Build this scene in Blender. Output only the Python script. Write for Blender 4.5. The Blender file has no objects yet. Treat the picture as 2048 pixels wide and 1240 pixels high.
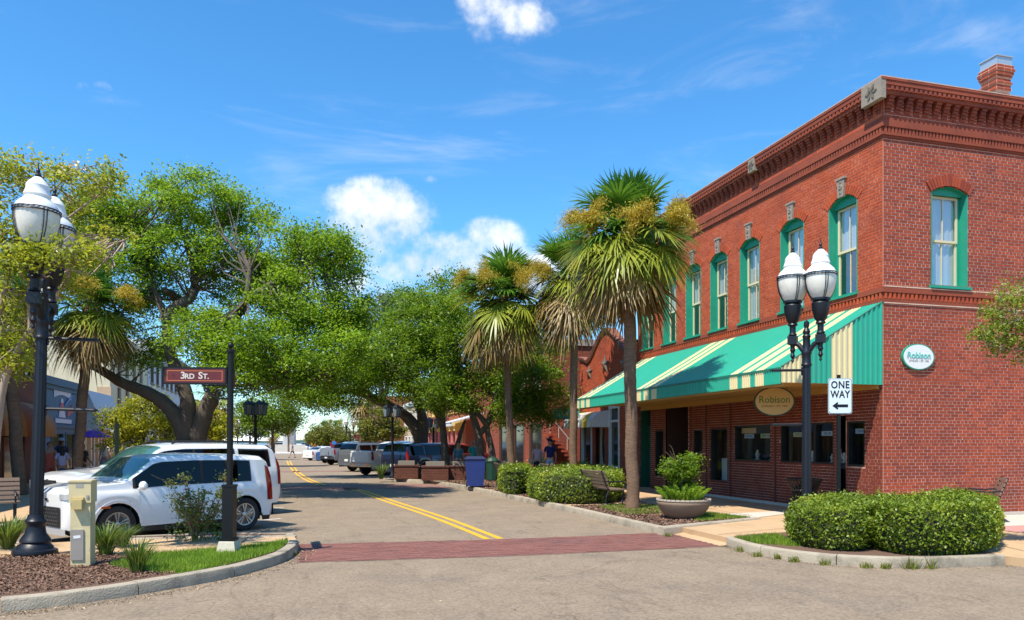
import bpy, bmesh, math, random
import numpy as np
from mathutils import Vector, Matrix, Quaternion
random.seed(7)
RS = np.random.RandomState(7)
R = math.radians
sc = bpy.context.scene
COL = sc.collection

# ------------------------------------------------------------------ camera
YAW = R(15.6); F = 1519.0; CX = 1024.0; HY = 885.0; H = 1.85
cam_d = bpy.data.cameras.new('camera'); cam = bpy.data.objects.new('camera', cam_d); COL.objects.link(cam)
cam.location = (0, 0, H); cam.rotation_euler = (R(90), 0, -YAW)
cam_d.sensor_width = 36; cam_d.lens = 36 * F / 2048
cam_d.shift_y = (HY - 620) / 2048; cam_d.clip_start = 0.1; cam_d.clip_end = 12000
sc.camera = cam

# ------------------------------------------------------------------ light
SUN = Vector((-0.40, -0.30, 0.866)).normalized()
EL = math.asin(SUN.z); AZ = math.atan2(SUN.x, SUN.y)
sun_d = bpy.data.lights.new('sun', 'SUN'); sun = bpy.data.objects.new('sun', sun_d); COL.objects.link(sun)
sun_d.energy = 5.0; sun_d.angle = R(0.53); sun_d.color = (1.0, 0.93, 0.80)
sun.rotation_euler = (-SUN).to_track_quat('-Z', 'Y').to_euler(); sun.location = (0, 0, 60)
sc.view_settings.view_transform = 'Standard'; sc.view_settings.look = 'None'
sc.view_settings.exposure = 0.50; sc.view_settings.gamma = 1.0; sc.view_settings.use_curve_mapping = False
sc.cycles.max_bounces = 8; sc.cycles.transparent_max_bounces = 8
sc.cycles.caustics_reflective = False; sc.cycles.caustics_refractive = False

wd = bpy.data.worlds.new('World'); sc.world = wd; wd.use_nodes = True
def build_world():
    nt = wd.node_tree; N = nt.nodes; L = nt.links; N.clear()
    def nd(t, **k):
        n = N.new(t)
        for a, b in k.items(): setattr(n, a, b)
        return n
    def mth(op, a, b=None, c=None, clamp=False):
        n = nd('ShaderNodeMath', operation=op, use_clamp=clamp)
        for i, q in enumerate((a, b, c)):
            if q is None: continue
            if isinstance(q, (int, float)): n.inputs[i].default_value = q
            else: L.new(q, n.inputs[i])
        return n.outputs[0]
    out = nd('ShaderNodeOutputWorld'); bg = nd('ShaderNodeBackground'); bg.inputs[1].default_value = 0.10
    sky = nd('ShaderNodeTexSky', sky_type='NISHITA'); sky.sun_disc = False
    sky.sun_elevation = EL; sky.sun_rotation = AZ; sky.air_density = 1.0; sky.dust_density = 0.0; sky.ozone_density = 1.8
    hs = nd('ShaderNodeHueSaturation'); hs.inputs['Saturation'].default_value = 1.22; hs.inputs['Value'].default_value = 1.42
    L.new(sky.outputs[0], hs.inputs['Color'])
    tn = nd('ShaderNodeMix', data_type='RGBA', blend_type='MULTIPLY'); tn.inputs[0].default_value = 1; tn.inputs[7].default_value = (.72, 1.12, 1.24, 1); L.new(hs.outputs[0], tn.inputs[6])
    tc = nd('ShaderNodeTexCoord'); sx = nd('ShaderNodeSeparateXYZ'); L.new(tc.outputs['Generated'], sx.inputs[0])
    tm = nd('ShaderNodeMapRange'); tm.inputs[1].default_value = .0; tm.inputs[2].default_value = .28; L.new(sx.outputs[2], tm.inputs[0])
    tx_ = nd('ShaderNodeMix', data_type='RGBA'); tx_.inputs[6].default_value = (.66, .83, 1.02, 1); tx_.inputs[7].default_value = (.72, 1.12, 1.24, 1); L.new(tm.outputs[0], tx_.inputs[0]); L.new(tx_.outputs[2], tn.inputs[7])
    az = mth('ARCTAN2', sx.outputs[0], sx.outputs[1]); el = mth('ARCSINE', sx.outputs[2])
    def noise(scale, det, rough, vec=None, dist=0.0):
        n = nd('ShaderNodeTexNoise'); n.inputs['Scale'].default_value = scale; n.inputs['Detail'].default_value = det
        n.inputs['Roughness'].default_value = rough; n.inputs['Distortion'].default_value = dist
        L.new(vec or tc.outputs['Generated'], n.inputs['Vector']); return n.outputs[0]
    n1 = noise(9, 9, .62); n2 = noise(34, 6, .6); n3 = noise(4.5, 4, .55)
    def ang(u, v):
        a = (u - CX) / F; b = (HY - v) / F
        return YAW + math.atan(a), math.atan(b / math.sqrt(1 + a * a))
    total = None
    # cumulus banks: (u, v, half width px, half height px, strength)
    for (u, v, w, h, s) in [(755, 430, 100, 58, .95), (890, 520, 150, 48, .9), (980, 478, 66, 36, .75), (690, 395, 40, 22, .45),
                            (850, 356, 24, 14, .5), (960, 8, 60, 34, .62), (1045, 38, 62, 26, .6), (1000, 30, 120, 50, .4), (182, 172, 48, 18, .42), (600, 560, 240, 50, .5),
                            (1330, 400, 130, 60, .3), (1720, 60, 210, 55, .30), (60, 20, 120, 60, .22), (1150, 560, 200, 70, .6),
                            (-500, 500, 260, 90, 1.0), (2500, 520, 330, 120, 1.0), (-1400, 300, 500, 160, .9)]:
        A, E = ang(u, v); W = w / F * math.cos(A - YAW) ** 2; Hh = h / F * math.cos(A - YAW)
        dx = mth('DIVIDE', mth('SUBTRACT', az, A), W); dy = mth('DIVIDE', mth('SUBTRACT', el, E), Hh)
        r2 = mth('ADD', mth('MULTIPLY', dx, dx), mth('MULTIPLY', dy, dy))
        m = mth('MULTIPLY', mth('SUBTRACT', 1.0, mth('MULTIPLY', r2, .42), clamp=True), s)
        total = m if total is None else mth('MAXIMUM', total, m)
    nn = mth('ADD', mth('MULTIPLY', n1, .62), mth('MULTIPLY', n2, .38))
    body = mth('ADD', total, mth('MULTIPLY', mth('SUBTRACT', nn, .52), 4.2))
    body = mth('MULTIPLY', body, mth('MULTIPLY', total, 2.2, clamp=True))
    cr = nd('ShaderNodeMapRange', interpolation_type='SMOOTHSTEP'); cr.inputs[1].default_value = .15; cr.inputs[2].default_value = 1.25; cr.inputs[4].default_value = .96
    L.new(body, cr.inputs[0])
    # thin high streaks everywhere
    mp = nd('ShaderNodeMapping'); mp.inputs['Scale'].default_value = (1.2, 2.6, 6.0); mp.inputs['Rotation'].default_value = (.3, .25, .4)
    L.new(tc.outputs['Generated'], mp.inputs[0])
    st = noise(2.6, 8, .6, mp.outputs[0], .6)
    sr = nd('ShaderNodeMapRange', interpolation_type='SMOOTHSTEP'); sr.inputs[1].default_value = .5; sr.inputs[2].default_value = .85; sr.inputs[4].default_value = .34
    L.new(st, sr.inputs[0])
    cov = mth('MAXIMUM', cr.outputs[0], sr.outputs[0], clamp=True)
    shade = nd('ShaderNodeMapRange'); shade.inputs[1].default_value = .3; shade.inputs[2].default_value = .68; shade.inputs[3].default_value = 6.2; shade.inputs[4].default_value = 9.2
    L.new(n3, shade.inputs[0])
    cc = nd('ShaderNodeCombineXYZ')
    L.new(mth('MULTIPLY', shade.outputs[0], .965), cc.inputs[0]); L.new(mth('MULTIPLY', shade.outputs[0], .985), cc.inputs[1]); L.new(mth('MULTIPLY', shade.outputs[0], 1.02), cc.inputs[2])
    mx = nd('ShaderNodeMix', data_type='RGBA'); L.new(cov, mx.inputs[0]); L.new(tn.outputs[2], mx.inputs[6]); L.new(cc.outputs[0], mx.inputs[7])
    L.new(mx.outputs[2], bg.inputs[0]); L.new(bg.outputs[0], out.inputs[0])
build_world()

# ------------------------------------------------------------------ photo pixel -> place
FW = (math.sin(YAW), math.cos(YAW)); RT = (math.cos(YAW), -math.sin(YAW))
def ray(u, v):
    a = (u - CX) / F; b = (HY - v) / F
    return (FW[0] + RT[0] * a, FW[1] + RT[1] * a, b)
def g(u, v, z=0.0):
    r = ray(u, v); t = (z - H) / r[2]; return Vector((r[0] * t, r[1] * t, z))
def onx(u, v, X):
    r = ray(u, v); t = X / r[0]; return Vector((X, r[1] * t, H + r[2] * t))
def ony(u, v, Y):
    r = ray(u, v); t = Y / r[1]; return Vector((r[0] * t, Y, H + r[2] * t))
def dp(u, v, D):
    r = ray(u, v); return Vector((r[0] * D, r[1] * D, H + r[2] * D))

# ------------------------------------------------------------------ tags
def tag(o, label=None, cat=None, group=None, kind=None):
    if label: o['label'] = label
    if cat: o['category'] = cat
    if group: o['group'] = group
    if kind: o['kind'] = kind
    return o
def T(name, label, cat, loc=(0, 0, 0), rz=0.0, group=None, kind=None):
    o = bpy.data.objects.new(name, None); COL.objects.link(o)
    o.location = loc; o.rotation_euler = (0, 0, rz); o.empty_display_size = .2
    return tag(o, label, cat, group, kind)
def copy_tree(o, parent=None):
    c = o.copy(); COL.objects.link(c); c.parent = parent
    for ch in list(o.children): copy_tree(ch, c)
    return c

# ------------------------------------------------------------------ materials
MATS = {}
def mat(name, col=(.5, .5, .5), rough=.6, col2=None, nscale=6.0, namt=.5, metal=0.0, bump=0.0, bscale=40.0, island=0.0,
        spec=.5, coat=0.0, detail=5.0, stain=None, sscale=1.0, stretch=None, emit=None, trans=0.0):
    """Principled surface; col..col2 blended by noise, per-piece tint by island, stains as patches of another colour"""
    if name in MATS: return MATS[name]
    m = bpy.data.materials.new(name); m.use_nodes = True; nt = m.node_tree; N = nt.nodes; L = nt.links
    p = N['Principled BSDF']; p.inputs['Roughness'].default_value = rough; p.inputs['Metallic'].default_value = metal
    p.inputs['Specular IOR Level'].default_value = spec; p.inputs['Coat Weight'].default_value = coat
    p.inputs['Base Color'].default_value = (*col, 1)
    tc = N.new('ShaderNodeTexCoord'); vec = tc.outputs['Object']
    if stretch:
        mp = N.new('ShaderNodeMapping'); mp.inputs['Scale'].default_value = stretch; L.new(vec, mp.inputs[0]); vec = mp.outputs[0]
    cur = None
    if col2:
        n = N.new('ShaderNodeTexNoise'); n.inputs['Scale'].default_value = nscale; n.inputs['Detail'].default_value = detail; n.inputs['Roughness'].default_value = .65
        L.new(vec, n.inputs['Vector'])
        mr = N.new('ShaderNodeMapRange'); mr.inputs[1].default_value = .5 - namt * .5; mr.inputs[2].default_value = .5 + namt * .5; L.new(n.outputs[0], mr.inputs[0])
        mx = N.new('ShaderNodeMix'); mx.data_type = 'RGBA'; mx.inputs[6].default_value = (*col, 1); mx.inputs[7].default_value = (*col2, 1)
        fac = mr.outputs[0]
        if island > 0:
            gi = N.new('ShaderNodeNewGeometry'); oi = N.new('ShaderNodeObjectInfo')
            ad = N.new('ShaderNodeMath'); ad.operation = 'ADD'; L.new(gi.outputs['Random Per Island'], ad.inputs[0]); L.new(oi.outputs['Random'], ad.inputs[1])
            fr = N.new('ShaderNodeMath'); fr.operation = 'FRACT'; L.new(ad.outputs[0], fr.inputs[0])
            mm = N.new('ShaderNodeMix'); mm.data_type = 'FLOAT'; mm.inputs[0].default_value = island
            L.new(mr.outputs[0], mm.inputs[2]); L.new(fr.outputs[0], mm.inputs[3]); fac = mm.outputs[0]
        L.new(fac, mx.inputs[0]); cur = mx.outputs[2]
    if stain:
        n = N.new('ShaderNodeTexNoise'); n.inputs['Scale'].default_value = sscale; n.inputs['Detail'].default_value = 7; n.inputs['Roughness'].default_value = .7
        L.new(tc.outputs['Object'], n.inputs['Vector'])
        mr = N.new('ShaderNodeMapRange'); mr.inputs[1].default_value = .5; mr.inputs[2].default_value = .72; mr.inputs[4].default_value = .75; L.new(n.outputs[0], mr.inputs[0])
        mx = N.new('ShaderNodeMix'); mx.data_type = 'RGBA'; mx.inputs[7].default_value = (*stain, 1); L.new(mr.outputs[0], mx.inputs[0])
        if cur: L.new(cur, mx.inputs[6])
        else: mx.inputs[6].default_value = (*col, 1)
        cur = mx.outputs[2]
    if cur: L.new(cur, p.inputs['Base Color'])
    if bump > 0:
        n = N.new('ShaderNodeTexNoise'); n.inputs['Scale'].default_value = bscale; n.inputs['Detail'].default_value = 6; L.new(vec, n.inputs['Vector'])
        b = N.new('ShaderNodeBump'); b.inputs['Strength'].default_value = bump; b.inputs['Distance'].default_value = .02; L.new(n.outputs[0], b.inputs['Height']); L.new(b.outputs[0], p.inputs['Normal'])
    if emit:
        p.inputs['Emission Color'].default_value = (*emit[0], 1); p.inputs['Emission Strength'].default_value = emit[1]
    if trans: p.inputs['Transmission Weight'].default_value = trans
    MATS[name] = m; return m
def leafmat(name, dark, light, third=None, trans=.35, rough=.45):
    if name in MATS: return MATS[name]
    m = bpy.data.materials.new(name); m.use_nodes = True; nt = m.node_tree; N = nt.nodes; L = nt.links
    p = N['Principled BSDF']; p.inputs['Roughness'].default_value = rough; p.inputs['Specular IOR Level'].default_value = .4
    gi = N.new('ShaderNodeNewGeometry'); rp = N.new('ShaderNodeValToRGB'); e = rp.color_ramp.elements
    e[0].color = (*dark, 1); e[1].color = (*light, 1)
    if third: q = rp.color_ramp.elements.new(.94); q.color = (*light, 1); e = rp.color_ramp.elements; e[-1].color = (*third, 1); e[1].position = .9
    tc = N.new('ShaderNodeTexCoord'); n = N.new('ShaderNodeTexNoise'); n.inputs['Scale'].default_value = .9; n.inputs['Detail'].default_value = 3; L.new(tc.outputs['Object'], n.inputs['Vector'])
    a = N.new('ShaderNodeMath'); a.operation = 'MULTIPLY_ADD'; a.inputs[1].default_value = .55; L.new(gi.outputs['Random Per Island'], a.inputs[0])
    b = N.new('ShaderNodeMath'); b.operation = 'MULTIPLY_ADD'; b.inputs[1].default_value = 1.5; b.inputs[2].default_value = -.52; L.new(n.outputs[0], b.inputs[0]); L.new(b.outputs[0], a.inputs[2])
    L.new(a.outputs[0], rp.inputs[0]); L.new(rp.outputs[0], p.inputs['Base Color'])
    t = N.new('ShaderNodeBsdfTranslucent'); hs = N.new('ShaderNodeHueSaturation'); hs.inputs['Value'].default_value = 1.7; hs.inputs['Hue'].default_value = .487
    L.new(rp.outputs[0], hs.inputs['Color']); L.new(hs.outputs[0], t.inputs['Color'])
    mx = N.new('ShaderNodeMixShader'); mx.inputs[0].default_value = trans; L.new(p.outputs[0], mx.inputs[1]); L.new(t.outputs[0], mx.inputs[2])
    L.new(mx.outputs[0], N['Material Output'].inputs['Surface']); MATS[name] = m; return m
def glassmat(name, tint=(.8, .9, .95), refl=.12, rough=.02):
    if name in MATS: return MATS[name]
    m = bpy.data.materials.new(name); m.use_nodes = True; nt = m.node_tree; N = nt.nodes; L = nt.links; N.remove(N['Principled BSDF'])
    tr = N.new('ShaderNodeBsdfTransparent'); tr.inputs[0].default_value = (*tint, 1)
    gl = N.new('ShaderNodeBsdfGlossy'); gl.inputs['Roughness'].default_value = rough
    lw = N.new('ShaderNodeLayerWeight'); lw.inputs[0].default_value = .5; pw = N.new('ShaderNodeMath'); pw.operation = 'POWER'; pw.inputs[1].default_value = 4.0; L.new(lw.outputs['Facing'], pw.inputs[0])
    ad = N.new('ShaderNodeMath'); ad.operation = 'ADD'; ad.use_clamp = True; ad.inputs[1].default_value = refl + .04; L.new(pw.outputs[0], ad.inputs[0])
    mx = N.new('ShaderNodeMixShader'); L.new(ad.outputs[0], mx.inputs[0]); L.new(tr.outputs[0], mx.inputs[1]); L.new(gl.outputs[0], mx.inputs[2])
    L.new(mx.outputs[0], N['Material Output'].inputs['Surface']); MATS[name] = m; return m

# ------------------------------------------------------------------ mesh builder
class MB:
    def __init__(s): s.v = []; s.f = []; s.mi = []; s.cur = 0
    def add(s, vs, fs):
        o = len(s.v); s.v.extend(tuple(q) for q in vs)
        for f in fs: s.f.append(tuple(i + o for i in f)); s.mi.append(s.cur)
        return s
    def box(s, c, d, rz=0.0, M=None):
        x, y, z = d[0] / 2, d[1] / 2, d[2] / 2
        P = [Vector((a * x, b * y, e * z)) for e in (-1, 1) for (a, b) in ((-1, -1), (1, -1), (1, 1), (-1, 1))]
        if M is None: M = Matrix.Rotation(rz, 3, 'Z')
        c = Vector(c)
        return s.add([c + M @ p for p in P], [(3, 2, 1, 0), (4, 5, 6, 7), (0, 1, 5, 4), (1, 2, 6, 5), (2, 3, 7, 6), (3, 0, 4, 7)])
    def bb(s, a, b):
        a = Vector(a); b = Vector(b); return s.box((a + b) / 2, [abs(q) for q in (b - a)])
    def poly(s, pts): return s.add(pts, [tuple(range(len(pts)))])
    def prism(s, pts, off):
        n = len(pts); off = Vector(off); P = [Vector(p) for p in pts]
        return s.add(P + [p + off for p in P], [tuple(range(n))[::-1], tuple(range(n, 2 * n))] + [(i, (i + 1) % n, n + (i + 1) % n, n + i) for i in range(n)])
    def tube(s, pts, rad, n=8, cap=True):
        P = [Vector(p) for p in pts]; m = len(P)
        if not hasattr(rad, '__len__'): rad = [rad] * m
        vs = []; up = None
        for i, p in enumerate(P):
            t = (P[min(i + 1, m - 1)] - P[max(i - 1, 0)])
            t = t.normalized() if t.length > 1e-9 else Vector((0, 0, 1))
            if up is None: up = t.orthogonal().normalized()
            up = (up - t * up.dot(t)); up = up.normalized() if up.length > 1e-6 else t.orthogonal().normalized()
            w = t.cross(up)
            for k in range(n):
                a = 2 * math.pi * k / n; vs.append(p + (up * math.cos(a) + w * math.sin(a)) * rad[i])
        fs = [(i * n + k, i * n + (k + 1) % n, (i + 1) * n + (k + 1) % n, (i + 1) * n + k) for i in range(m - 1) for k in range(n)]
        if cap: fs += [tuple(range(n))[::-1], tuple((m - 1) * n + k for k in range(n))]
        return s.add(vs, fs)
    def lathe(s, prof, n=20, c=(0, 0, 0), M=None, flute=0.0):
        c = Vector(c); vs = []
        for (r, z) in prof:
            for k in range(n):
                a = 2 * math.pi * k / n; rr = r * (1 - flute * (k % 2))
                p = Vector((rr * math.cos(a), rr * math.sin(a), z)); vs.append(c + (M @ p if M else p))
        m = len(prof)
        fs = [(i * n + k, i * n + (k + 1) % n, (i + 1) * n + (k + 1) % n, (i + 1) * n + k) for i in range(m - 1) for k in range(n)]
        fs += [tuple(range(n))[::-1], tuple((m - 1) * n + k for k in range(n))]
        return s.add(vs, fs)
    def grid(s, rows):
        n = len(rows[0]); vs = [p for r in rows for p in r]
        return s.add(vs, [(i * n + k, i * n + k + 1, (i + 1) * n + k + 1, (i + 1) * n + k) for i in range(len(rows) - 1) for k in range(n - 1)])
    def build(s, name, mats, parent=None, smooth=None, world=True, kind=None, origin=None):
        me = bpy.data.meshes.new(name)
        org = Vector((0, 0, 0))
        if world and parent is not None:
            q = parent
            while q is not None: org += Vector(q.location); q = q.parent
        if origin is not None: org = Vector(origin)
        me.from_pydata([(a - org.x, b - org.y, c - org.z) for (a, b, c) in s.v] if org.length else s.v, [], s.f)
        if not isinstance(mats, (list, tuple)): mats = [mats]
        for m in mats: me.materials.append(m)
        if len(mats) > 1: me.polygons.foreach_set('material_index', s.mi)
        if smooth is not None:
            me.polygons.foreach_set('use_smooth', [True] * len(me.polygons)); me.set_sharp_from_angle(angle=R(smooth))
        me.update()
        o = bpy.data.objects.new(name, me); COL.objects.link(o)
        if parent is not None: o.parent = parent
        elif origin is not None: o.location = org
        if kind: o['kind'] = kind
        return o
def inst(name, me, parent, loc=(0, 0, 0), rot=(0, 0, 0), scale=(1, 1, 1)):
    o = bpy.data.objects.new(name, me); COL.objects.link(o); o.parent = parent; o.location = loc; o.rotation_euler = rot; o.scale = scale; return o
def fastmesh(name, V, Q, m, parent=None, kind=None, origin=None, k=4):
    V = np.asarray(V, np.float32); Q = np.asarray(Q, np.int32)
    org = Vector((0, 0, 0))
    if parent is not None:
        q = parent
        while q is not None: org += Vector(q.location); q = q.parent
    if origin is not None: org = Vector(origin)
    V = V - np.array(org, np.float32)
    me = bpy.data.meshes.new(name); n = len(Q)
    me.vertices.add(len(V)); me.vertices.foreach_set('co', V.ravel())
    me.loops.add(n * k); me.loops.foreach_set('vertex_index', Q.ravel())
    me.polygons.add(n); me.polygons.foreach_set('loop_start', np.arange(0, n * k, k, dtype=np.int32))
    for q in (m if isinstance(m, (list, tuple)) else [m]): me.materials.append(q)
    me.update(calc_edges=True)
    o = bpy.data.objects.new(name, me); COL.objects.link(o)
    if parent is not None: o.parent = parent
    elif origin is not None: o.location = org
    if kind: o['kind'] = kind
    return o
def unit(a): return a / np.maximum(np.linalg.norm(a, axis=1, keepdims=True), 1e-9)
def leaf_quads(P, L, W, upbias=.6, axis=None, rs=RS):
    """one bent diamond leaf at each point"""
    n = len(P); nrm = rs.normal(size=(n, 3)); nrm[:, 2] = np.abs(nrm[:, 2]) + upbias; nrm = unit(nrm)
    a = rs.normal(size=(n, 3)) if axis is None else axis + rs.normal(size=(n, 3)) * .5
    a = unit(a - nrm * (a * nrm).sum(1, keepdims=True)); b = np.cross(nrm, a)
    L = np.asarray(L).reshape(-1, 1); W = np.asarray(W).reshape(-1, 1)
    V = np.empty((n, 4, 3)); dz = nrm * L * .12
    V[:, 0] = P - a * L * .5 - dz; V[:, 1] = P + b * W * .5 + dz * .4; V[:, 2] = P + a * L * .5 - dz; V[:, 3] = P - b * W * .5 + dz * .4
    return V.reshape(-1, 3), np.arange(n * 4).reshape(n, 4)
def text_mesh(txt, size, name, m, parent, loc, rot, extrude=.004, align='CENTER', spacing=1.0, sx=1.0, offset=0.0):
    cu = bpy.data.curves.new('t', 'FONT'); cu.body = txt; cu.size = size; cu.extrude = extrude; cu.align_x = align; cu.align_y = 'CENTER'; cu.space_character = spacing; cu.offset = offset
    cu.resolution_u = 3
    ob = bpy.data.objects.new('t', cu); COL.objects.link(ob); dg = bpy.context.evaluated_depsgraph_get()
    me = bpy.data.meshes.new_from_object(ob.evaluated_get(dg)); bpy.data.objects.remove(ob); bpy.data.curves.remove(cu)
    me.materials.clear(); me.materials.append(m); me.name = name
    return inst(name, me, parent, loc, rot, (sx, 1, 1))
def inpoly(x, y, poly):
    c = False; n = len(poly); j = n - 1
    for i in range(n):
        xi, yi = poly[i][0], poly[i][1]; xj, yj = poly[j][0], poly[j][1]
        if (yi > y) != (yj > y) and x < (xj - xi) * (y - yi) / (yj - yi) + xi: c = not c
        j = i
    return c
def scatter(poly, n, rs=RS):
    xs = [p[0] for p in poly]; ys = [p[1] for p in poly]; out = []
    while len(out) < n:
        x = rs.uniform(min(xs), max(xs)); y = rs.uniform(min(ys), max(ys))
        if inpoly(x, y, poly): out.append((x, y))
    return np.array(out)
# ================================================================== the ground
BX, BY, SW = 12.65, 14.23, 0.15
M_asph = mat('asphalt', (.23, .172, .115), .9, (.295, .226, .155), 1.3, .5, bump=.55, bscale=160, stain=(.17, .135, .105), sscale=.55)
def asphalt_grain():
    nt = M_asph.node_tree; N = nt.nodes; L = nt.links; p = N['Principled BSDF']
    src = p.inputs['Base Color'].links[0].from_socket
    tc = N.new('ShaderNodeTexCoord'); v = N.new('ShaderNodeTexVoronoi'); v.inputs['Scale'].default_value = 34; L.new(tc.outputs['Object'], v.inputs['Vector'])
    mr = N.new('ShaderNodeMapRange'); mr.inputs[1].default_value = 0; mr.inputs[2].default_value = 1; mr.inputs[3].default_value = .74; mr.inputs[4].default_value = 1.3
    L.new(v.outputs['Color'], mr.inputs[0])
    mx = N.new('ShaderNodeMix'); mx.data_type = 'RGBA'; mx.blend_type = 'MULTIPLY'; mx.inputs[0].default_value = 1
    L.new(src, mx.inputs[6]); L.new(mr.outputs[0], mx.inputs[7])
    w = N.new('ShaderNodeTexNoise'); w.inputs['Scale'].default_value = 1.1; w.inputs['Detail'].default_value = 9; w.inputs['Roughness'].default_value = .72; w.inputs['Distortion'].default_value = 1.4
    mp = N.new('ShaderNodeMapping'); mp.inputs['Scale'].default_value = (2.2, .35, 1); L.new(tc.outputs['Object'], mp.inputs[0]); L.new(mp.outputs[0], w.inputs['Vector'])
    r2 = N.new('ShaderNodeMapRange'); r2.inputs[1].default_value = .56; r2.inputs[2].default_value = .75; r2.inputs[3].default_value = 1.0; r2.inputs[4].default_value = .62; L.new(w.outputs[0], r2.inputs[0])
    m2 = N.new('ShaderNodeMix'); m2.data_type = 'RGBA'; m2.blend_type = 'MULTIPLY'; m2.inputs[0].default_value = 1; L.new(mx.outputs[2], m2.inputs[6]); L.new(r2.outputs[0], m2.inputs[7])
    # fine cracks and darker wheel paths
    ns = N.new('ShaderNodeTexNoise'); ns.inputs['Scale'].default_value = 1.6; ns.inputs['Detail'].default_value = 6; L.new(tc.outputs['Object'], ns.inputs['Vector'])
    va = N.new('ShaderNodeVectorMath'); va.operation = 'MULTIPLY_ADD'; va.inputs[1].default_value = (1.6, 1.6, 0); L.new(ns.outputs['Color'], va.inputs[0]); L.new(tc.outputs['Object'], va.inputs[2])
    vc = N.new('ShaderNodeTexVoronoi'); vc.feature = 'DISTANCE_TO_EDGE'; vc.inputs['Scale'].default_value = .22; L.new(va.outputs[0], vc.inputs['Vector'])
    r3 = N.new('ShaderNodeMapRange'); r3.inputs[1].default_value = .0; r3.inputs[2].default_value = .006; r3.inputs[3].default_value = .74; r3.inputs[4].default_value = 1; L.new(vc.outputs['Distance'], r3.inputs[0])
    m3 = N.new('ShaderNodeMix'); m3.data_type = 'RGBA'; m3.blend_type = 'MULTIPLY'; m3.inputs[0].default_value = 1; L.new(m2.outputs[2], m3.inputs[6]); L.new(r3.outputs[0], m3.inputs[7])
    L.new(m3.outputs[2], p.inputs['Base Color'])
asphalt_grain()
M_conc = mat('kerb_concrete', (.30, .25, .18), .9, (.44, .38, .29), 3.5, .7, bump=.6, bscale=45, stain=(.085, .073, .055), sscale=1.7)
M_aggr = mat('exposed_aggregate', (.44, .28, .145), .9, (.60, .42, .25), 55, .9, bump=.4, bscale=120, stain=(.36, .22, .11), sscale=.9)
M_walk = mat('concrete_walk', (.50, .45, .38), .9, (.58, .53, .46), 2.5, .6, bump=.2, bscale=80)
M_mulch = mat('mulch_soil', (.10, .055, .035), .95, (.20, .115, .075), 30, .8, bump=.9, bscale=70)
M_turf = mat('turf_soil', (.10, .16, .025), .95, (.15, .22, .035), 9, .8, bump=.6, bscale=90)
M_paver = mat('brick_paver', (.16, .058, .044), .85, (.25, .105, .082), 14, .6, bump=.3, bscale=90, island=.7, stain=(.10, .065, .065), sscale=.8)
M_pavejoint = mat('paver_joint', (.17, .09, .075), .95, (.23, .13, .1), 20, .6)
M_yel = mat('yellow_paint', (.78, .42, .01), .7, (.70, .36, .02), 14, .7, stain=(.45, .28, .08), sscale=5)
M_whi = mat('white_paint', (.72, .70, .66), .7, (.6, .58, .54), 10, .7, stain=(.4, .35, .3), sscale=4)
def sheet(name, pts, z, m, kind='structure', parent=None, thick=0.0):
    b = MB(); P = [(p[0], p[1], z if len(p) < 3 else p[2]) for p in pts]
    if thick: b.prism([(q[0], q[1], q[2] - thick) for q in P], (0, 0, thick))
    else: b.poly(P)
    bm_o = b.build(name, m, parent); bm_o['kind'] = kind; return bm_o
sheet('ground', [(-3000, -3000), (3000, -3000), (3000, 205), (-3000, 205)], 0, M_asph)
# water and far shore
M_water = mat('river_water', (.05, .14, .26), .25, (.07, .18, .30), .05, .6, bump=.5, bscale=.6)
sheet('water', [(-6000, 205), (6000, 205), (6000, 7000), (-6000, 7000)], -1.2, M_water)
b = MB(); rs = np.random.RandomState(3); row0 = []; row1 = []; row2 = []
for i in range(161):
    x = -3200 + i * 40; h = 5 + 9 * rs.rand() + 6 * math.sin(i * .17); y = 3100 + 80 * math.sin(i * .21)
    row0.append((x, y, -1.3)); row1.append((x, y + 60, h)); row2.append((x, y + 500, h * .6))
b.grid([row0, row1, row2]).build('hills', mat('far_woods', (.03, .06, .05), .95, (.05, .09, .07), .02, .6))['kind'] = 'structure'

# crosswalk of brick pavers
CW = [(-.05, 12.12), (3.4, 11.88), (7.3, 12.0), (7.28, 14.12), (3.6, 14.02), (-.08, 14.32)]
cw = T('crosswalk', None, None, (0, 0, 0), kind='structure')
sheet('paver_bed', CW, .004, M_pavejoint, 'structure', cw)
pv = MB(); pv.prism([(-.098, -.047, 0), (.098, -.047, 0), (.098, .047, 0), (-.098, .047, 0)], (0, 0, .006)); pv_o = pv.build('paver', M_paver, cw); pv_me = pv_o.data
pv_o.location = (3.5, 12.2, .005); cnt = 0; rest = MB()
for j in range(24):
    y = 11.93 + j * .1
    for i in range(38):
        x = -.02 + i * .204 + (.1 if j % 2 else 0)
        if not all(inpoly(x + a, y + c, CW) for a in (-.09, .09) for c in (-.05, .05)): continue
        rz = random.uniform(-.015, .015); z = .005 + random.uniform(-.002, .003)
        if cnt < 299: inst('paver', pv_me, cw, (x, y, z), (0, 0, rz)); cnt += 1
        else: rest.box((x, y, z + .003), (.196, .094, .006), rz)
rest.build('paver_field', M_paver, cw, kind='stuff')
# second crosswalk farther down the street
sheet('crosswalk_far', [(-.7, 30.6), (6.0, 30.2), (5.9, 33.6), (-.9, 34.0)], .004, mat('far_pavers', (.20, .10, .08), .9, (.28, .15, .12), 6, .8))
sheet('crosswalk_far', [(-1.5, 49.2), (4.4, 49.2), (4.4, 51.0), (-1.5, 51.0)], .004, MATS['far_pavers'])

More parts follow.
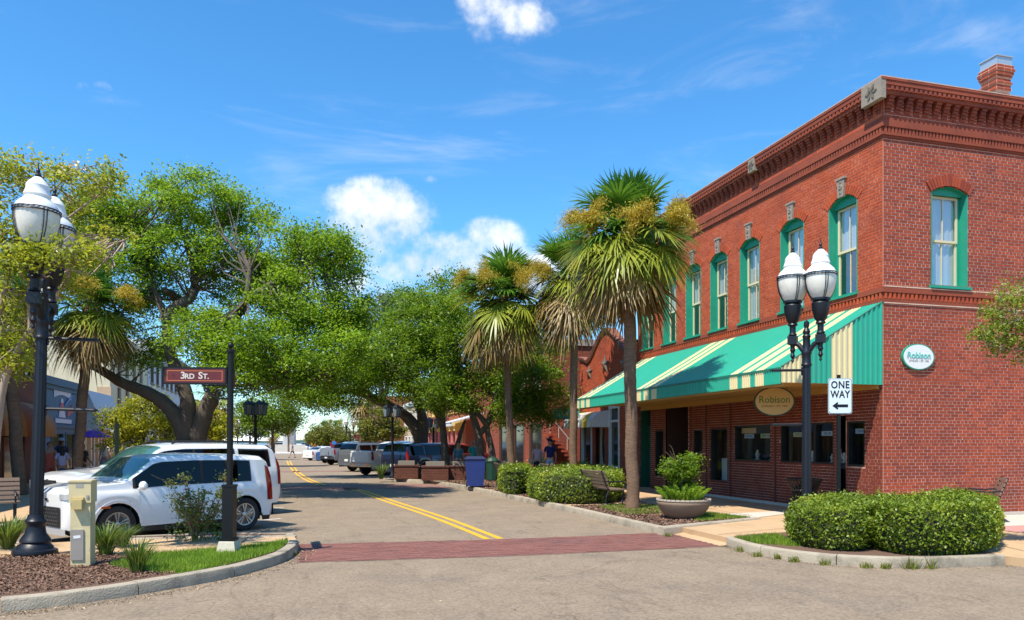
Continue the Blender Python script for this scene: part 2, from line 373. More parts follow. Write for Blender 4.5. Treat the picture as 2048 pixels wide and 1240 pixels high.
# painted lines
def ribbon(pts, w, z):
    b = MB(); P = [Vector((p[0], p[1], z)) for p in pts]; l = []; r = []
    for i, p in enumerate(P):
        t = (P[min(i + 1, len(P) - 1)] - P[max(i - 1, 0)]).normalized(); n = Vector((-t.y, t.x, 0)) * w / 2; l.append(p + n); r.append(p - n)
    return b.grid([l, r])
def smooth_line(pts, k=6):
    out = []
    for i in range(len(pts) - 1):
        p0 = Vector(pts[max(i - 1, 0)]); p1 = Vector(pts[i]); p2 = Vector(pts[i + 1]); p3 = Vector(pts[min(i + 2, len(pts) - 1)])
        for j in range(k):
            t = j / k; out.append(.5 * ((2 * p1) + (p2 - p0) * t + (2 * p0 - 5 * p1 + 4 * p2 - p3) * t * t + (3 * p1 - p0 - 3 * p2 + p3) * t ** 3))
    out.append(Vector(pts[-1])); return out
ln = T('lane_line', 'double yellow centre line curving down the middle of the street', 'road marking', kind='structure')
near = smooth_line([g(988, 1078), g(880, 1036), g(775, 1001), g(725, 983), g(692, 976)], 5)
far = smooth_line([g(650, 972), g(622, 962), g(603, 952), g(590, 941), g(585, 935)], 5)
far2 = [g(581, 931), g(577, 922)]
for P in (near, far, far2):
    for off in (-.13, .13):
        Q = [p + Vector((off, 0, 0)) for p in P]; ribbon(Q, .13, .004).build('stripe', M_yel, ln)
st = T('parking_line', 'white parking stall lines painted on the asphalt', 'road marking', kind='structure')
def stall(a, c): ribbon([a, c], .1, .004).build('stripe', M_whi, st)
for y0 in (19.3, 21.5, 22.6, 24.6, 28.2):
    stall((-.45, y0), (-5.2, y0 - 3.4))
for y0 in (36.3, 39.2, 42.2, 45.3, 58, 61, 64): stall((4.0, y0), (8.3, y0 + 4.0))

# ---------------------------------------------------------------- kerbs and pavements
def kerb(name, pts, h=SW, w=.16, seg=1.5, closed=False, side=1, z0=-.02):
    """stones with a rounded nose laid along a polyline; the face is on the polyline, the stone extends to its left (side=1)"""
    root = T(name, None, None, kind='structure'); P = [Vector((p[0], p[1], 0)) for p in pts]
    if closed: P.append(P[0])
    D = [0]
    for i in range(len(P) - 1): D.append(D[-1] + (P[i + 1] - P[i]).length)
    def at(d):
        for i in range(len(P) - 1):
            if d <= D[i + 1] or i == len(P) - 2:
                t = (d - D[i]) / max(1e-6, D[i + 1] - D[i]); return P[i].lerp(P[i + 1], t)
    def tan(d): return (at(min(D[-1], d + .15)) - at(max(0, d - .15))).normalized()
    n = max(1, round(D[-1] / seg))
    for k in range(n):
        a = D[-1] * k / n + .006; e = D[-1] * (k + 1) / n - .006; m = max(2, int((e - a) / .35) + 1); rows = []
        cuts = sorted({a, e} | {a + (e - a) * i / m for i in range(m + 1)} | {q for q in D if a + .02 < q < e - .02})
        dh = random.uniform(-.006, .006); ww = random.uniform(-.006, .006)
        for d in cuts:
            p = at(d); t = tan(d); nn = Vector((-t.y, t.x, 0)) * side; jit = random.uniform(-.004, .004)
            rows.append([p + nn * (o + ww + jit) + Vector((0, 0, z + (dh if z > .05 else 0))) for (o, z) in ((0, z0), (.004, h * .75), (.015, h * .93), (.035, h), (w, h), (w, z0))])
        b = MB(); b.grid(rows); b.poly(rows[0]); b.poly(rows[-1][::-1]); b.build('kerb_stone', M_conc, root, smooth=40)
    return root
# right: pavement slab under everything from the kerb to the facades
LK = smooth_line([g(0, 1226), g(120, 1213), g(300, 1186), g(460, 1156), g(560, 1127), g(590, 1110), g(597, 1097)], 4)
rk_h = smooth_line([g(1452, 1090), g(1458, 1094), g(1500, 1107), g(1580, 1121), g(1700, 1133), g(1850, 1137), g(2012, 1131)], 4)
kerbR = [g(1328, 1072), g(1310, 1067), g(1160, 1030), g(1000, 994), g(925, 978), g(860, 967)]
slabR = [(6.98, 13.85), (7.45, 14.15), (7.45, 11.9)] + [(p.x + .05, p.y + .1) for p in rk_h[4:]] + [(10.4, 8.75), (40, 8.75), (40, 14.6), (12.9, 14.6), (12.9, 46), (9.4, 46), (9.2, 36.5), (6.3, 35.2), (6.1, 32), (6.45, 27), (6.8, 22), (7.0, 17)]
sheet('pavement', slabR, SW - .02, M_aggr, thick=.2)
# ramp to the crosswalk: falls from the pavement to the road
b = MB(); b.grid([[(7.2, 12.0, .01), (7.2, 13.0, .01), (7.2, 14.15, .01)], [(8.7, 12.3, SW - .012), (8.7, 13.3, SW - .012), (8.7, 14.55, SW - .012)]]); b.build('ramp', M_aggr)['kind'] = 'structure'
# pale strip of walk by the side wall, brick band
sheet('walk_strip', [(13.2, 12.3), (40, 12.3), (40, 14.1), (13.2, 14.1)], SW - .012, M_walk)
sheet('walk_brick_band', [(13.2, 11.3), (40, 11.3), (40, 12.3), (13.2, 12.3)], SW - .012, mat('pink_pavers', (.45, .2, .17), .9, (.55, .28, .23), 8, .8))
sheet('walk_band', [(9.7, 16.2), (10.0, 15.2), (12.6, 16.4), (12.6, 16.7)], SW - .012, M_walk)
kerb('kerb_corner', rk_h, side=1)
kerb('kerb_street', kerbR, side=-1)
kerb('kerb_planter', [g(1328, 1072), g(1420, 1062), g(1522, 1050)], h=SW + .02, side=1)
kerb('kerb_far', [(6.1, 33.2), (5.2, 34.8), (4.3, 36.2), (5.0, 37.5), (8.6, 40.5)], side=-1)
kerb('kerb_island', [(6.2, 52.0), (3.6, 51.6), (3.3, 53.5), (4.5, 55.0), (8, 58)], side=-1)
sheet('pavement', [(3.5, 51.7), (6.2, 52.1), (13, 52), (13, 110), (9.5, 110), (9.5, 60), (4.6, 55), (3.4, 53.5)], SW - .02, M_aggr, thick=.2)
sheet('island_turf', [(2.2, 95), (12, 93), (12, 120), (2.2, 120)], .1, M_turf, thick=.2)
sheet('plaza', [(-40, 128), (40, 128), (40, 204), (-40, 204)], .05, mat('pale_plaza', (.5, .46, .4), .9, (.58, .54, .48), .4, .6), thick=.2)
# left: corner bed, landing, narrow island, far pavement
kerb('kerb_corner_left', LK, side=1)
slabL = [(p.x - .03, p.y + .12) for p in LK] + [(-.1, 14.55), (-1.4, 14.75), (-2.6, 15.0), (-12, 13.2), (-12, 9.4)]
sheet('pavement', slabL, SW - .02, M_aggr, thick=.2)
IS = [g(588, 1084), g(590, 1081), g(440, 1087), g(300, 1086)]
kerb('kerb_island_left', [(-.08, 14.5), (-.09, 14.95), (-1.5, 15.35), (-3.2, 15.2)], side=1)
kerb('kerb_island_front', [(-3.2, 14.75), (-1.4, 14.62), (-.08, 14.42)], side=1)
sheet('island_mulch', [(-.2, 14.55), (-.2, 14.85), (-1.5, 15.2), (-3.2, 15.1), (-3.2, 14.9), (-1.4, 14.75)], SW - .008, M_mulch)
sheet('pavement', [(-5.9, 12), (-5.9, 33), (-2.6, 27.6), (-2.2, 31.5), (-5.9, 33.5), (-5.9, 110), (-11.2, 110), (-14, 12)], SW - .02, M_aggr, thick=.2)
kerb('kerb_bulb', [(-5.9, 26.6), (-3.0, 27.4), (-1.4, 28.4), (-1.3, 31.4), (-5.9, 33.5)], side=1)
sheet('bulb_bed', [(-5.9, 26.8), (-3.0, 27.6), (-1.6, 28.6), (-1.5, 31.2), (-5.9, 33.2)], SW - .005, M_mulch, thick=.2)
kerb('kerb_left', [(-5.9, 15.2), (-5.9, 26.6)], side=1)
# beds: mulch and turf
bedLm = [(p.x - .14, p.y + .3) for p in LK[:14]] + [(-1.2, 11.5), (-2.2, 12.3), (-3.0, 13.1), (-7, 13.3), (-7, 9.75)]
bedLt = [(p.x - .17, p.y + .15) for p in LK[10:24]] + [(-.5, 13.35), (-1.3, 12.95), (-2.3, 12.55), (-2.55, 11.6), (-1.9, 10.9)]
sheet('bed_mulch', [(p.x - .1, p.y + .17) for p in LK[:22]] + [(-1.0, 12.4), (-3.4, 12.9), (-7, 13.1), (-7, 9.6)], SW - .012, M_mulch)
sheet('bed_turf', bedLt, SW - .004, M_turf)
bedR = [(7.12, 14.1), (9.9, 15.0), (9.5, 16.8), (9.35, 19.6), (7.0, 19.3)]
sheet('bed_mulch', bedR, SW - .008, M_mulch)
hb = [(p.x + .16, p.y + .16) for p in rk_h[3:-1]] + [(10.35, 9.3), (10.7, 11.2), (9.3, 12.6), (8.0, 12.4)]
sheet('bed_mulch', hb, SW - .008, M_mulch)
sheet('bed_mulch', [(6.95, 19.9), (9.6, 20.2), (9.9, 28.5), (6.5, 26.5)], SW - .008, M_mulch)
sheet('bed_mulch', [(6.45, 27), (9.5, 28.5), (9.3, 36), (5.2, 35.2), (6.2, 31)], SW - .009, M_mulch)

# grass blades and mulch chips
M_blade = leafmat('grass_blade', (.09, .17, .015), (.26, .40, .03), trans=.3)
def blades(name, pts, z, hmin, hmax, w, m, parent=None, lean=.5, kind='stuff', rs=RS):
    n = len(pts); P = np.column_stack([pts, np.full(n, z)]); a = rs.uniform(0, 2 * math.pi, n); hh = rs.uniform(hmin, hmax, n)[:, None]
    d = np.column_stack([np.cos(a), np.sin(a), np.zeros(n)]); q = np.column_stack([-np.sin(a), np.cos(a), np.zeros(n)]); ln_ = rs.uniform(.1, lean, n)[:, None]
    up = np.array([0, 0, 1.0]); V = np.empty((n, 4, 3))
    V[:, 0] = P - q * w / 2; V[:, 1] = P + q * w / 2; V[:, 2] = P + up * hh + d * hh * ln_ + q * w * .1; V[:, 3] = P + up * hh * .98 + d * hh * ln_ - q * w * .1
    return fastmesh(name, V.reshape(-1, 3), np.arange(4 * n).reshape(n, 4), m, parent, kind)
tag(blades('grass', scatter(bedLt, 16000), SW - .01, .03, .085, .009, M_blade), 'short bright green grass inside the kerbed corner bed by the street sign', 'grass')
g2 = [(8.2, 14.7), (9.75, 15.05), (9.4, 16.6), (9.0, 16.0)]
tag(blades('grass', np.vstack([scatter(g2, 3500), scatter([(7.3, 16.4), (9.0, 16.6), (9.2, 18.8), (7.6, 18.9)], 3000)]), SW - .01, .03, .09, .01, M_blade), 'patchy grass around the palm and stone planter bowl', 'grass')
tag(blades('grass', scatter([(7.45, 12.0), (7.42, 11.2), (7.9, 10.7), (8.5, 12.2)], 2600), SW - .01, .03, .09, .01, M_blade), 'grass strip between the kerb and the big clipped hedge', 'grass')
M_chip = mat('mulch_chip', (.09, .045, .03), .95, (.30, .18, .12), 3, .8, island=.85)
def chips(name, pts, z, s, label, m=M_chip):
    n = len(pts); P = np.column_stack([pts, z + RS.uniform(0, .02, n)]); V, Q = leaf_quads(P, RS.uniform(.5, 1.6, n) * s, RS.uniform(.3, .7, n) * s, 1.2)
    tag(fastmesh(name, V, Q, m, None, 'stuff'), label, 'mulch')
chips('mulch', scatter(bedLm, 16000), SW - .004, .042, 'brown wood chip mulch in the corner bed by the lamp post')
chips('mulch', scatter(bedR, 5000), SW, .06, 'brown leaf mulch under the stone planter bowl')
chips('mulch', np.vstack([scatter([(6.95, 19.9), (9.6, 20.2), (9.9, 28.5), (6.5, 26.5)], 3000), scatter([(6.45, 27), (9.5, 28.5), (9.3, 36), (5.2, 35.2), (6.2, 31)], 3000)]), SW, .07, 'dry leaf litter under the street trees')
chips('leaf_litter', np.vstack([np.array([(p.x + random.uniform(.0, .35), p.y - random.uniform(0, .35)) for p in LK for _ in range(9)]), scatter([(-3, 3), (9, 3), (9, 33), (-3, 33)], 260)]), .006, .035, 'scattered dry leaves and grit on the asphalt', mat('dry_leaf', (.30, .19, .09), .9, (.5, .38, .24), 3, .8, island=.9))
jm = mat('joint_dark', (.10, .07, .045), .95)
for (a, c) in (((7.5, 12.6), (12.6, 14.1)), ((9.4, 17.2), (12.6, 18.6)), ((9.4, 20.4), (12.6, 21.4)), ((9.6, 24), (12.6, 24.6)), ((10.9, 9.0), (12.6, 14.1)), ((-1.0, 13.2), (-.9, 14.6)), ((-2.6, 13.3), (-2.5, 14.8)), ((10.2, 15.6), (10.0, 27)), ((11.2, 8.9), (16, 11.2))):
    ribbon([a, c], .018, SW - .009).build('pavement_joint', jm)['kind'] = 'structure'
chips('gutter_grit', np.array([(p.x + random.uniform(.0, .28) ** 1.0, p.y - random.uniform(0, .22)) for p in LK for _ in range(60)] + [(p.x - random.uniform(0, .15), p.y - random.uniform(0, .2)) for p in rk_h for _ in range(30)]), .002, .018, 'dark grit gathered along the kerb faces', mat('grit_dark', (.07, .055, .04), .95, (.2, .15, .1), 3, .8, island=.9))
# small weeds along the kerb faces
for i, (u, v) in enumerate([(1480, 1103), (1515, 1113), (1555, 1118), (1590, 1124), (1648, 1130), (1735, 1136), (1772, 1137), (1825, 1138), (1860, 1137), (1335, 1074), (585, 1112)]):
    p = g(u, v); n = 60; pts = np.column_stack([p.x + RS.normal(0, .045, n), p.y + RS.normal(0, .03, n)])
    o = blades('weed_tuft', pts - np.array([[p.x, p.y]]), 0, .05, .2 if i in (7, 8) else .11, .014, leafmat('weed', (.10, .13, .015), (.24, .27, .04), (.36, .24, .07)), kind='thing', lean=.9); o.location = p
    tag(o, {7: 'tall bright grass tuft in the gutter below the big clipped hedge', 9: 'weed tuft at the kerb point where the brick crosswalk meets the planter bed', 10: 'weed tuft at the tip of the kerbed corner bed by the street sign'}.get(i, 'low brown green weed tuft in the gutter below the big clipped hedge'), 'weed', 'weeds along the kerb')
# ================================================================== brick buildings
class Fr:
    """a wall's own frame: s along it, z up, o outward"""
    def __init__(s, O, A, N): s.O = Vector(O); s.A = Vector(A); s.N = Vector(N)
    def __call__(s, a, z, o=0.0): return s.O + s.A * a + Vector((0, 0, z)) + s.N * o
def fbox(b, fr, s0, s1, z0, z1, o0, o1):
    P = [fr(a, z, o) for z in (z0, z1) for (a, o) in ((s0, o0), (s1, o0), (s1, o1), (s0, o1))]
    return b.add(P, [(3, 2, 1, 0), (4, 5, 6, 7), (0, 1, 5, 4), (1, 2, 6, 5), (2, 3, 7, 6), (3, 0, 4, 7)])
def arc_half(op, z):
    s0, s1, z0, z1, r = op; w = (s1 - s0) / 2
    if z < z0 or z > z1: return 0
    if r <= 0 or z <= z1 - r: return w
    Rr = (w * w + r * r) / (2 * r); dz = z - (z1 - Rr); return math.sqrt(max(0, Rr * Rr - dz * dz))
def cuts(a, e, z, ops, grow=0.0):
    iv = [(a, e)]
    for op in ops:
        h = arc_half(op, z)
        if h <= 0: continue
        c = (op[0] + op[1]) / 2; lo, hi = c - h - grow, c + h + grow; nx = []
        for (p, q) in iv:
            if hi <= p or lo >= q: nx.append((p, q))
            else:
                if lo > p + .02: nx.append((p, lo))
                if hi < q - .02: nx.append((hi, q))
        iv = nx
    return iv
def wall_sheet(b, fr, s0, s1, z0, z1, ops):
    zs = {z0, z1}
    for op in ops:
        zs |= {op[2], op[3] - max(0, op[4])} | {op[3] - op[4] * k / 5 for k in range(6)}
    zs = sorted(z for z in zs if z0 <= z <= z1)
    for i in range(len(zs) - 1):
        for (p, q) in cuts(s0, s1, zs[i] + .001, ops): b.poly([fr(p, zs[i]), fr(q, zs[i]), fr(q, zs[i + 1]), fr(p, zs[i + 1])])
    return b
def bricks(fr, s0, s1, z0, z1, ops, blen=.222, ch=.0745, mj=.011, proud=.007, rs=random, skip=None, single=None, header=6):
    """brick faces clipped at the openings; returns (builder of the many, list of single ones)"""
    b = MB(); one = []; j = 0; z = z0 + mj / 2
    while z + ch - mj <= z1 + .001:
        hd = header and j % header == header - 1
        L = blen / 2 if hd else blen; s = s0 - (L / 2 if j % 2 else 0); zm = z + (ch - mj) / 2
        while s < s1:
            for (p, q) in cuts(max(s, s0), min(s + L, s1), zm, ops):
                p += mj / 2; q -= mj / 2
                if q - p < .03 or (skip and skip(p, q, zm)): continue
                o = proud + rs.uniform(-.002, .0025)
                if single and single(p, q, zm): one.append((p, q, z, z + ch - mj, o)); continue
                c = .003; zt = z + ch - mj
                P = [fr(p, z), fr(q, z), fr(q, zt), fr(p, zt), fr(p + c, z + c, o), fr(q - c, z + c, o), fr(q - c, zt - c, o), fr(p + c, zt - c, o)]
                b.add(P, [(4, 5, 6, 7), (0, 1, 5, 4), (1, 2, 6, 5), (2, 3, 7, 6), (3, 0, 4, 7)])
            s += L
        z += ch; j += 1
    return b, one
def arch_ring(fr, c, w, zt, r, th=.2, n=13, o=.03, o0=0.0, gap=.012):
    Rr = (w * w + r * r) / (2 * r); zc = zt - Rr; a = math.asin(min(1, w / Rr)) * 1.04; b = MB()
    for i in range(n):
        t0 = -a + 2 * a * i / n + gap / Rr / 2; t1 = -a + 2 * a * (i + 1) / n - gap / Rr / 2
        q = [(c + math.sin(t) * rr, zc + math.cos(t) * rr) for (t, rr) in ((t0, Rr), (t1, Rr), (t1, Rr + th), (t0, Rr + th))]
        b.prism([fr(s, z, o0 - .02) for (s, z) in q], fr.N * (o - o0 + .02))
    return b
M_bc = mat('brick_cornice', (.20, .04, .02), .85, (.33, .07, .03), 5, .7, bump=.3, bscale=60, island=.5, stain=(.14, .03, .02), sscale=.9)  # darker than the facade brick: the cornice's shade is put into the colour
M_bf = mat('brick_facade', (.36, .054, .016), .85, (.52, .095, .026), 7, .7, bump=.3, bscale=60, island=.62, stain=(.21, .04, .022), sscale=.5)
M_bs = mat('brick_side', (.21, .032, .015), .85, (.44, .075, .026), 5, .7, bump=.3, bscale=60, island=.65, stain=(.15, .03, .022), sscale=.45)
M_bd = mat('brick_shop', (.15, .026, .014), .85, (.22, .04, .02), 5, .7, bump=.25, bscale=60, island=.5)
M_mf = mat('mortar_facade', (.40, .12, .065), .95, (.70, .48, .36), 2.2, .35)
M_ms = mat('mortar_pale', (.74, .54, .40), .95, (.58, .36, .26), 1.5, .7, stain=(.36, .13, .08), sscale=.7)
M_grn = mat('green_paint', (.012, .27, .17), .5, (.02, .32, .21), 4, .6)
M_cream = mat('cream_paint', (.72, .64, .42), .55, (.66, .57, .36), 5, .6)
M_stone = mat('carved_stone', (.24, .20, .16), .9, (.33, .28, .22), 9, .7, bump=.5, bscale=40)
M_curt = mat('white_blind', (.80, .82, .84), .8, (.72, .75, .78), 2, .6)
M_dark = mat('dark_interior', (.02, .018, .016), .9)
M_glass = glassmat('window_glass', (.92, .96, .98), .26)
M_shopglass = glassmat('shop_glass', (.80, .84, .84), .0)
FA = Fr((BX, 0, 0), (0, 1, 0), (-1, 0, 0)); SI = Fr((0, BY, 0), (1, 0, 0), (0, -1, 0))
bld = T('brick_building', 'two storey red brick corner building with green arched windows and bracketed cornice', 'building', (BX, BY, 0))
YE, XE, ZT = 27.1, 24.0, 9.55
wy = [15.55, 17.52, 19.5, 21.2, 22.8, 24.48, 26.25]; WW = .5
opsF = [(y - WW, y + WW, 5.40, 7.82, .22) for y in wy]
shop = [(14.80, 15.40, 1.28, 2.36), (15.44, 15.78, .15, 2.5), (15.88, 18.02, 1.30, 2.36), (18.47, 20.30, 1.30, 2.36), (20.68, 21.70, .62, 2.30), (22.18, 22.78, .9, 2.28), (23.15, 24.78, .15, 3.25), (24.95, 25.62, .6, 2.3), (26.0, 26.9, .15, 3.2)]
opsG = [(*q, 0) for q in shop]
xs0, xs1 = 13.98, 15.02
opsS = [(xs0, xs1, 5.46, 7.78, .16)]
b = MB(); wall_sheet(b, FA, BY, YE, .1, 9.0, opsF + opsG); b.build('wall_backing', M_mf, bld)
b = MB(); wall_sheet(b, SI, BX, XE, .1, 9.0, opsS); b.build('wall_backing', M_ms, bld)
b = MB(); b.poly([(BX, YE, 0), (XE, YE, 0), (XE, YE, 9.0), (BX, YE, 9.0)]); b.poly([(XE, BY, 0), (XE, YE, 0), (XE, YE, 9.0), (XE, BY, 9.0)]); b.build('rear_wall', M_bs, bld)
b = MB(); b.bb((BX + .05, BY + .05, 8.95), (XE, YE, 9.3)); b.build('roof', mat('roof_tar', (.12, .11, .1), .9), bld)
single = lambda p, q, z: BX + .15 < p < 14.75 and 1.05 < z < 3.35
bs, one = bricks(SI, BX, 24.0, .13, 8.98, opsS, single=single, mj=.013)
bw = bs.build('brick_field', M_bs, bld, kind='stuff')
bme = None; org = Vector(bld.location)
for (p, q, z, zt, o) in one[:300]:
    if bme is None:
        t = MB(); c = .015; t.add([(0, 0, 0), (1, 0, 0), (1, 0, 1), (0, 0, 1), (c, -1, .05), (1 - c, -1, .05), (1 - c, -1, .95), (c, -1, .95)], [(4, 5, 6, 7), (0, 1, 5, 4), (1, 2, 6, 5), (2, 3, 7, 6), (3, 0, 4, 7)])
        tmp = t.build('brick', M_bs); bme = tmp.data; bpy.data.objects.remove(tmp)
    inst('brick', bme, bld, Vector((p, BY, z)) - org, (0, 0, 0), (q - p, o, zt - z))
if len(one) > 300:
    b = MB()
    for (p, q, z, zt, o) in one[300:]: fbox(b, SI, p, q, z, zt, 0, o)
    b.build('brick_rest', M_bs, bld, kind='stuff')
bf, _ = bricks(FA, BY, YE, 4.75, 8.98, opsF, proud=.006, mj=.009); bf.build('brick_field', M_bf, bld, kind='stuff')
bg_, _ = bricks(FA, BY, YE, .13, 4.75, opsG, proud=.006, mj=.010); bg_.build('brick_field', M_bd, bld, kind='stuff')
# corner pier and base course
b = MB(); fbox(b, FA, BY - .02, BY + .5, .1, 3.2, 0.012, .03); 
b = MB(); fbox(b, FA, BY - .06, 15.4, .1, .2, 0, .05); fbox(b, FA, 15.8, 23.1, .1, .2, 0, .05); fbox(b, SI, BX - .05, XE, .1, .2, 0, .05); b.build('base_course', M_walk, bld)

# --- cornice: courses wrap both faces
def both(b, z0, z1, o):
    fbox(b, FA, BY - o, YE, z0, z1, -.1, o); fbox(b, SI, BX + .1, XE, z0, z1, -.1, o)
corn = MB()
for (z0, z1, o) in ((8.72, 8.775, .03), (8.775, 8.83, .06), (8.96, 9.10, .075), (9.10, 9.17, .045), (9.62, 9.70, .20), (9.70, 9.80, .23), (9.80, 9.90, .255), (9.90, 9.95, .27)): both(corn, z0, z1, o)
for (z0, z1, o) in ((8.83, 8.96, .03), (9.17, 9.62, .02)): both(corn, z0, z1, o)
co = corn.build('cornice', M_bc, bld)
for fr_, a_, e_, m_ in ((FA, BY, YE, M_bf), (SI, BX, 24.0, M_bs)):
    f_ = Fr(fr_.O + fr_.N * .02, fr_.A, fr_.N); b = MB(); b.poly([f_(a_, 9.172, .002), f_(e_, 9.172, .002), f_(e_, 9.618, .002), f_(a_, 9.618, .002)]); b.build('frieze_backing', M_mf if fr_ is FA else M_ms, co)
    q, _ = bricks(Fr(f_.O + f_.N * .002, f_.A, f_.N), a_, e_, 9.172, 9.618, [], mj=.01); q.build('brick_field', m_, co, kind='stuff')
d1 = MB(); d2 = MB(); d3 = MB()
def per(fr, a, e, sgn):
    n = int((e - a) / .095)
    for i in range(n):
        s = a + .095 * i; fbox(d1, fr, s + .015, s + .075, 8.832, 8.958, .02, .06)
    n = int((e - a) / .26)
    for i in range(n):
        s = a + .26 * i
        for k in range(5): fbox(d2, fr, s + .05, s + .19, 9.30 + k * .064, 9.30 + k * .064 + .056, .01, .045 + k * .032)
    n = int((e - a) / .13)
    for i in range(n):
        s = a + .13 * i; fbox(d3, fr, s + .02, s + .09, 9.705, 9.795, .2, .247)
per(FA, BY - .02, YE, 1); per(SI, BX - .02, 24.0, 1)
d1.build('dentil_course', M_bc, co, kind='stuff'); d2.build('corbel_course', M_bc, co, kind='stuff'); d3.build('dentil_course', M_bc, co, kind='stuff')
b = MB(); fbox(b, FA, BY - .27, YE, 9.951, 9.975, -.4, .275); fbox(b, SI, BX + .4, XE, 9.951, 9.975, -.4, .275); b.build('coping', mat('lime_coping', (.55, .47, .40), .9, (.42, .2, .13), 6, .7), co)
# parapet behind
b = MB(); fbox(b, FA, BY + .1, YE, 8.9, 9.94, -.35, -.11); fbox(b, SI, BX + .36, XE, 8.9, 9.94, -.35, -.11); b.build('parapet', M_bs, bld)
def rosette(fr, s, z, h, w, o0):
    b = MB(); fbox(b, fr, s - w / 2, s + w / 2, z - h / 2, z + h / 2, o0 - .1, o0 + .03); p = b.build('cornice_block', M_stone, bld)
    b = MB()
    for k in range(6):
        a = k * math.pi / 3; d = Vector((math.cos(a), math.sin(a))); n = Vector((-d.y, d.x)); r = h * .4
        b.prism([fr(s + d.x * .02, z + d.y * .02, o0 + .03), fr(s + d.x * r * .6 + n.x * r * .2, z + d.y * r * .6 + n.y * r * .2, o0 + .03), fr(s + d.x * r, z + d.y * r, o0 + .03), fr(s + d.x * r * .6 - n.x * r * .2, z + d.y * r * .6 - n.y * r * .2, o0 + .03)], fr.N * .02)
    b.build('carved_flower', mat('shaded_relief', (.12, .10, .08), .9, (.2, .17, .13), 12, .6), p)  # petals tinted dark: the shade of the carving is put into their colour
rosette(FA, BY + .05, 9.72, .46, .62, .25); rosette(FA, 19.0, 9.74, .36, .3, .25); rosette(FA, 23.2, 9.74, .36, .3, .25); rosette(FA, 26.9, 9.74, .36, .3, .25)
# string course under the windows
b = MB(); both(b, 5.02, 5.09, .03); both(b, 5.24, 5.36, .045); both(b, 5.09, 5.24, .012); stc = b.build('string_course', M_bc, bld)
b = MB()
for fr, a, e in ((FA, BY, YE), (SI, BX, 24.0)):
    for i in range(int((e - a) / .12)): fbox(b, fr, a + .12 * i + .02, a + .12 * i + .08, 5.095, 5.235, .01, .035)
b.build('dentil_course', M_bf, stc, kind='stuff')
b = MB(); fbox(b, SI, BX + .02, XE, 5.36, 5.385, -.02, .05); fbox(b, SI, BX, XE, 4.99, 5.015, -.02, .03); b.build('lime_line', M_ms, stc)

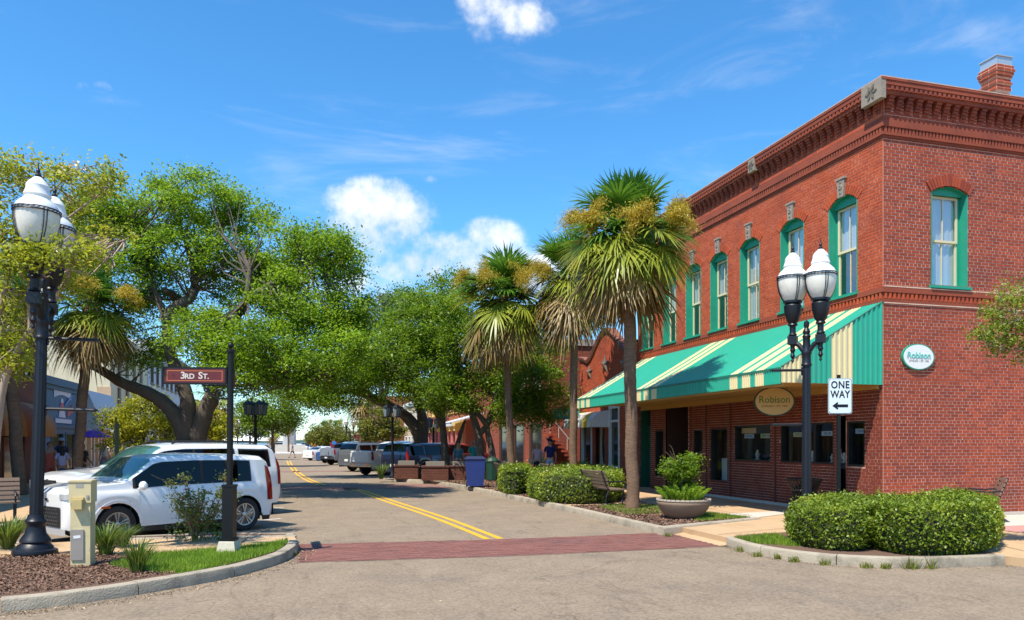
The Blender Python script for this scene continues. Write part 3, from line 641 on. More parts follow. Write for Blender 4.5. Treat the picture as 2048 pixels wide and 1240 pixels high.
# --- windows
def sash_window(fr, s0, s1, z0, z1, rise, key=False, drawn=(1, 1)):
    c = (s0 + s1) / 2; w = (s1 - s0) / 2; dep = .26; o = -dep
    cas = MB(); t = .1
    fbox(cas, fr, s0 - .005, s0 + .03, z0, z1 - rise + .02, o - .05, .004); fbox(cas, fr, s1 - .03, s1 + .005, z0, z1 - rise + .02, o - .05, .004)
    Rr = (w * w + rise * rise) / (2 * rise); zc = z1 - Rr; a = math.asin(min(1, w / Rr)); pts = [(c + math.sin(-a + 2 * a * k / 10) * Rr, zc + math.cos(-a + 2 * a * k / 10) * Rr) for k in range(11)]
    zl = z1 - rise - .02                                # panel in the arch head, and the soffit
    cas.prism([fr(s0, zl, o + .1)] + [fr(p, z, o + .1) for (p, z) in pts] + [fr(s1, zl, o + .1)], fr.N * .05)
    for k in range(10):
        (p0, q0), (p1, q1) = pts[k], pts[k + 1]; cas.poly([fr(p0, q0 - .012, o), fr(p1, q1 - .012, o), fr(p1, q1 - .012, .004), fr(p0, q0 - .012, .004)])
    fbox(cas, fr, s0 + .03, s0 + .09, z0, zl, o, o + .06); fbox(cas, fr, s1 - .09, s1 - .03, z0, zl, o, o + .06)
    cas.prism([fr(s0 - .06, z0 - .06, -.02), fr(s1 + .06, z0 - .06, -.02), fr(s1 + .06, z0, -.02), fr(s0 - .06, z0, -.02)], fr.N * .10)
    fbox(cas, fr, s0 - .004, s1 + .004, z0 - .03, z0 + .012, o - .04, .02)
    win = cas.build('window', M_grn, bld)
    sa = MB(); a0, a1 = s0 + .09, s1 - .09; f = .055; zm = (z0 + zl) / 2 + .02
    for (q0, q1, oo) in ((z0 + .015, zm + .03, o + .005), (zm - .02, zl, o + .03)):
        fbox(sa, fr, a0, a0 + f, q0, q1, oo, oo + .035); fbox(sa, fr, a1 - f, a1, q0, q1, oo, oo + .035)
        fbox(sa, fr, a0 + f, a1 - f, q0, q0 + f, oo + .001, oo + .036); fbox(sa, fr, a0 + f, a1 - f, q1 - f, q1, oo + .001, oo + .036)
        fbox(sa, fr, c - .012, c + .012, q0 + f, q1 - f, oo + .006, oo + .03)
    sa.build('sash', M_cream, win)
    for (q0, q1, oo) in ((z0 + .07, zm - .02, o + .02), (zm + .03, zl - .05, o + .045)):
        for (p, q) in ((a0 + f, c - .012), (c + .012, a1 - f)):
            gl = MB(); gl.poly([fr(p, q0, oo), fr(q, q0, oo), fr(q, q1, oo), fr(p, q1, oo)]); gl.build('pane', M_glass, win)
    cu = MB()
    for (on, q0, q1) in ((drawn[0], z0, zm), (drawn[1], zm, zl)):
        if not on: continue
        rows = [[fr(s0 + (s1 - s0) * i / 22, z, o - .025 - .012 * math.sin(i * 1.9)) for i in range(23)] for z in (q0, q1)]; cu.grid(rows)
    if cu.f: cu.build('curtain', M_curt, win, smooth=60)
    dk = MB(); fbox(dk, fr, s0 - .3, s1 + .3, z0 - .3, z1 + .2, o - 1.3, o - 1.2); fbox(dk, fr, s0 - .35, s0 - .3, z0 - .3, z1 + .2, o - 1.2, o - .05); fbox(dk, fr, s1 + .3, s1 + .35, z0 - .3, z1 + .2, o - 1.2, o - .05); fbox(dk, fr, s0 - .3, s1 + .3, z1 + .2, z1 + .25, o - 1.2, o - .05)
    dk.build('room', M_dark, win)
    arch_ring(fr, c, w + .005, z1 + .005, rise, .21 if key else .24, 15, .02 if key else .035).build('arch', M_bf if key else M_bs, win)
    if key:
        k_ = MB(); k_.prism([fr(c - .10, z1 - .04, .0), fr(c + .10, z1 - .04, .0), fr(c + .13, z1 + .38, .0), fr(c - .13, z1 + .38, .0)], fr.N * .07)
        fbox(k_, fr, c - .16, c + .16, z1 + .38, z1 + .43, 0, .09); ks = k_.build('keystone', M_stone, win)
        k2 = MB()
        M3 = Matrix((fr.A, Vector((0, 0, 1)), fr.N)).transposed()
        for zz, r in ((z1 + .2, .06), (z1 + .06, .025), (z1 + .32, .025)): k2.lathe([(r, 0), (r, .015), (r * .6, .02), (r * .5, .008), (.012, .008), (.01, .02)], 12, fr(c, zz, .07), M3)
        k2.build('carved_ring', M_stone, ks, smooth=30)
for i, y in enumerate(wy):
    sash_window(FA, y - WW, y + WW, 5.40, 7.82, .22, True, ((0, 1), (1, 1), (1, 1), (0, 1), (0, 1), (0, 1), (0, 1))[i])
sash_window(SI, xs0, xs1, 5.46, 7.78, .16, False, (1, 1))

# --- chimney
cc = Vector((16.55, BY + .62, 0)); ch = MB()
for (z0, z1, w) in ((9.2, 10.45, 0.205), (10.450, 10.510, 0.231), (10.510, 10.600, 0.218), (10.600, 10.660, 0.244), (10.660, 10.760, 0.218), (10.760, 10.820, 0.244), (10.820, 10.900, 0.264), (10.900, 10.980, 0.284), (10.980, 11.060, 0.264)):
    ch.bb((cc.x - w, cc.y - w, z0), (cc.x + w, cc.y + w, z1))
chm = ch.build('chimney', M_ms, bld)
bb_ = MB()
for fr, a in ((Fr((0, cc.y - .2065, 0), (1, 0, 0), (0, -1, 0)), cc.x), (Fr((cc.x - .2065, 0, 0), (0, 1, 0), (-1, 0, 0)), cc.y)):
    q, _ = bricks(fr, a - .205, a + .205, 9.5, 10.44, [], header=0); bb_.v, bb_.f, bb_.mi = bb_.v, bb_.f, bb_.mi; bb_.add(q.v, q.f)
    for (z0, z1, w) in ((10.450, 10.510, 0.231), (10.510, 10.600, 0.218), (10.600, 10.660, 0.244), (10.660, 10.760, 0.218), (10.760, 10.820, 0.244), (10.820, 10.900, 0.264), (10.900, 10.980, 0.284), (10.980, 11.060, 0.264)):
        f2 = Fr(fr.O + fr.N * (w - .2065), fr.A, fr.N); q, _ = bricks(f2, a - w, a + w, z0, z1 + .02, [], header=0, ch=z1 - z0 if z1 - z0 < .07 else .0745); bb_.add(q.v, q.f)
bb_.build('brick_field', M_bs, chm, kind='stuff')
b = MB(); b.bb((cc.x - .235, cc.y - .235, 11.060), (cc.x + .235, cc.y + .235, 11.260)); b.box((cc.x, cc.y, 11.275), (.52, .52, .03)); b.build('flue_cap', mat('galvanised', (.55, .58, .6), .4, metal=.6), chm)
# weed on the parapet
pw = blades('parapet_weed', RS.normal(0, .05, (40, 2)), 0, .06, .2, .012, MATS['weed'], kind='thing', lean=.8); pw.location = (16.4, BY + .1, 9.97)
tag(pw, 'small weed sprouting on the brick parapet beside the chimney', 'weed')

# --- shop front under the awning
fr = FA; M_blackf = mat('black_frame', (.012, .012, .013), .4); M_post = mat('shop_brown', (.10, .025, .018), .7)
room = MB()
fbox(room, fr, BY + .1, YE - .1, .12, .14, -4, -.3); fbox(room, fr, BY + .1, YE - .1, .1, 3.4, -4.05, -4); fbox(room, fr, BY + .1, YE - .1, 3.4, 3.5, -4, -.05); fbox(room, fr, BY + .2, BY + .25, .1, 3.4, -4, -.2); fbox(room, fr, YE - .25, YE - .2, .1, 3.4, -4, -.2)
for q in (20.45, 23.0, 24.9): fbox(room, fr, q, q + .05, .1, 3.4, -4, -.25)
room.build('shop_room', mat('shop_interior', (.05, .045, .04), .9), bld)
def shopwin(s0, s1, z0, z1, deep=.12, frame=.05, mullions=()):
    f = MB(); fbox(f, fr, s0, s0 + frame, z0, z1, -deep - .04, -.01); fbox(f, fr, s1 - frame, s1, z0, z1, -deep - .04, -.01); fbox(f, fr, s0 + frame, s1 - frame, z0, z0 + frame, -deep - .04, -.012); fbox(f, fr, s0 + frame, s1 - frame, z1 - frame, z1, -deep - .04, -.012)
    for m in mullions: fbox(f, fr, m - .04, m + .04, z0 + frame, z1 - frame, -deep - .03, -.02)
    w = f.build('shop_window', M_blackf, bld); e = [s0 + frame] + [q for m in mullions for q in (m - .04, m + .04)] + [s1 - frame]
    for i in range(0, len(e), 2):
        p = MB(); p.poly([fr(e[i], z0 + frame, -deep), fr(e[i + 1], z0 + frame, -deep), fr(e[i + 1], z1 - frame, -deep), fr(e[i], z1 - frame, -deep)]); p.build('pane', M_shopglass, w)
    return w
w1 = shopwin(*shop[0]); w2 = shopwin(*shop[2], mullions=(16.62,)); w3 = shopwin(*shop[3]); w4 = shopwin(*shop[4]); w5 = shopwin(*shop[5]); w6 = shopwin(*shop[7])
M_lblue = mat('sign_blue_white', (.45, .62, .8), .6); M_lgreen = mat('sign_green_white', (.55, .66, .4), .6); M_ink = mat('sign_ink', (.03, .08, .2), .6)
ROT_F = (R(90), 0, R(-90)); ROT_S = (R(90), 0, 0)
def winlabel(win, y, z, w, h, txt, m):
    b = MB(); fbox(b, fr, y - w / 2, y + w / 2, z - h / 2, z + h / 2, -.185, -.18); o = b.build('window_sign', m, win)
    text_mesh(txt, h * .75, 'lettering', M_ink, o, fr(y, z, -.178) - org, ROT_F, .001, sx=.8)
winlabel(w1, 15.12, 2.12, .42, .12, 'PEARLS', M_lblue); winlabel(w2, 16.32, 2.08, .5, .12, 'SEA LIFE', M_lblue); winlabel(w2, 17.5, 2.06, .42, .12, 'ESTATE', M_lgreen); winlabel(w3, 18.95, 2.04, .55, .13, 'DIAMONDS', M_lgreen); winlabel(w3, 19.8, 2.04, .5, .13, 'ANTIQUE', M_lblue)
b = MB(); fbox(b, fr, 19.45, 20.2, 2.12, 2.28, -.185, -.18); b.build('window_poster', mat('poster_pink', (.7, .5, .55), .6, (.8, .45, .1), 3, .5), w3)
# display busts and trays in the windows
M_bust = mat('display_linen', (.75, .72, .66), .8)
for (w, y, z, s) in ((w1, 14.95, 1.32, 1.0), (w1, 15.2, 1.32, .7), (w2, 16.15, 1.34, 1.1), (w2, 16.42, 1.34, .7), (w2, 15.98, 1.34, .8), (w2, 17.2, 1.34, .9), (w3, 19.0, 1.34, .8), (w3, 19.7, 1.34, .9)):
    b = MB(); b.lathe([(.09 * s, 0), (.1 * s, .02 * s), (.04 * s, .05 * s), (.07 * s, .14 * s), (.085 * s, .2 * s), (.04 * s, .25 * s), (.035 * s, .32 * s), (.0, .33 * s)], 12, fr(y, z, -.4)); b.build('display_bust', M_bust, w, smooth=40)
b = MB(); fbox(b, fr, 14.8, 20.4, 1.2, 1.32, -.75, -.2); b.build('display_shelf', mat('display_dark', (.05, .05, .055), .7), bld)
# white cabinet and shirt in the tall window
b = MB(); fbox(b, fr, 20.95, 21.6, .3, 1.35, -.9, -.35); fbox(b, fr, 20.98, 21.62, 1.35, 2.3, -.9, -.8); b.build('display_cabinet', mat('cabinet_white', (.62, .68, .68), .6), w4)
b = MB(); b.lathe([(.02, 0), (.15, .02), (.17, .3), (.15, .45), (.05, .5), (.0, .52)], 12, fr(20.85, 1.35, -.35)); b.build('hanging_shirt', mat('shirt_lilac', (.6, .55, .75), .8), w4, smooth=40)
for i, (y, c) in enumerate(((25.05, (.45, .06, .12)), (25.2, (.2, .05, .3)), (25.35, (.1, .12, .45)), (25.5, (.5, .2, .3)))):
    b = MB(); b.lathe([(.05, 0), (.12, .05), (.1, .6), (.08, .95), (.02, 1.0)], 10, fr(y, .65, -.4), flute=.2); b.build('hanging_dress', mat('dress_%d' % i, c, .8, tuple(q * 1.8 for q in c), 14, .8), w6)
b = MB(); fbox(b, fr, 25.2, 25.55, 1.75, 2.2, -.5, -.48); b.build('window_poster', mat('poster_orange', (.8, .2, .03), .6), w6)
b = MB(); fbox(b, fr, 15.46, 15.76, .16, 2.48, -.9, -.86); b.build('door', M_blackf, bld)
b = MB(); fbox(b, fr, 23.2, 24.75, .15, 3.2, -1.6, -1.55); fbox(b, fr, 23.15, 23.2, .15, 3.25, -1.6, -.05); fbox(b, fr, 24.73, 24.78, .15, 3.25, -1.6, -.05); b.build('entry_recess', mat('entry_dark', (.05, .02, .016), .8), bld)
gd = MB(); fbox(gd, fr, 26.02, 26.88, .15, 2.45, -.35, -.3); fbox(gd, fr, 26.0, 26.06, .15, 3.2, -.36, -.02); fbox(gd, fr, 26.84, 26.9, .15, 3.2, -.36, -.02); fbox(gd, fr, 26.06, 26.84, 2.42, 2.5, -.36, -.25); fbox(gd, fr, 26.06, 26.84, 3.12, 3.2, -.36, -.25)
dr = gd.build('door', mat('door_green', (.01, .09, .06), .5), bld)
b = MB(); fbox(b, fr, 26.1, 26.16, .7, 2.3, -.3, -.28); fbox(b, fr, 26.45, 26.51, .7, 2.3, -.3, -.28); fbox(b, fr, 26.16, 26.45, .7, .76, -.3, -.281); fbox(b, fr, 26.16, 26.45, 2.24, 2.3, -.3, -.281); fbox(b, fr, 26.1, 26.16, 2.55, 3.1, -.32, -.28); fbox(b, fr, 26.5, 26.56, 2.55, 3.1, -.32, -.28); fbox(b, fr, 26.16, 26.5, 2.55, 2.6, -.32, -.281); b.build('glazing_bead', M_cream, dr)
b = MB(); b.poly([fr(26.16, .76, -.285), fr(26.45, .76, -.285), fr(26.45, 2.24, -.285), fr(26.16, 2.24, -.285)]); b.build('pane', M_shopglass, dr)
for y in (18.24, 20.5, 21.95, 22.95): b = MB(); fbox(b, fr, y - .03, y + .03, .2, 3.25, .0, .022); b.build('pilaster_strip', M_post, bld)
# --- the metal awning
AW = T('awning', 'green and cream striped corrugated metal awning along the brick shop front', 'awning', (BX, BY, 3))
xo, zo, zw, zv = 10.02, 3.47, 5.0, 3.12; y0a, y1a = BY + .03, 26.75
M_ag = mat('awning_green', (.022, .36, .24), .42, (.035, .41, .285), 3, .6, spec=.5, stain=(.05, .33, .24), sscale=1.5); M_ac = mat('awning_cream', (.76, .66, .38), .4, (.70, .60, .34), 3, .5, spec=.6)
stripes = []; y = y0a
pat = [(.62, 0), (.16, 1), (.12, 0), (.16, 1), (.12, 0), (.16, 1)]   # green field then three narrow cream stripes
seq = [(.6, 0), (.34, 1), (.19, 0), (.34, 1), (.19, 0), (.34, 1)] + [(3.9, 0), (.34, 1), (.19, 0), (.34, 1), (.19, 0), (.34, 1)] * 3
for (w, c) in seq:
    if y >= y1a - .05: break
    stripes.append((y, min(y + w, y1a), c)); y += w
if stripes[-1][1] < y1a: stripes.append((stripes[-1][1], y1a, 0))
def corr(a, e, pitch=.085, amp=.022):
    n = max(1, round((e - a) / pitch)); p = (e - a) / n; out = []
    for i in range(n):
        for (t, h) in ((0, 0), (.5, 0), (.58, amp), (.92, amp)): out.append((a + p * (i + t), h))
    out.append((e, 0)); return out
sl = Vector((xo - BX, 0, zo - zw)).normalized(); nrm = Vector((sl.z, 0, -sl.x)); nrm = nrm if nrm.z > 0 else -nrm
for (a, e, c) in stripes:
    C = corr(a, e); b = MB()
    b.grid([[Vector((BX - .02, s, zw)) + nrm * h for (s, h) in C], [Vector(((BX + xo) / 2, s, (zo + zw) / 2)) + nrm * h for (s, h) in C], [Vector((xo, s, zo)) + nrm * h for (s, h) in C]])
    v = b.build('awning_panel', M_ac if c else M_ag, AW)
    b = MB(); b.grid([[Vector((xo - h - .004, s, zo + .005)) for (s, h) in C], [Vector((xo - h - .004, s, zv + (.0 if k % 4 < 2 else .012))) for k, (s, h) in enumerate(C)]]); b.build('valance', M_ac if c else M_ag, v)
xs = BX
for (a, e, c) in ((xo, xo + .6, 1), (xo + .6, xo + 1.26, 0), (xo + 1.26, xo + 1.82, 1), (xo + 1.82, BX - .01, 0)):
    C = corr(a, e, .13, .025); top = lambda x: zo + (zw - zo) * (x - xo) / (BX - xo)
    b = MB(); b.grid([[Vector((x, y0a - .012 - h, top(x) + .01)) for (x, h) in C], [Vector((x, y0a - .012 - h, zv + .03)) for (x, h) in C]]); b.build('end_panel', M_ac if c else M_ag, AW)
b = MB(); b.box((xo - .005, (y0a + y1a) / 2, zo - .02), (.05, y1a - y0a, .05)); b.tube([(xo, y0a - .02, zo + .025), (BX, y0a - .02, zw + .025)], .022, 6); b.box((xo + .03, (y0a + y1a) / 2, zv + .06), (.04, y1a - y0a - .05, .06)); b.build('frame', mat('awning_trim', (.02, .16, .11), .5), AW)
M_soff = mat('soffit_yellow', (.55, .33, .10), .7, (.48, .28, .08), 3, .5)
b = MB(); b.box(((xo + BX) / 2 + .04, (y0a + y1a) / 2, zv + .12), (BX - xo - .1, y1a - y0a - .1, .03)); b.build('soffit', M_soff, AW)
b = MB(); b.box((xo + .1, (y0a + y1a) / 2, zv + .03), (.06, y1a - y0a - .12, .13)); b.box((BX - .05, (y0a + y1a) / 2, zv + .02), (.06, y1a - y0a - .12, .16)); b.build('soffit_beam', M_soff, AW)
# --- oval hanging sign and oval wall sign
def oval(w, h, t, fr_, s, z, o, mrim, mface, parent):
    b = MB(); n = 40; ring = lambda k, q: (s + math.cos(k) * w / 2 * q, z + math.sin(k) * h / 2 * q); A = [2 * math.pi * i / n for i in range(n)]
    b.prism([fr_(*ring(k, 1), o) for k in A], fr_.N * t); r_ = b.build('rim', mrim, parent)
    b = MB(); b.prism([fr_(*ring(k, .92), o + t - .01) for k in A], fr_.N * .016); b.build('face', mface, parent)
M_deep = mat('deep_green', (.006, .05, .04), .45)
HS = Fr((0, 18.35, 0), (1, 0, 0), (0, -1, 0)); hx, hz = 11.72, 2.78
hsign = T('hanging_sign', 'oval tan Robison sign hanging under the striped awning', 'sign', (hx, 18.35, hz))
c0 = ony(1548, 803, 16.6); HS = Fr((0, 16.6, 0), Vector((math.cos(R(-24)), math.sin(R(-24)), 0)), Vector((math.sin(R(-24)), -math.cos(R(-24)), 0))); HS.O = Vector((c0.x, c0.y, 0)); hsign.location = (c0.x, c0.y, c0.z)
oval(1.0, .74, .05, HS, 0, c0.z, 0, M_deep, mat('sign_tan', (.58, .42, .17), .5), hsign)
rz = (R(90), 0, R(-24)); nv = HS.N
M_olive = mat('sign_olive', (.10, .17, .03), .5); M_brown = mat('sign_brown', (.22, .09, .02), .5)
text_mesh('Robison', .25, 'lettering', M_olive, hsign, nv * .058 + Vector((0, 0, .04)), rz, .003, sx=.92, offset=.002)
text_mesh('JEWELERS ~ EST. 1908', .068, 'lettering', M_brown, hsign, nv * .058 + Vector((0, 0, -.12)), rz, .002, sx=.95)
b = MB()
for s in (-.3, .3): b.tube([HS(s, c0.z + .3, .025), HS(s, 3.24, .025)], .008, 5)
b.build('hanger', M_blackf, hsign)
ws_c = (13.57, 3.80)
wsign = T('wall_sign', 'oval white Robison sign with green rim on the brick side wall', 'sign', (ws_c[0], BY, ws_c[1]))
oval(.90, .60, .05, SI, ws_c[0], ws_c[1], .012, M_grn, mat('sign_white', (.78, .80, .78), .5), wsign)
text_mesh('Robison', .2, 'lettering', mat('sign_teal', (.16, .50, .46), .5), wsign, Vector((0, -.072, .03)), ROT_S, .006, sx=1.0, offset=.003)
text_mesh('JEWELERS ~ EST. 1908', .06, 'lettering', mat('sign_grey', (.4, .4, .38), .5), wsign, Vector((0, -.072, -.09)), ROT_S, .002, sx=.95)
# ================================================================== neighbouring buildings
M_white = mat('white_trim', (.80, .79, .76), .5, (.74, .73, .70), 4, .5)
M_dgl = mat('dark_window', (.02, .025, .028), .08, spec=.8)
sb = T('star_brick_building', 'one storey red brick shop with curved parapet and metal stars', 'building', (BX, 27.2, 0))
S0, S1 = 27.16, 33.45
opsT = [(31.9, 33.2, .75, 2.95, 0), (30.45, 31.5, .15, 2.95, 0), (28.85, 29.95, .75, 3.4, 0)]
def para(y):
    t = abs(y - 30.3) / 3.15
    return 5.55 + 1.15 * (math.cos(min(1, t / .72) * math.pi) * .5 + .5) + .25 * max(0, (t - .72) / .28) ** .5
b = MB(); n = 40; wall_sheet(b, FA, S0, S1, .1, 3.6, opsT)
b.grid([[FA(S0 + (S1 - S0) * i / n, 3.6) for i in range(n + 1)], [FA(S0 + (S1 - S0) * i / n, para(S0 + (S1 - S0) * i / n)) for i in range(n + 1)]]); b.build('wall_backing', mat('mortar_star', (.50, .27, .2), .95, (.4, .16, .11), 3, .6), sb)
q, _ = bricks(FA, S0, S1, .13, 6.75, opsT, skip=lambda p, q, z: z + .05 > min(para(p), para(q)), proud=.006); q.build('brick_field', M_bf, sb, kind='stuff')
b = MB(); P = [S0 + (S1 - S0) * i / n for i in range(n + 1)]
b.grid([[FA(y, para(y) + dz, o) for y in P] for (dz, o) in ((-.14, .0), (-.14, .06), (-.05, .10), (.05, .12), (.07, .0), (.07, -.3), (-.2, -.3))]); b.build('parapet_moulding', mat('brick_weathered', (.2, .06, .04), .9, (.3, .12, .08), 6, .7), sb, smooth=40)
b = MB(); fbox(b, FA, S0, S1, .1, 5.3, -9, -.3); b.build('rear_wall', M_bs, sb)
for i, (y, z, s) in enumerate(((30.35, 5.2, .46), (32.2, 5.02, .38), (28.4, 5.05, .4))):
    b = MB(); pts = []
    for k in range(10):
        a = math.pi / 2 + k * math.pi / 5; r = s if k % 2 == 0 else s * .42; pts.append(FA(y + math.cos(a) * r, z + math.sin(a) * r, .03))
    c = FA(y, z, .12)
    for k in range(10): b.add([pts[k], pts[(k + 1) % 10], c], [(0, 1, 2)])
    st_o = b.build('barn_star', mat('star_metal', (.35, .28, .24), .5, (.16, .12, .1), 5, .6, metal=.5)); tag(st_o, ('large metal barn star on the centre of the curved brick parapet', 'small metal barn star on the brick parapet, on the side away from the corner', 'small metal barn star beside the tall corner building')[i], 'wall star', 'stars on the brick parapet')
def fwindow(parent, fr, s0, s1, z0, z1, f=.12, trans=None, mm=M_white, glass=M_dgl):
    b = MB(); fbox(b, fr, s0, s0 + f, z0, z1, -.12, .03); fbox(b, fr, s1 - f, s1, z0, z1, -.12, .03); fbox(b, fr, s0 + f, s1 - f, z1 - f, z1, -.12, .028); fbox(b, fr, s0 + f, s1 - f, z0, z0 + f, -.12, .028); fbox(b, fr, s0 - .08, s1 + .08, z0 - .1, z0 - .002, -.05, .1)
    if trans: fbox(b, fr, s0 + f, s1 - f, trans - .05, trans + .05, -.12, .026)
    w = b.build('window', mm, parent); g_ = MB(); g_.poly([fr(s0 + f, z0 + f, -.07), fr(s1 - f, z0 + f, -.07), fr(s1 - f, z1 - f, -.07), fr(s0 + f, z1 - f, -.07)]); g_.build('pane', glass, w); return w
fwindow(sb, FA, 31.9, 33.2, .75, 2.95); fwindow(sb, FA, 28.85, 29.95, .75, 3.4, trans=2.75)
b = MB(); fbox(b, FA, 30.45, 31.5, .15, 2.95, -.3, -.2); dr = b.build('door', mat('door_cream', (.62, .58, .45), .6), sb)
b = MB(); M3 = Matrix(((0, 0, -1), (1, 0, 0), (0, 1, 0))); b.prism([FA(31.0 + math.cos(a) * .2, 1.75 + math.sin(a) * .85, -.2) for a in [2 * math.pi * k / 20 for k in range(20)]], FA.N * .01); b.build('pane', M_dgl, dr)
aw2 = T('shop_awning', 'small white and yellow striped rounded awning over the star building door', 'awning', (BX, 31.7, 3))
for i in range(6):
    y0 = 29.9 + i * .6; rows = []
    for k in range(7):
        a = k / 6 * math.pi / 2; rows.append([FA(y0 + s, 2.72 + math.cos(a) * .5, math.sin(a) * .8) for s in (0, .6)])
    rows.append([FA(y0 + s, 2.5, .8) for s in (0, .6)]); b = MB(); b.grid(rows); b.build('awning_panel', (MATS['white_trim'], mat('awning_yellow', (.80, .58, .10), .7))[1 if i % 3 == 1 else 0], aw2, smooth=50)
b = MB(); b.prism([FA(29.9, 2.5, 0), FA(29.9, 2.5, .8)] + [FA(29.9, 2.72 + math.cos(k / 6 * math.pi / 2) * .5, math.sin(k / 6 * math.pi / 2) * .8) for k in range(6, -1, -1)], (0, .004, 0)); b.build('end_panel', M_white, aw2)
# teal banner sign
tp = dp(1133, 828, 34.2); b = MB(); b.box((0, 0, 0), (1.2, .06, .48)); tb = T('banner_sign', 'teal rectangular sign board projecting from the brick shops behind the palms', 'sign', tp); b.build('board', mat('teal_board', (.02, .28, .36), .5, (.03, .34, .42), 4, .5), tb, world=False)
b = MB(); b.lathe([(.09, 0), (.09, .01), (.06, .012)], 14, (0, -.03, 0), Matrix.Rotation(R(90), 3, 'X')); b.build('emblem', mat('emblem_pale', (.35, .5, .5), .5), tb, world=False)
b = MB(); b.tube([(-.6, 0, .3), (12.65 - tp.x, 0, .3)], .025, 6); b.build('bracket', M_blackf, tb, world=False)
# taller weathered brick building beyond the alley
ab = T('alley_brick_building', 'two storey weathered brick building beyond the alley behind the palms', 'building', (BX, 38, 0))
AY = 38.0; AS = Fr((0, AY, 0), (1, 0, 0), (0, -1, 0)); opsA = [(y, y + 1.2, 4.6, 6.4, .12) for y in (39.5, 42.5, 45.5, 48.5)] + [(y, y + 2.4, .5, 3.0, 0) for y in (39.2, 42.6, 46.0)]
b = MB(); wall_sheet(b, FA, AY, 52, .1, 7.3, opsA); wall_sheet(b, AS, BX, 26, .1, 7.3, []); b.build('wall_backing', mat('mortar_alley', (.38, .17, .12), .95, (.30, .11, .08), 2, .6), ab)
q, _ = bricks(AS, BX, 18.5, .13, 7.2, []); q.build('brick_field', mat('brick_alley', (.24, .045, .025), .9, (.34, .085, .045), 5, .7, island=.6, stain=(.2, .12, .1), sscale=.5), ab, kind='stuff')
q, _ = bricks(FA, AY, 52, .13, 7.2, opsA, blen=.3, ch=.1); q.build('brick_field', MATS['brick_alley'], ab, kind='stuff')
b = MB(); fbox(b, FA, AY - .15, 52, 7.0, 7.35, -.2, .15); fbox(b, AS, BX + .15, 26, 7.0, 7.35, -.2, .1); b.build('cornice', mat('grey_cornice', (.32, .27, .24), .9, (.4, .33, .28), 3, .7), ab)
b = MB(); fbox(b, FA, AY, 52, 0, 7.0, -9, -.4); b.build('core', M_dark, ab)
for op in opsA: fwindow(ab, FA, *op[:4], mm=M_white if op[2] > 4 else mat('shop_frame_brown', (.12, .05, .03), .6))
hr = MB(); p0 = ony(1100, 832, AY - .5); p1 = ony(1152, 896, AY - .5); hr.tube([p0, p1], .035, 6)
for t in (0, .33, .66, 1): p = p0.lerp(p1, t); hr.tube([p, (p.x, p.y, p.z - .9)], .02, 5)
sr_ = hr.build('stair_rail', mat('rail_pale', (.5, .45, .4), .5)); tag(sr_, 'pale sloping handrail running down the alley brick wall', 'handrail'); 
sst = MB()
for k in range(9):
    p = p0.lerp(p1, k / 8); sst.bb((p.x - .22, AY - .9, p.z - 1.05), (p.x + .22, AY - .02, p.z - .93))
sst.build('alley_steps', M_brb if 'M_brb' in globals() else M_bs)['kind'] = 'structure'
# pink columned store, then more fronts down to the river
def front_box(name, label, y0, y1, h, m, mtrim, x=BX, side=-1, depth=10, win=(), shopz=3.0, group=None, wm=None):
    fr = Fr((x, 0, 0), (0, 1, 0), (side, 0, 0)); t = T(name, label, 'building', (x, y0, 0), group=group); ops = []
    for (z0, z1, w, gap) in win:
        k = int((y1 - y0 - .6) / (w + gap)); st_ = (y1 - y0 - k * w - (k - 1) * gap) / 2
        for i in range(k): a = y0 + st_ + i * (w + gap); ops.append((a, a + w, z0, z1, 0))
    b = MB(); wall_sheet(b, fr, y0, y1, 0, h, ops); e = Fr((0, y0, 0), (-side, 0, 0), (0, -1, 0)); X = -side * x
    b.poly([(x, y0, 0), (x - side * depth, y0, 0), (x - side * depth, y0, h), (x, y0, h)]); b.poly([(x, y1, 0), (x - side * depth, y1, 0), (x - side * depth, y1, h), (x, y1, h)])
    b.poly([(x, y0, h - .3), (x - side * depth, y0, h - .3), (x - side * depth, y1, h - .3), (x, y1, h - .3)]); b.build('wall', m, t)
    b = MB(); fbox(b, fr, y0 - .1, y1 + .1, h - .35, h, -.3, .18); fbox(b, fr, y0, y1, h - .55, h - .351, -.1, .08); b.build('cornice', mtrim, t)
    b = MB(); fbox(b, fr, y0 + .02, y1 - .02, .02, h - .4, -depth + .1, -.35); b.build('core', M_dark, t)
    for op in ops: fwindow(t, fr, *op[:4], f=.09, mm=wm or mtrim)
    return t, fr
M_pink = mat('pink_paint', (.50, .15, .15), .6, (.56, .19, .18), 3, .5); M_yelc = mat('capital_yellow', (.70, .52, .16), .6)
pk, pf = front_box('columned_store', 'red brick store with pink columns and yellow capitals behind the street trees', 56, 74, 7.5, mat('brick_far', (.28, .07, .04), .9, (.36, .11, .06), 2, .7), M_yelc, x=12.0, win=((4.3, 6.2, 1.1, 1.0), (.6, 2.8, 2.2, .6)))
for y in np.arange(57, 74, 1.9):
    b = MB(); b.lathe([(.26, .15), (.26, .4), (.2, .45), (.18, 2.7), (.2, 2.75)], 14, (11.6, y, 0), flute=.08); c = b.build('column', M_pink, pk, smooth=40)
    b = MB(); b.box((11.6, y, 2.9), (.55, .55, .3)); b.box((11.6, y, 3.08), (.65, .65, .08)); b.build('capital', M_yelc, c)
b = MB(); b.bb((11.2, 56, 3.12), (12.0, 74, 3.5)); b.build('entablature', M_yelc, pk)
b = MB(); b.prism([(10.2, 52.5, 3.2), (12.6, 52.5, 3.9), (12.6, 52.5, 3.98), (10.2, 52.5, 3.3)], (0, 3.4, 0)); b.bb((10.2, 52.5, 3.0), (10.28, 55.9, 3.25)); 
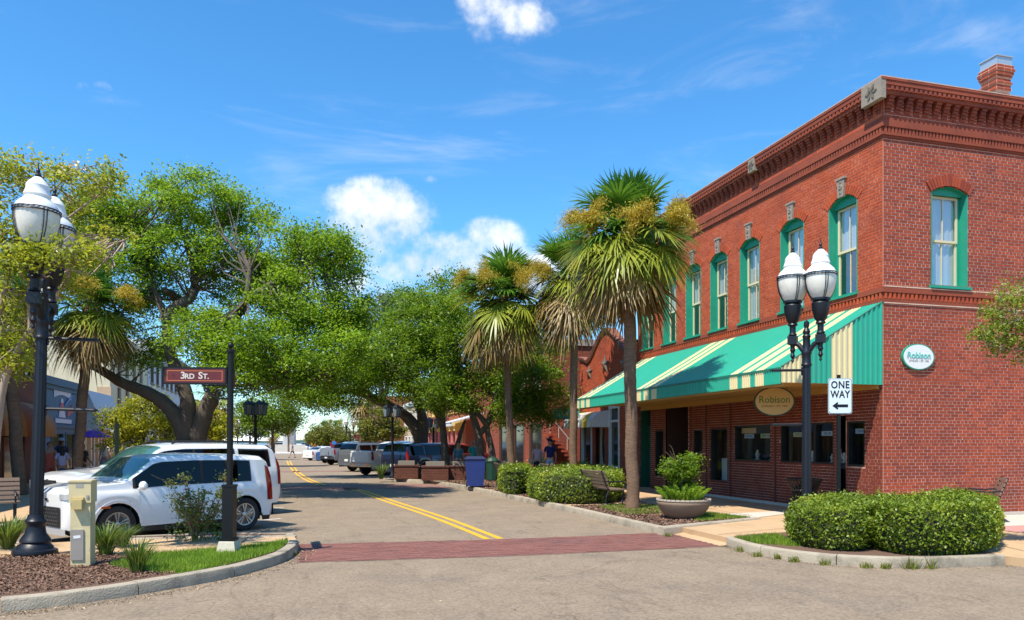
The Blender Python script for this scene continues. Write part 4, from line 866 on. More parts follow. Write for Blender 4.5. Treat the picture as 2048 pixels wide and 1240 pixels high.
wc = b.build('flat_canopy', mat('canopy_white', (.62, .64, .66), .6)); tag(wc, 'white sloping canopy over the pavement behind the street trees', 'canopy')
front_box('tan_store', 'tan two storey shop front beyond the pink columned store', 75, 96, 6.6, mat('stucco_tan', (.5, .38, .24), .9, (.55, .42, .28), 1, .6), M_white, win=((3.8, 5.6, 1.1, 1.1), (.6, 2.6, 2, .7)))
rb, rf = front_box('red_far_building', 'tall red brick building with green awnings toward the river', 118, 146, 9, MATS['brick_far'], M_stone, x=11.5, win=((3.9, 5.6, 1.2, 1.3), (6.4, 8, 1.2, 1.3), (.6, 2.7, 2, .7)))
for i, y in enumerate((119, 126, 133, 140)):
    b = MB(); b.prism([(11.5, y, 3.7), (9.9, y, 2.7), (9.9, y, 2.45), (11.5, y, 2.45)], (0, 5.5, 0)); o = b.build('green_awning', mat('awning_teal', (.01, .30, .22), .6)); tag(o, 'plain green shop awning on the tall red brick building toward the river', 'awning', 'green awnings toward the river')
# left side of the street
LX = -11.0
M_brb = mat('brick_brown', (.20, .06, .035), .9, (.27, .09, .05), 3, .7, bump=.3, bscale=30)
bb1, f1 = front_box('brown_brick_building', 'dark red brick building with orange dome awnings behind the lamp post', 14, 37.7, 8.2, M_brb, mat('cornice_brown', (.16, .07, .045), .9), x=LX, side=1, win=((4.6, 6.8, 1.1, 1.2), (.3, 2.7, 2.4, .5)))
M_or = mat('awning_orange', (.55, .17, .03), .7, (.62, .22, .05), 3, .5); M_or2 = mat('awning_rust', (.36, .09, .03), .7)
for i, y0 in enumerate((25.2, 29.2, 33.2)):
    t = T('dome_awning', ('orange dome awning on the brown brick building beside the blue shop', 'orange dome awning, middle one on the brown brick building', 'orange dome awning at the far left of the brown brick building')[2 - i], 'awning', (LX, y0, 2.3), group='orange dome awnings'); N_ = 12
    for s in range(6):
        rows = []
        for k in range(7):
            el = k / 6 * math.pi / 2; rows.append([Vector((LX + math.cos(el) * 1.3 * (.25 + .75 * math.sin(a)), y0 + 1.75 - math.cos(a) * 1.75, 2.3 + math.sin(el) * 1.2)) for a in (math.pi * s / 6, math.pi * (s + .5) / 6, math.pi * (s + 1) / 6)])
        rows.insert(0, [p - Vector((0, 0, .22)) for p in rows[0]]); b = MB(); b.grid(rows); b.build('awning_panel', M_or if s % 2 == 0 else M_or2, t, smooth=50)
bl, f2 = front_box('blue_shop', 'blue panelled one storey shop with a white and red logo', 37.8, 44.75, 4.85, mat('blue_panel', (.045, .12, .22), .6, (.055, .145, .26), 2, .5), mat('blue_trim', (.035, .10, .18), .6), x=LX, side=1, win=((.2, 2.35, 1.9, .3),))
b = MB(); fbox(b, f2, 37.9, 44.7, 2.55, 2.7, 0, .12); b.build('fascia', MATS['blue_trim'], bl)
ROT_L = (R(90), 0, R(90)); M_lw = mat('logo_white', (.62, .64, .74), .6); M_lr = mat('logo_red', (.55, .10, .10), .6); M_lb = mat('logo_blue', (.10, .25, .6), .6)
lg = MB()
for k in range(8):
    t0, t1 = k / 8, (k + 1) / 8; zz = lambda t: 3.95 + .18 * math.sin(t * math.pi)
    lg.prism([f2(39.6 + t0 * 2.7, zz(t0), .01), f2(39.6 + t1 * 2.7, zz(t1), .01), f2(39.6 + t1 * 2.7, zz(t1) + .34, .01), f2(39.6 + t0 * 2.7, zz(t0) + .34, .01)], (.02, 0, 0))
lo = lg.build('logo_arch', M_lw, bl)
b = MB(); b.prism([f2(40.3, 3.05, .01), f2(41.4, 3.05, .01), f2(41.1, 3.6, .01), f2(41.0, 3.95, .01), f2(40.7, 3.95, .01), f2(40.6, 3.6, .01)], (.02, 0, 0)); b.build('logo_lighthouse', M_lw, bl)
b = MB(); b.prism([f2(40.55, 3.4, .03), f2(41.15, 3.4, .03), f2(41.05, 3.75, .03), f2(40.65, 3.75, .03)], (.01, 0, 0)); b.build('logo_red_band', M_lr, bl); b = MB(); b.prism([f2(41.7, 3.1, .01), f2(42.6, 3.35, .01), f2(42.6, 3.75, .01), f2(41.7, 3.3, .01)], (.02, 0, 0)); b.build('logo_red_hull', M_lr, bl); b = MB(); b.prism([f2(43.6, 3.95, .01), f2(44.4, 4.3, .01), f2(44.35, 4.38, .01), f2(43.6, 4.2, .01)], (.02, 0, 0)); b.build('logo_red_blade', M_lr, bl)
b = MB(); b.prism([f2(41.3, 3.6, .03), f2(42.5, 4.15, .03), f2(42.45, 4.25, .03), f2(41.25, 3.7, .03)], (.015, 0, 0)); b.build('logo_oar', M_lb, bl)
b = MB(); fbox(b, f2, 39.8, 42.4, 2.78, 2.98, .01, .03); b.build('logo_band', M_lw, bl)
b = MB(); fbox(b, f2, 44.4, 44.72, .1, 2.5, -.05, .06); b.build('pilaster', M_white, bl)
wb = T('shingle_shop', 'low shop with white shingle boards above a dark tan front', 'building', (LX, 44.8, 0)); f3 = Fr((LX, 0, 0), (0, 1, 0), (1, 0, 0))
b = MB(); fbox(b, f3, 44.8, 50.4, .05, 2.9, -8, -.1); b.build('wall', mat('tan_wall', (.30, .19, .11), .9, (.36, .24, .15), 2, .6), wb)
for k in range(9):
    z = 2.55 + k * .23; b = MB(); b.prism([f3(44.8, z, 1.0 - k * .1), f3(44.8, z, 1.03 - k * .1), f3(44.8, z + .25, .92 - k * .1), f3(44.8, z + .25, .88 - k * .1)], (0, 5.6, 0)); b.build('shingle_board', mat('shingle_white', (.55, .60, .62), .8, (.62, .66, .68), 3, .6), wb)
b = MB(); b.prism([f3(44.82, 2.5, -.1), f3(44.82, 2.5, .98), f3(44.82, 4.6, .1), f3(44.82, 4.6, -.1)], (0, .03, 0)); b.build('gable_end', MATS['shingle_white'], wb); b = MB(); b.prism([f3(50.35, 2.5, -.1), f3(50.35, 2.5, .98), f3(50.35, 4.6, .1), f3(50.35, 4.6, -.1)], (0, .03, 0)); b.build('gable_end', MATS['shingle_white'], wb)
for (y, w) in ((45.4, 1.2), (47.2, 1.0), (48.8, 1.2)): fwindow(wb, Fr((LX - .1, 0, 0), (0, 1, 0), (1, 0, 0)), y, y + w, .3, 2.3, mm=M_white)
ct, f4 = front_box('cream_building', 'tall cream stucco building with a blank side wall rising behind the blue shop', 50.5, 62, 8.6, mat('stucco_cream', (.68, .62, .42), .9, (.72, .66, .47), .7, .6), mat('cream_trim', (.6, .5, .34), .8), x=LX, side=1, depth=16, win=((3.6, 5.4, 1.1, 1.2), (6.0, 7.6, 1.1, 1.2), (.4, 2.6, 2, .5)))
b = MB(); b.bb((LX - .7, 50.44, 0), (LX + .06, 50.5, 5.2)); b.build('corner_pier', mat('stone_tan', (.55, .40, .24), .9, (.6, .45, .3), 4, .6), ct)
front_box('white_building', 'white three storey building glimpsed through the oak branches', 62.3, 84, 9.6, mat('stucco_white', (.55, .58, .60), .9, (.6, .63, .65), 1, .6), M_stone, x=LX, side=1, win=((3.6, 5.4, 1.2, 1.1), (6.4, 8.4, 1.2, 1.1), (.4, 2.6, 2, .5)))
front_box('brick_row_building', 'brick shop row beyond the white building on the oak side', 84.5, 116, 6.5, MATS['brick_far'], M_stone, x=LX, side=1, win=((3.6, 5.2, 1.2, 1.3), (.4, 2.6, 2, .5)))

# ================================================================== street furniture
M_iron = mat('dark_iron', (.006, .008, .014), .42, (.010, .013, .020), 8, .6, spec=.4)
M_globe = mat('frosted_globe', (.78, .77, .70), .25, (.72, .70, .62), 2.5, .6, spec=.6, stain=(.55, .47, .36), sscale=3.0)
M_cap = mat('globe_cap', (.82, .84, .84), .3)
def twin_lamp(name, label, base, ang, s=1.0, lean=(0, 0), rods=(), group=None, arm=.48):
    t = T(name, label, 'street lamp', base, group=group); t.rotation_euler = (lean[0], lean[1], 0); t.scale = (s, s, s)
    L = lambda mb, n, m, sm=35, p=t: mb.build(n, m, p, smooth=sm, world=False)
    b = MB(); b.lathe([(.30, 0), (.31, .03), (.30, .07), (.25, .09), (.24, .12), (.20, .17), (.215, .2), (.2, .24), (.145, .32), (.125, .42), (.13, .45), (.145, .48), (.145, .51), (.12, .54), (.11, .6)], 24); L(b, 'base', M_iron)
    b = MB(); b.lathe([(.095, .58), (.092, 1.6), (.078, 3.25), (.076, 3.28)], 24, flute=.07); b.lathe([(.10, 3.28), (.105, 3.31), (.09, 3.34), (.085, 3.5), (.10, 3.53), (.10, 3.57), (.075, 3.62), (.07, 3.85), (.085, 3.88), (.06, 3.92), (.075, 3.98), (.04, 4.05), (.055, 4.1), (.05, 4.17), (.0, 4.22)], 16); L(b, 'pole', M_iron)
    d = Vector((math.cos(ang), math.sin(ang), 0))
    for k in (-1, 1):
        e = d * k; c = e * arm
        b = MB(); b.tube([e * .03 + Vector((0, 0, 3.55)), e * .15 + Vector((0, 0, 3.72)), e * .3 + Vector((0, 0, 3.8)), c + Vector((0, 0, 3.82))], [.05, .05, .045, .05], 8)
        b.box(c + Vector((0, 0, 3.82)), (.17, .17, .17), ang); b.lathe([(.0, 3.36), (.03, 3.4), (.018, 3.44), (.05, 3.5), (.03, 3.56), (.055, 3.62), (.04, 3.68), (.06, 3.74)], 12, c); A = L(b, 'arm', M_iron)
        b = MB(); b.lathe([(.05, 3.9), (.09, 3.93), (.06, 3.97), (.06, 4.1), (.10, 4.13), (.08, 4.17), (.12, 4.22), (.165, 4.4), (.175, 4.52), (.15, 4.56), (.185, 4.58), (.185, 4.62)], 18, c); L(b, 'cup', M_iron, 35, A)
        b = MB(); b.lathe([(.17, 4.62), (.215, 4.68), (.265, 4.80), (.295, 4.94), (.30, 5.08)], 56, c, flute=.018); G = L(b, 'globe', M_globe, 25)
        b = MB(); b.lathe([(.305, 5.08), (.30, 5.12), (.26, 5.2), (.19, 5.27), (.165, 5.30), (.185, 5.33), (.165, 5.38), (.15, 5.44), (.155, 5.47), (.12, 5.53), (.07, 5.58), (.05, 5.6)], 28, c); L(b, 'cap', M_cap, 35, G)
        b = MB(); b.lathe([(.03, 5.6), (.045, 5.63), (.02, 5.66), (.03, 5.7), (.012, 5.74), (.0, 5.86)], 10, c); L(b, 'finial', M_iron, 35, G)
        b = MB()
        for zz in (5.075, 5.115): b.tube([c + Vector((math.cos(a) * .312, math.sin(a) * .312, zz)) for a in [2 * math.pi * q / 28 for q in range(29)]], .008, 5)
        for q in range(28): a = 2 * math.pi * q / 28; a2 = 2 * math.pi * (q + 1) / 28; b.tube([c + Vector((math.cos(a) * .312, math.sin(a) * .312, 5.075)), c + Vector((math.cos(a2) * .312, math.sin(a2) * .312, 5.115))], .005, 4)
        for q in range(4):
            for da in (-.07, .07):
                a = ang + .6 + q * math.pi / 2 + da; b.tube([c + Vector((math.cos(a) * (r + .006), math.sin(a) * (r + .006), z)) for (r, z) in ((.18, 4.62), (.22, 4.68), (.27, 4.8), (.3, 4.94), (.305, 5.1))], .007, 4)
        L(b, 'cage', M_iron, 35, G)
    for (z, a, ln) in rods:
        e = Vector((math.cos(a), math.sin(a), 0)); b = MB(); b.tube([e * .06 + Vector((0, 0, z)), e * ln + Vector((0, 0, z))], .027, 8); b.lathe([(.034, 0), (.034, .03)], 10, e * ln + Vector((0, 0, z - .015))); b.tube([e * .02 + Vector((0, 0, z - .1)), e * .09 + Vector((0, 0, z - .1)), e * .09 + Vector((0, 0, z + .06))], .015, 5); L(b, 'banner_rod', M_iron)
    return t
pL = g(70, 1108, SW); ra = math.atan2(RT[1], RT[0])
twin_lamp('street_lamp', 'dark iron twin globe street lamp standing in the mulch corner bed', pL, R(93), lean=(0, R(1.6)), rods=((3.3, ra + .15, .8), (2.22, ra + .15, .8)))
pR = dp(1613, 900, 15.2); pR.z = SW - .02
twin_lamp('street_lamp', 'dark iron twin globe street lamp behind the clipped corner hedge', pR, R(-50), .99, rods=((3.2, ra + math.pi - .1, .68), (2.1, ra + math.pi - .1, .68)), arm=.27)
pF = dp(700, 900, 75); pF.z = .1; twin_lamp('street_lamp', 'distant twin globe street lamp beside the parked cars toward the river', pF, R(10), .74)
pF = dp(475, 900, 62); pF.z = .1; twin_lamp('street_lamp', 'distant globe street lamp beyond the big oak trunk', pF, R(80), .66)
def lantern_post(label, base, h, s=1.0, n=4):
    t = T('lantern_post', label, 'street lamp', base, group='black lantern posts'); L = lambda mb, nn, m, p=t: mb.build(nn, m, p, world=False, smooth=35)
    b = MB(); b.lathe([(.16 * s, 0), (.16 * s, .1), (.09 * s, .2), (.07 * s, .6), (.055 * s, h - .75 * s), (.08 * s, h - .7 * s), (.03 * s, h - .6 * s)], 14); L(b, 'pole', M_iron)
    for k in range(n):
        a = 2 * math.pi * k / n + .5; c = Vector((math.cos(a) * .33 * s, math.sin(a) * .33 * s, h - .62 * s))
        b = MB(); b.tube([(0, 0, h - .85 * s), (c.x * .6, c.y * .6, h - .9 * s), (c.x, c.y, c.z)], .02 * s, 6); w = .16 * s
        for i in range(4):
            q = a + math.pi / 4 + i * math.pi / 2; e = Vector((math.cos(q), math.sin(q), 0)); e2 = Vector((math.cos(q + math.pi / 2), math.sin(q + math.pi / 2), 0))
            b.tube([c + e * w * .8, c + e * w * 1.2 + Vector((0, 0, .42 * s))], .015 * s, 4); b.tube([c + e * w * 1.2 + Vector((0, 0, .42 * s)), c + e2 * w * 1.2 + Vector((0, 0, .42 * s))], .015 * s, 4); b.tube([c + e * w * .8, c + e2 * w * .8], .015 * s, 4); b.tube([c + (e + e2) * .5 * w * .8, c + (e + e2) * .5 * w * 1.2 + Vector((0, 0, .42 * s))], .008 * s, 4)
        b.lathe([(w * 1.3, .42 * s), (w * .9, .5 * s), (w * .3, .56 * s), (.0, .62 * s)], 4, c); A = L(b, 'lantern', M_iron)
        b = MB(); b.lathe([(w * .75, .01), (w * 1.12, .41 * s)], 4, c); L(b, 'glass', mat('lantern_glass', (.25, .3, .32), .2), A)
q = dp(511, 900, 31); q.z = SW; lantern_post('black post with a cluster of square lanterns beside the oak bulb bed', q, 3.45)
lantern_post('black post with square lanterns beside the brick planter boxes', g(785, 956, SW), 3.55)
q = dp(867, 900, 44); q.z = SW; lantern_post('black post with square lanterns in front of the pink columns', q, 3.2)
q = dp(616, 900, 110); q.z = .1; lantern_post('small distant black lantern post at the end of the street island', q, 3.0)
# street name sign
p3 = g(458, 1103, SW); t = T('street_name_sign', 'black post with maroon 3RD ST. street name blade on a concrete foot', 'street sign', p3); t.rotation_euler = (0, R(.5), 0)
M_blk = mat('black_paint', (.006, .006, .007), .45, spec=.35); M_mar = mat('maroon_enamel', (.115, .012, .014), .4, (.13, .016, .016), 3, .4); M_orl = mat('orange_line', (.62, .20, .05), .5)
b = MB(); b.lathe([(.205, -.02), (.205, .01), (.17, .16), (.16, .17)], 4, M=Matrix.Rotation(-YAW + math.pi / 4, 3, 'Z')); b.build('concrete_foot', mat('foot_concrete', (.62, .56, .44), .9, (.54, .48, .38), 8, .6, bump=.3), t, world=False)
b = MB(); b.box((0, 0, .6), (.17, .17, .86), -YAW); b.box((0, 0, .19), (.22, .22, .04), -YAW); b.box((0, 0, 1.03), (.19, .19, .03), -YAW); b.build('post_sleeve', M_blk, t, world=False)
b = MB(); b.lathe([(.047, 1.0), (.047, 3.1), (.065, 3.11), (.065, 3.14), (.03, 3.16)], 16); b.lathe([(.045 * math.sin(math.pi * k / 8) + .001, 3.215 - .045 * math.cos(math.pi * k / 8)) for k in range(9)], 14); b.build('post', M_blk, t, world=False, smooth=40)
e = Vector((RT[0], RT[1], 0)); nf = Vector((-FW[0], -FW[1], 0)); S3 = Fr((0, 0, 0), -e, nf)
b = MB(); fbox(b, S3, .055, 1.05, 2.6, 2.87, -.02, .02); bl3 = b.build('blade', M_blk, t, world=False)
b = MB(); fbox(b, S3, .085, 1.02, 2.63, 2.84, .0, .022); b.build('blade_face', M_mar, bl3, world=False)
b = MB()
for (a0, a1, z0, z1) in ((.12, .985, 2.655, 2.663), (.12, .985, 2.807, 2.815), (.12, .128, 2.663, 2.807), (.977, .985, 2.663, 2.807)): fbox(b, S3, a0, a1, z0, z1, .0, .0235)
b.build('border_line', M_orl, bl3, world=False)
M_ltr = mat('sign_letter', (.62, .55, .50), .5)
rot3 = (R(90), 0, -YAW)
for (tx, sz, off, dz) in (('3', .15, .735, 0), ('RD', .11, .63, -.012), ('S', .15, .46, 0), ('T.', .11, .375, -.012)): text_mesh(tx, sz, 'lettering', M_ltr, bl3, S3(off, 2.735 + dz, .024), rot3, .002, sx=1.05, offset=.003)
b = MB(); sp = []
for k in range(26): a = k / 25 * math.pi * 2.6; r = .075 * (1 - k / 32); sp.append(S3(.16 + math.cos(a) * r, 2.47 + math.sin(a) * r))
b.tube(sp, .015, 5); sp = []
for k in range(22): a = math.pi + k / 21 * math.pi * 2.3; r = .05 * (1 - k / 30); sp.append(S3(.37 + math.cos(a) * r, 2.53 + math.sin(a) * r))
b.tube(sp, .014, 5); b.tube([S3(.05, 2.38), S3(.2, 2.385), S3(.3, 2.45), S3(.42, 2.585)], .016, 5); b.tube([S3(.05, 2.585), S3(.45, 2.588)], .01, 5); b.build('scroll_bracket', M_blk, bl3, world=False)
d2 = Vector((-.03, .9995, 0)); n2 = Vector((.9995, .03, 0)); S4 = Fr((0, 0, 0), d2, n2)
b = MB(); fbox(b, S4, .055, 1.05, 2.62, 2.9, -.02, .02); bl4 = b.build('blade', M_blk, t, world=False); b = MB(); fbox(b, S4, .085, 1.02, 2.65, 2.87, -.022, .022); b.build('blade_face', M_mar, bl4, world=False)
# ONE WAY sign
pw_ = dp(1680, 900, 14.9); pw_.z = SW - .02; t = T('one_way_sign', 'white ONE WAY sign with left arrow in front of the brick corner', 'traffic sign', pw_); ow = R(-20)
W1 = Fr((0, 0, 0), (math.cos(ow), math.sin(ow), 0), (math.sin(ow), -math.cos(ow), 0)); zc = 2.63; w, h, r = .455, .70, .045
def rrect(w, h, r, k=5):
    out = []
    for (cx, cz, a0) in ((w / 2 - r, h / 2 - r, 0), (-w / 2 + r, h / 2 - r, 90), (-w / 2 + r, -h / 2 + r, 180), (w / 2 - r, -h / 2 + r, 270)):
        for i in range(k + 1): a = R(a0 + 90 * i / k); out.append((cx + math.cos(a) * r, cz + math.sin(a) * r))
    return out
b = MB(); b.box((0, .04, 1.55), (.06, .06, 3.0), ow); b.build('post', M_blk, t, world=False)
for nm, q, o, m in (('panel', 0, .0, mat('sign_sheet', (.66, .76, .84), .35)), ('border', .018, .004, M_blk), ('panel_face', .034, .006, MATS['sign_sheet'])):
    b = MB(); b.prism([W1(x, zc + z, o) for (x, z) in rrect(w - q, h - q, r)], W1.N * .003); b.build(nm, m, t, world=False)
rw = (R(90), 0, ow)
text_mesh('ONE', .20, 'lettering', M_blk, t, W1(0, zc + .215, .011), rw, .002, sx=.80, spacing=1.1, offset=.004); text_mesh('WAY', .20, 'lettering', M_blk, t, W1(0, zc + .03, .011), rw, .002, sx=.78, spacing=1.05, offset=.004)
b = MB(); az_ = zc - .19; b.prism([W1(x, az_ + z, .0095) for (x, z) in ((-.15, 0), (-.05, -.075), (-.035, -.05), (-.06, -.028), (.15, -.028), (.15, .028), (-.06, .028), (-.035, .05), (-.05, .075))], W1.N * .003); b.build('arrow', M_blk, t, world=False)
# utility pedestal
pb = g(166, 1129, SW); t = T('utility_pedestal', 'cream metal utility pedestal with grey access panel in the corner bed', 'utility box', pb, -YAW + R(12)); M_crm = mat('pedestal_cream', (.66, .55, .30), .6, (.60, .50, .28), 5, .6, stain=(.42, .33, .18), sscale=4)
b = MB(); b.box((0, 0, .44), (.25, .22, .92)); b.box((.0, 0, 1.02), (.28, .26, .3)); b.box((0, 0, 1.165), (.30, .28, .025)); b.build('case', M_crm, t, world=False)
b = MB(); b.box((-.035, -.118, .29), (.16, .02, .42)); b.build('access_panel', mat('panel_grey', (.33, .29, .25), .5, (.28, .25, .22), 5, .5), t, world=False)
b = MB(); b.box((-.035, -.1295, .40), (.09, .004, .04), M=Matrix.Rotation(R(-5), 3, 'Y')); b.build('sticker', M_white, t, world=False)
b = MB(); [b.box((.13, -.12, z), (.012, .02, .06)) for z in (.22, .7)]; b.box((.1, -.135, .95), (.03, .012, .045)); b.build('hinge_and_lock', mat('lock_steel', (.4, .38, .34), .4, metal=.6), t, world=False)
b = MB(); b.box((0, -.1305, 1.10), (.1, .004, .05)); b.build('label_plate', mat('plate_grey', (.35, .33, .28), .5), t, world=False)
b = MB(); b.box((-.02, -.155, .85), (.13, .09, .13)); b.box((-.02, -.13, .93), (.15, .05, .03)); b.build('socket_cover', mat('cover_tan', (.50, .38, .15), .4, (.56, .44, .2), 6, .5), t, world=False)
# benches
M_slat = mat('bench_slat', (.16, .105, .075), .7, (.23, .16, .115), 6, .7, stretch=(8, 1, 1))
def bench(label, loc, rz, ln=1.5, group='slatted benches'):
    t = T('park_bench', label, 'bench', loc, rz, group)          # sits along local x, faces local -y
    for k in range(5): b = MB(); b.box((0, -.38 + k * .1, .44), (ln, .075, .03)); b.build('seat_slat', M_slat, t, world=False)
    for k in range(5): b = MB(); b.box((0, .09 + k * .035, .52 + k * .095), (ln, .03, .075), M=Matrix.Rotation(R(-18), 3, 'X')); b.build('back_slat', M_slat, t, world=False)
    for s in (-1, 1):
        x = s * (ln / 2 - .1); b = MB(); b.tube([(x, -.42, 0), (x, -.36, .08), (x, -.38, .3), (x, -.4, .43), (x, .04, .41), (x, .12, .55), (x, .27, .95)], .022, 6); b.tube([(x, .2, 0), (x, .13, .06), (x, .12, .25), (x, .05, .41)], .022, 6); b.tube([(x, -.4, .43), (x, -.44, .58), (x, -.36, .66), (x, -.05, .64), (x, .18, .68)], .018, 6); b.build('end_frame', M_iron, t, world=False)
    return t
bench('wood slat bench beside the nearest palm, its back to the street', (7.95, 19.5, SW), R(90) + R(4))
bench('wood slat bench against the brick side wall beyond the corner hedge', (14.5, 13.15, SW), R(228), 1.2)
bench('wood slat bench partly hidden behind the small hedge near the blue bin', (7.3, 27.4, SW), R(85))
bench('wood slat bench between the two clipped hedges', (8.6, 25.6, SW), R(88))
bench('dark slat bench behind the lamp post on the parking side', (-6.6, 18.3, SW), R(20), 1.7)
# bins
p = g(950, 974, SW); t = T('recycling_bin', 'tall blue plastic wheeled bin under the street trees', 'bin', p, R(-10)); M_bb = mat('bin_blue', (.012, .03, .16), .5, (.015, .04, .2), 4, .5)
b = MB(); b.add([(x * s, y * s, z) for (z, s) in ((.05, .82), (1.0, 1.0), (1.04, 1.06), (1.08, 1.06)) for (x, y) in ((-.37, -.33), (.37, -.33), (.37, .33), (-.37, .33))], [(3, 2, 1, 0)] + [(4 * k + i, 4 * k + (i + 1) % 4, 4 * k + 4 + (i + 1) % 4, 4 * k + 4 + i) for k in range(3) for i in range(4)] + [(12, 13, 14, 15)]); b.build('body', M_bb, t, world=False)
b = MB(); b.add([(-.41, -.37, 1.08), (.41, -.37, 1.08), (.41, .37, 1.08), (-.41, .37, 1.08), (-.3, -.25, 1.17), (.3, -.25, 1.17), (.3, .25, 1.17), (-.3, .25, 1.17)], [(4, 5, 6, 7), (0, 1, 5, 4), (1, 2, 6, 5), (2, 3, 7, 6), (3, 0, 4, 7)]); b.build('lid', mat('bin_lid', (.01, .02, .07), .5), t, world=False)
for s in (-1, 1): b = MB(); b.lathe([(.11, -.03), (.11, .03)], 14, (s * .3, .3, .1), Matrix.Rotation(R(90), 3, 'Y')); b.build('wheel', M_blk, t, world=False)
t = T('trash_receptacle', 'black flared slat trash can against the shop wall behind the lamp', 'bin', (11.35, 15.25, SW)); b = MB()
for k in range(26): a = 2 * math.pi * k / 26; e = Vector((math.cos(a), math.sin(a), 0)); b.tube([e * .26, e * .27 + Vector((0, 0, .6)), e * .38 + Vector((0, 0, .82))], .014, 4)
b.lathe([(.375, .82), (.4, .83), (.4, .86), (.37, .85)], 24); b.lathe([(.27, .02), (.27, .06)], 20); b.lathe([(.28, .58), (.29, .6), (.28, .62)], 20); b.build('slat_basket', M_blk, t, world=False)
b = MB(); b.lathe([(.22, .03), (.23, .7), (.2, .7)], 16); b.build('liner', M_blk, t, world=False)
t = T('trash_receptacle', 'dark green ribbed trash can beside the street tree trunks', 'bin', (8.3, 33.0, SW)); b = MB(); b.lathe([(.27, 0), (.29, .05), (.3, .8), (.32, .82), (.32, .88), (.22, 1.0), (.08, 1.05)], 20, flute=.05); b.build('body', mat('bin_green', (.01, .05, .03), .5), t, world=False)
# brick planter boxes with pale crates
M_pb = mat('planter_brick', (.09, .035, .025), .9, (.13, .055, .04), 8, .7, bump=.3)
for i, (u, v, w, lab) in enumerate(((925, 960, 1.3, 'low brick planter box with pale trough nearest the blue bin'), (870, 961, 1.2, 'low brick planter box between the two lantern posts'), (812, 958, 1.1, 'low brick planter box at the foot of the lantern post'), (1000, 958, 1.2, 'low brick planter box behind the tree trunk by the green can'))):
    p = g(u, v, SW); t = T('brick_planter', lab, 'planter', p, R(-12), 'brick planter boxes'); f = Fr((0, 0, 0), (1, 0, 0), (0, -1, 0))
    b = MB(); b.box((0, .4, .3), (w, .8, .6)); b.box((0, .4, .62), (w + .08, .88, .06)); b.build('box_wall', M_pb, t, world=False)
    q, _ = bricks(Fr((-w / 2, 0, 0), (1, 0, 0), (0, -1, 0)), 0, w, .02, .56, [], header=0); q.build('brick_field', mat('planter_brickface', (.10, .035, .022), .9, (.17, .06, .035), 5, .7, island=.6), t, world=False, kind='stuff')
    b = MB(); b.box((0, .4, .74), (w * .7, .5, .2)); b.build('trough', mat('trough_pale', (.24, .21, .17), .8), t, world=False)
# stone planter bowl
pp = g(1367, 1036, SW); bowl = T('planter_bowl', 'round stone planter bowl filled with foxtail fern and a leafy shrub', 'planter', pp)
b = MB(); b.lathe([(.30, 0), (.33, .02), (.45, .14), (.54, .3), (.58, .44), (.60, .50), (.585, .54), (.60, .555), (.60, .585), (.57, .6), (.52, .595), (.50, .5)], 40); b.build('bowl', mat('bowl_stone', (.24, .165, .11), .85, (.31, .22, .155), 7, .7, bump=.25, bscale=50), bowl, smooth=40, world=False).scale.z = .72
b = MB()
for k in range(36): a = 2 * math.pi * k / 36; b.box((math.cos(a) * .588, math.sin(a) * .588, .585), (.035, .085, .05), a)
b.build('rim_beads', mat('bowl_rim', (.46, .40, .32), .85), bowl, world=False, kind='stuff').scale.z = .72
b = MB(); b.lathe([(.5, .54), (.2, .58), (.0, .6)], 20); b.build('soil', M_mulch, bowl, world=False).scale.z = .72
# market umbrella, info boards, far marina
up = onx(187, 900, -9.2); t = T('market_umbrella', 'small purple market umbrella outside the shingle shop', 'umbrella', (up.x, up.y, SW)); b = MB(); b.lathe([(.0, 2.3), (.35, 2.2), (.75, 1.95), (.74, 1.93)], 8); b.build('canopy', mat('purple_canvas', (.22, .05, .42), .8), t, world=False); b = MB(); b.lathe([(.025, 0), (.025, 2.28)], 8); b.build('pole', M_white, t, world=False)
q = dp(232, 900, 30); t = T('sign_post', 'dark green post sign standing before the yellow shrub', 'sign post', (q.x, q.y, SW)); b = MB(); b.box((0, 0, 1.35), (.07, .07, 2.7)); b.box((.03, 0, 1.85), (.16, .05, 1.2)); b.build('post', mat('post_green', (.012, .03, .022), .5), t, world=False)
q = dp(627, 900, 105); t = T('arrow_warning_sign', 'orange diamond warning sign with black arrow near the street end', 'traffic sign', (q.x, q.y, .1)); b = MB(); b.box((0, 0, 1.2), (.08, .08, 2.4)); b.build('post', M_stone, t, world=False); b = MB(); b.box((0, -.06, 1.55), (.66, .03, .66), M=Matrix.Rotation(R(45), 3, 'Y')); b.build('panel', mat('sign_orange', (.75, .28, .01), .5), t, world=False); b = MB(); b.prism([(.1, -.09, 1.55), (-.1, -.09, 1.8), (-.2, -.09, 1.75), (-.05, -.09, 1.55), (-.2, -.09, 1.35), (-.1, -.09, 1.3)], (0, -.01, 0)); b.build('arrow', M_blk, t, world=False)
q = dp(668, 900, 70); t = T('no_entry_sign', 'red round sign with blue disc on a post among the parked cars', 'traffic sign', (q.x, q.y, .1)); b = MB(); b.box((0, 0, 1.0), (.06, .06, 2.0)); b.build('post', M_stone, t, world=False); b = MB(); b.lathe([(.36, 0), (.36, .03)], 20, (0, -.05, 1.55), Matrix.Rotation(R(90), 3, 'X')); b.build('disc', mat('sign_red', (.3, .03, .04), .5), t, world=False); b = MB(); b.lathe([(.18, 0), (.18, .03)], 20, (0, -.08, 1.72), Matrix.Rotation(R(90), 3, 'X')); b.build('blue_disc', mat('sign_blue', (.05, .25, .6), .5), t, world=False)
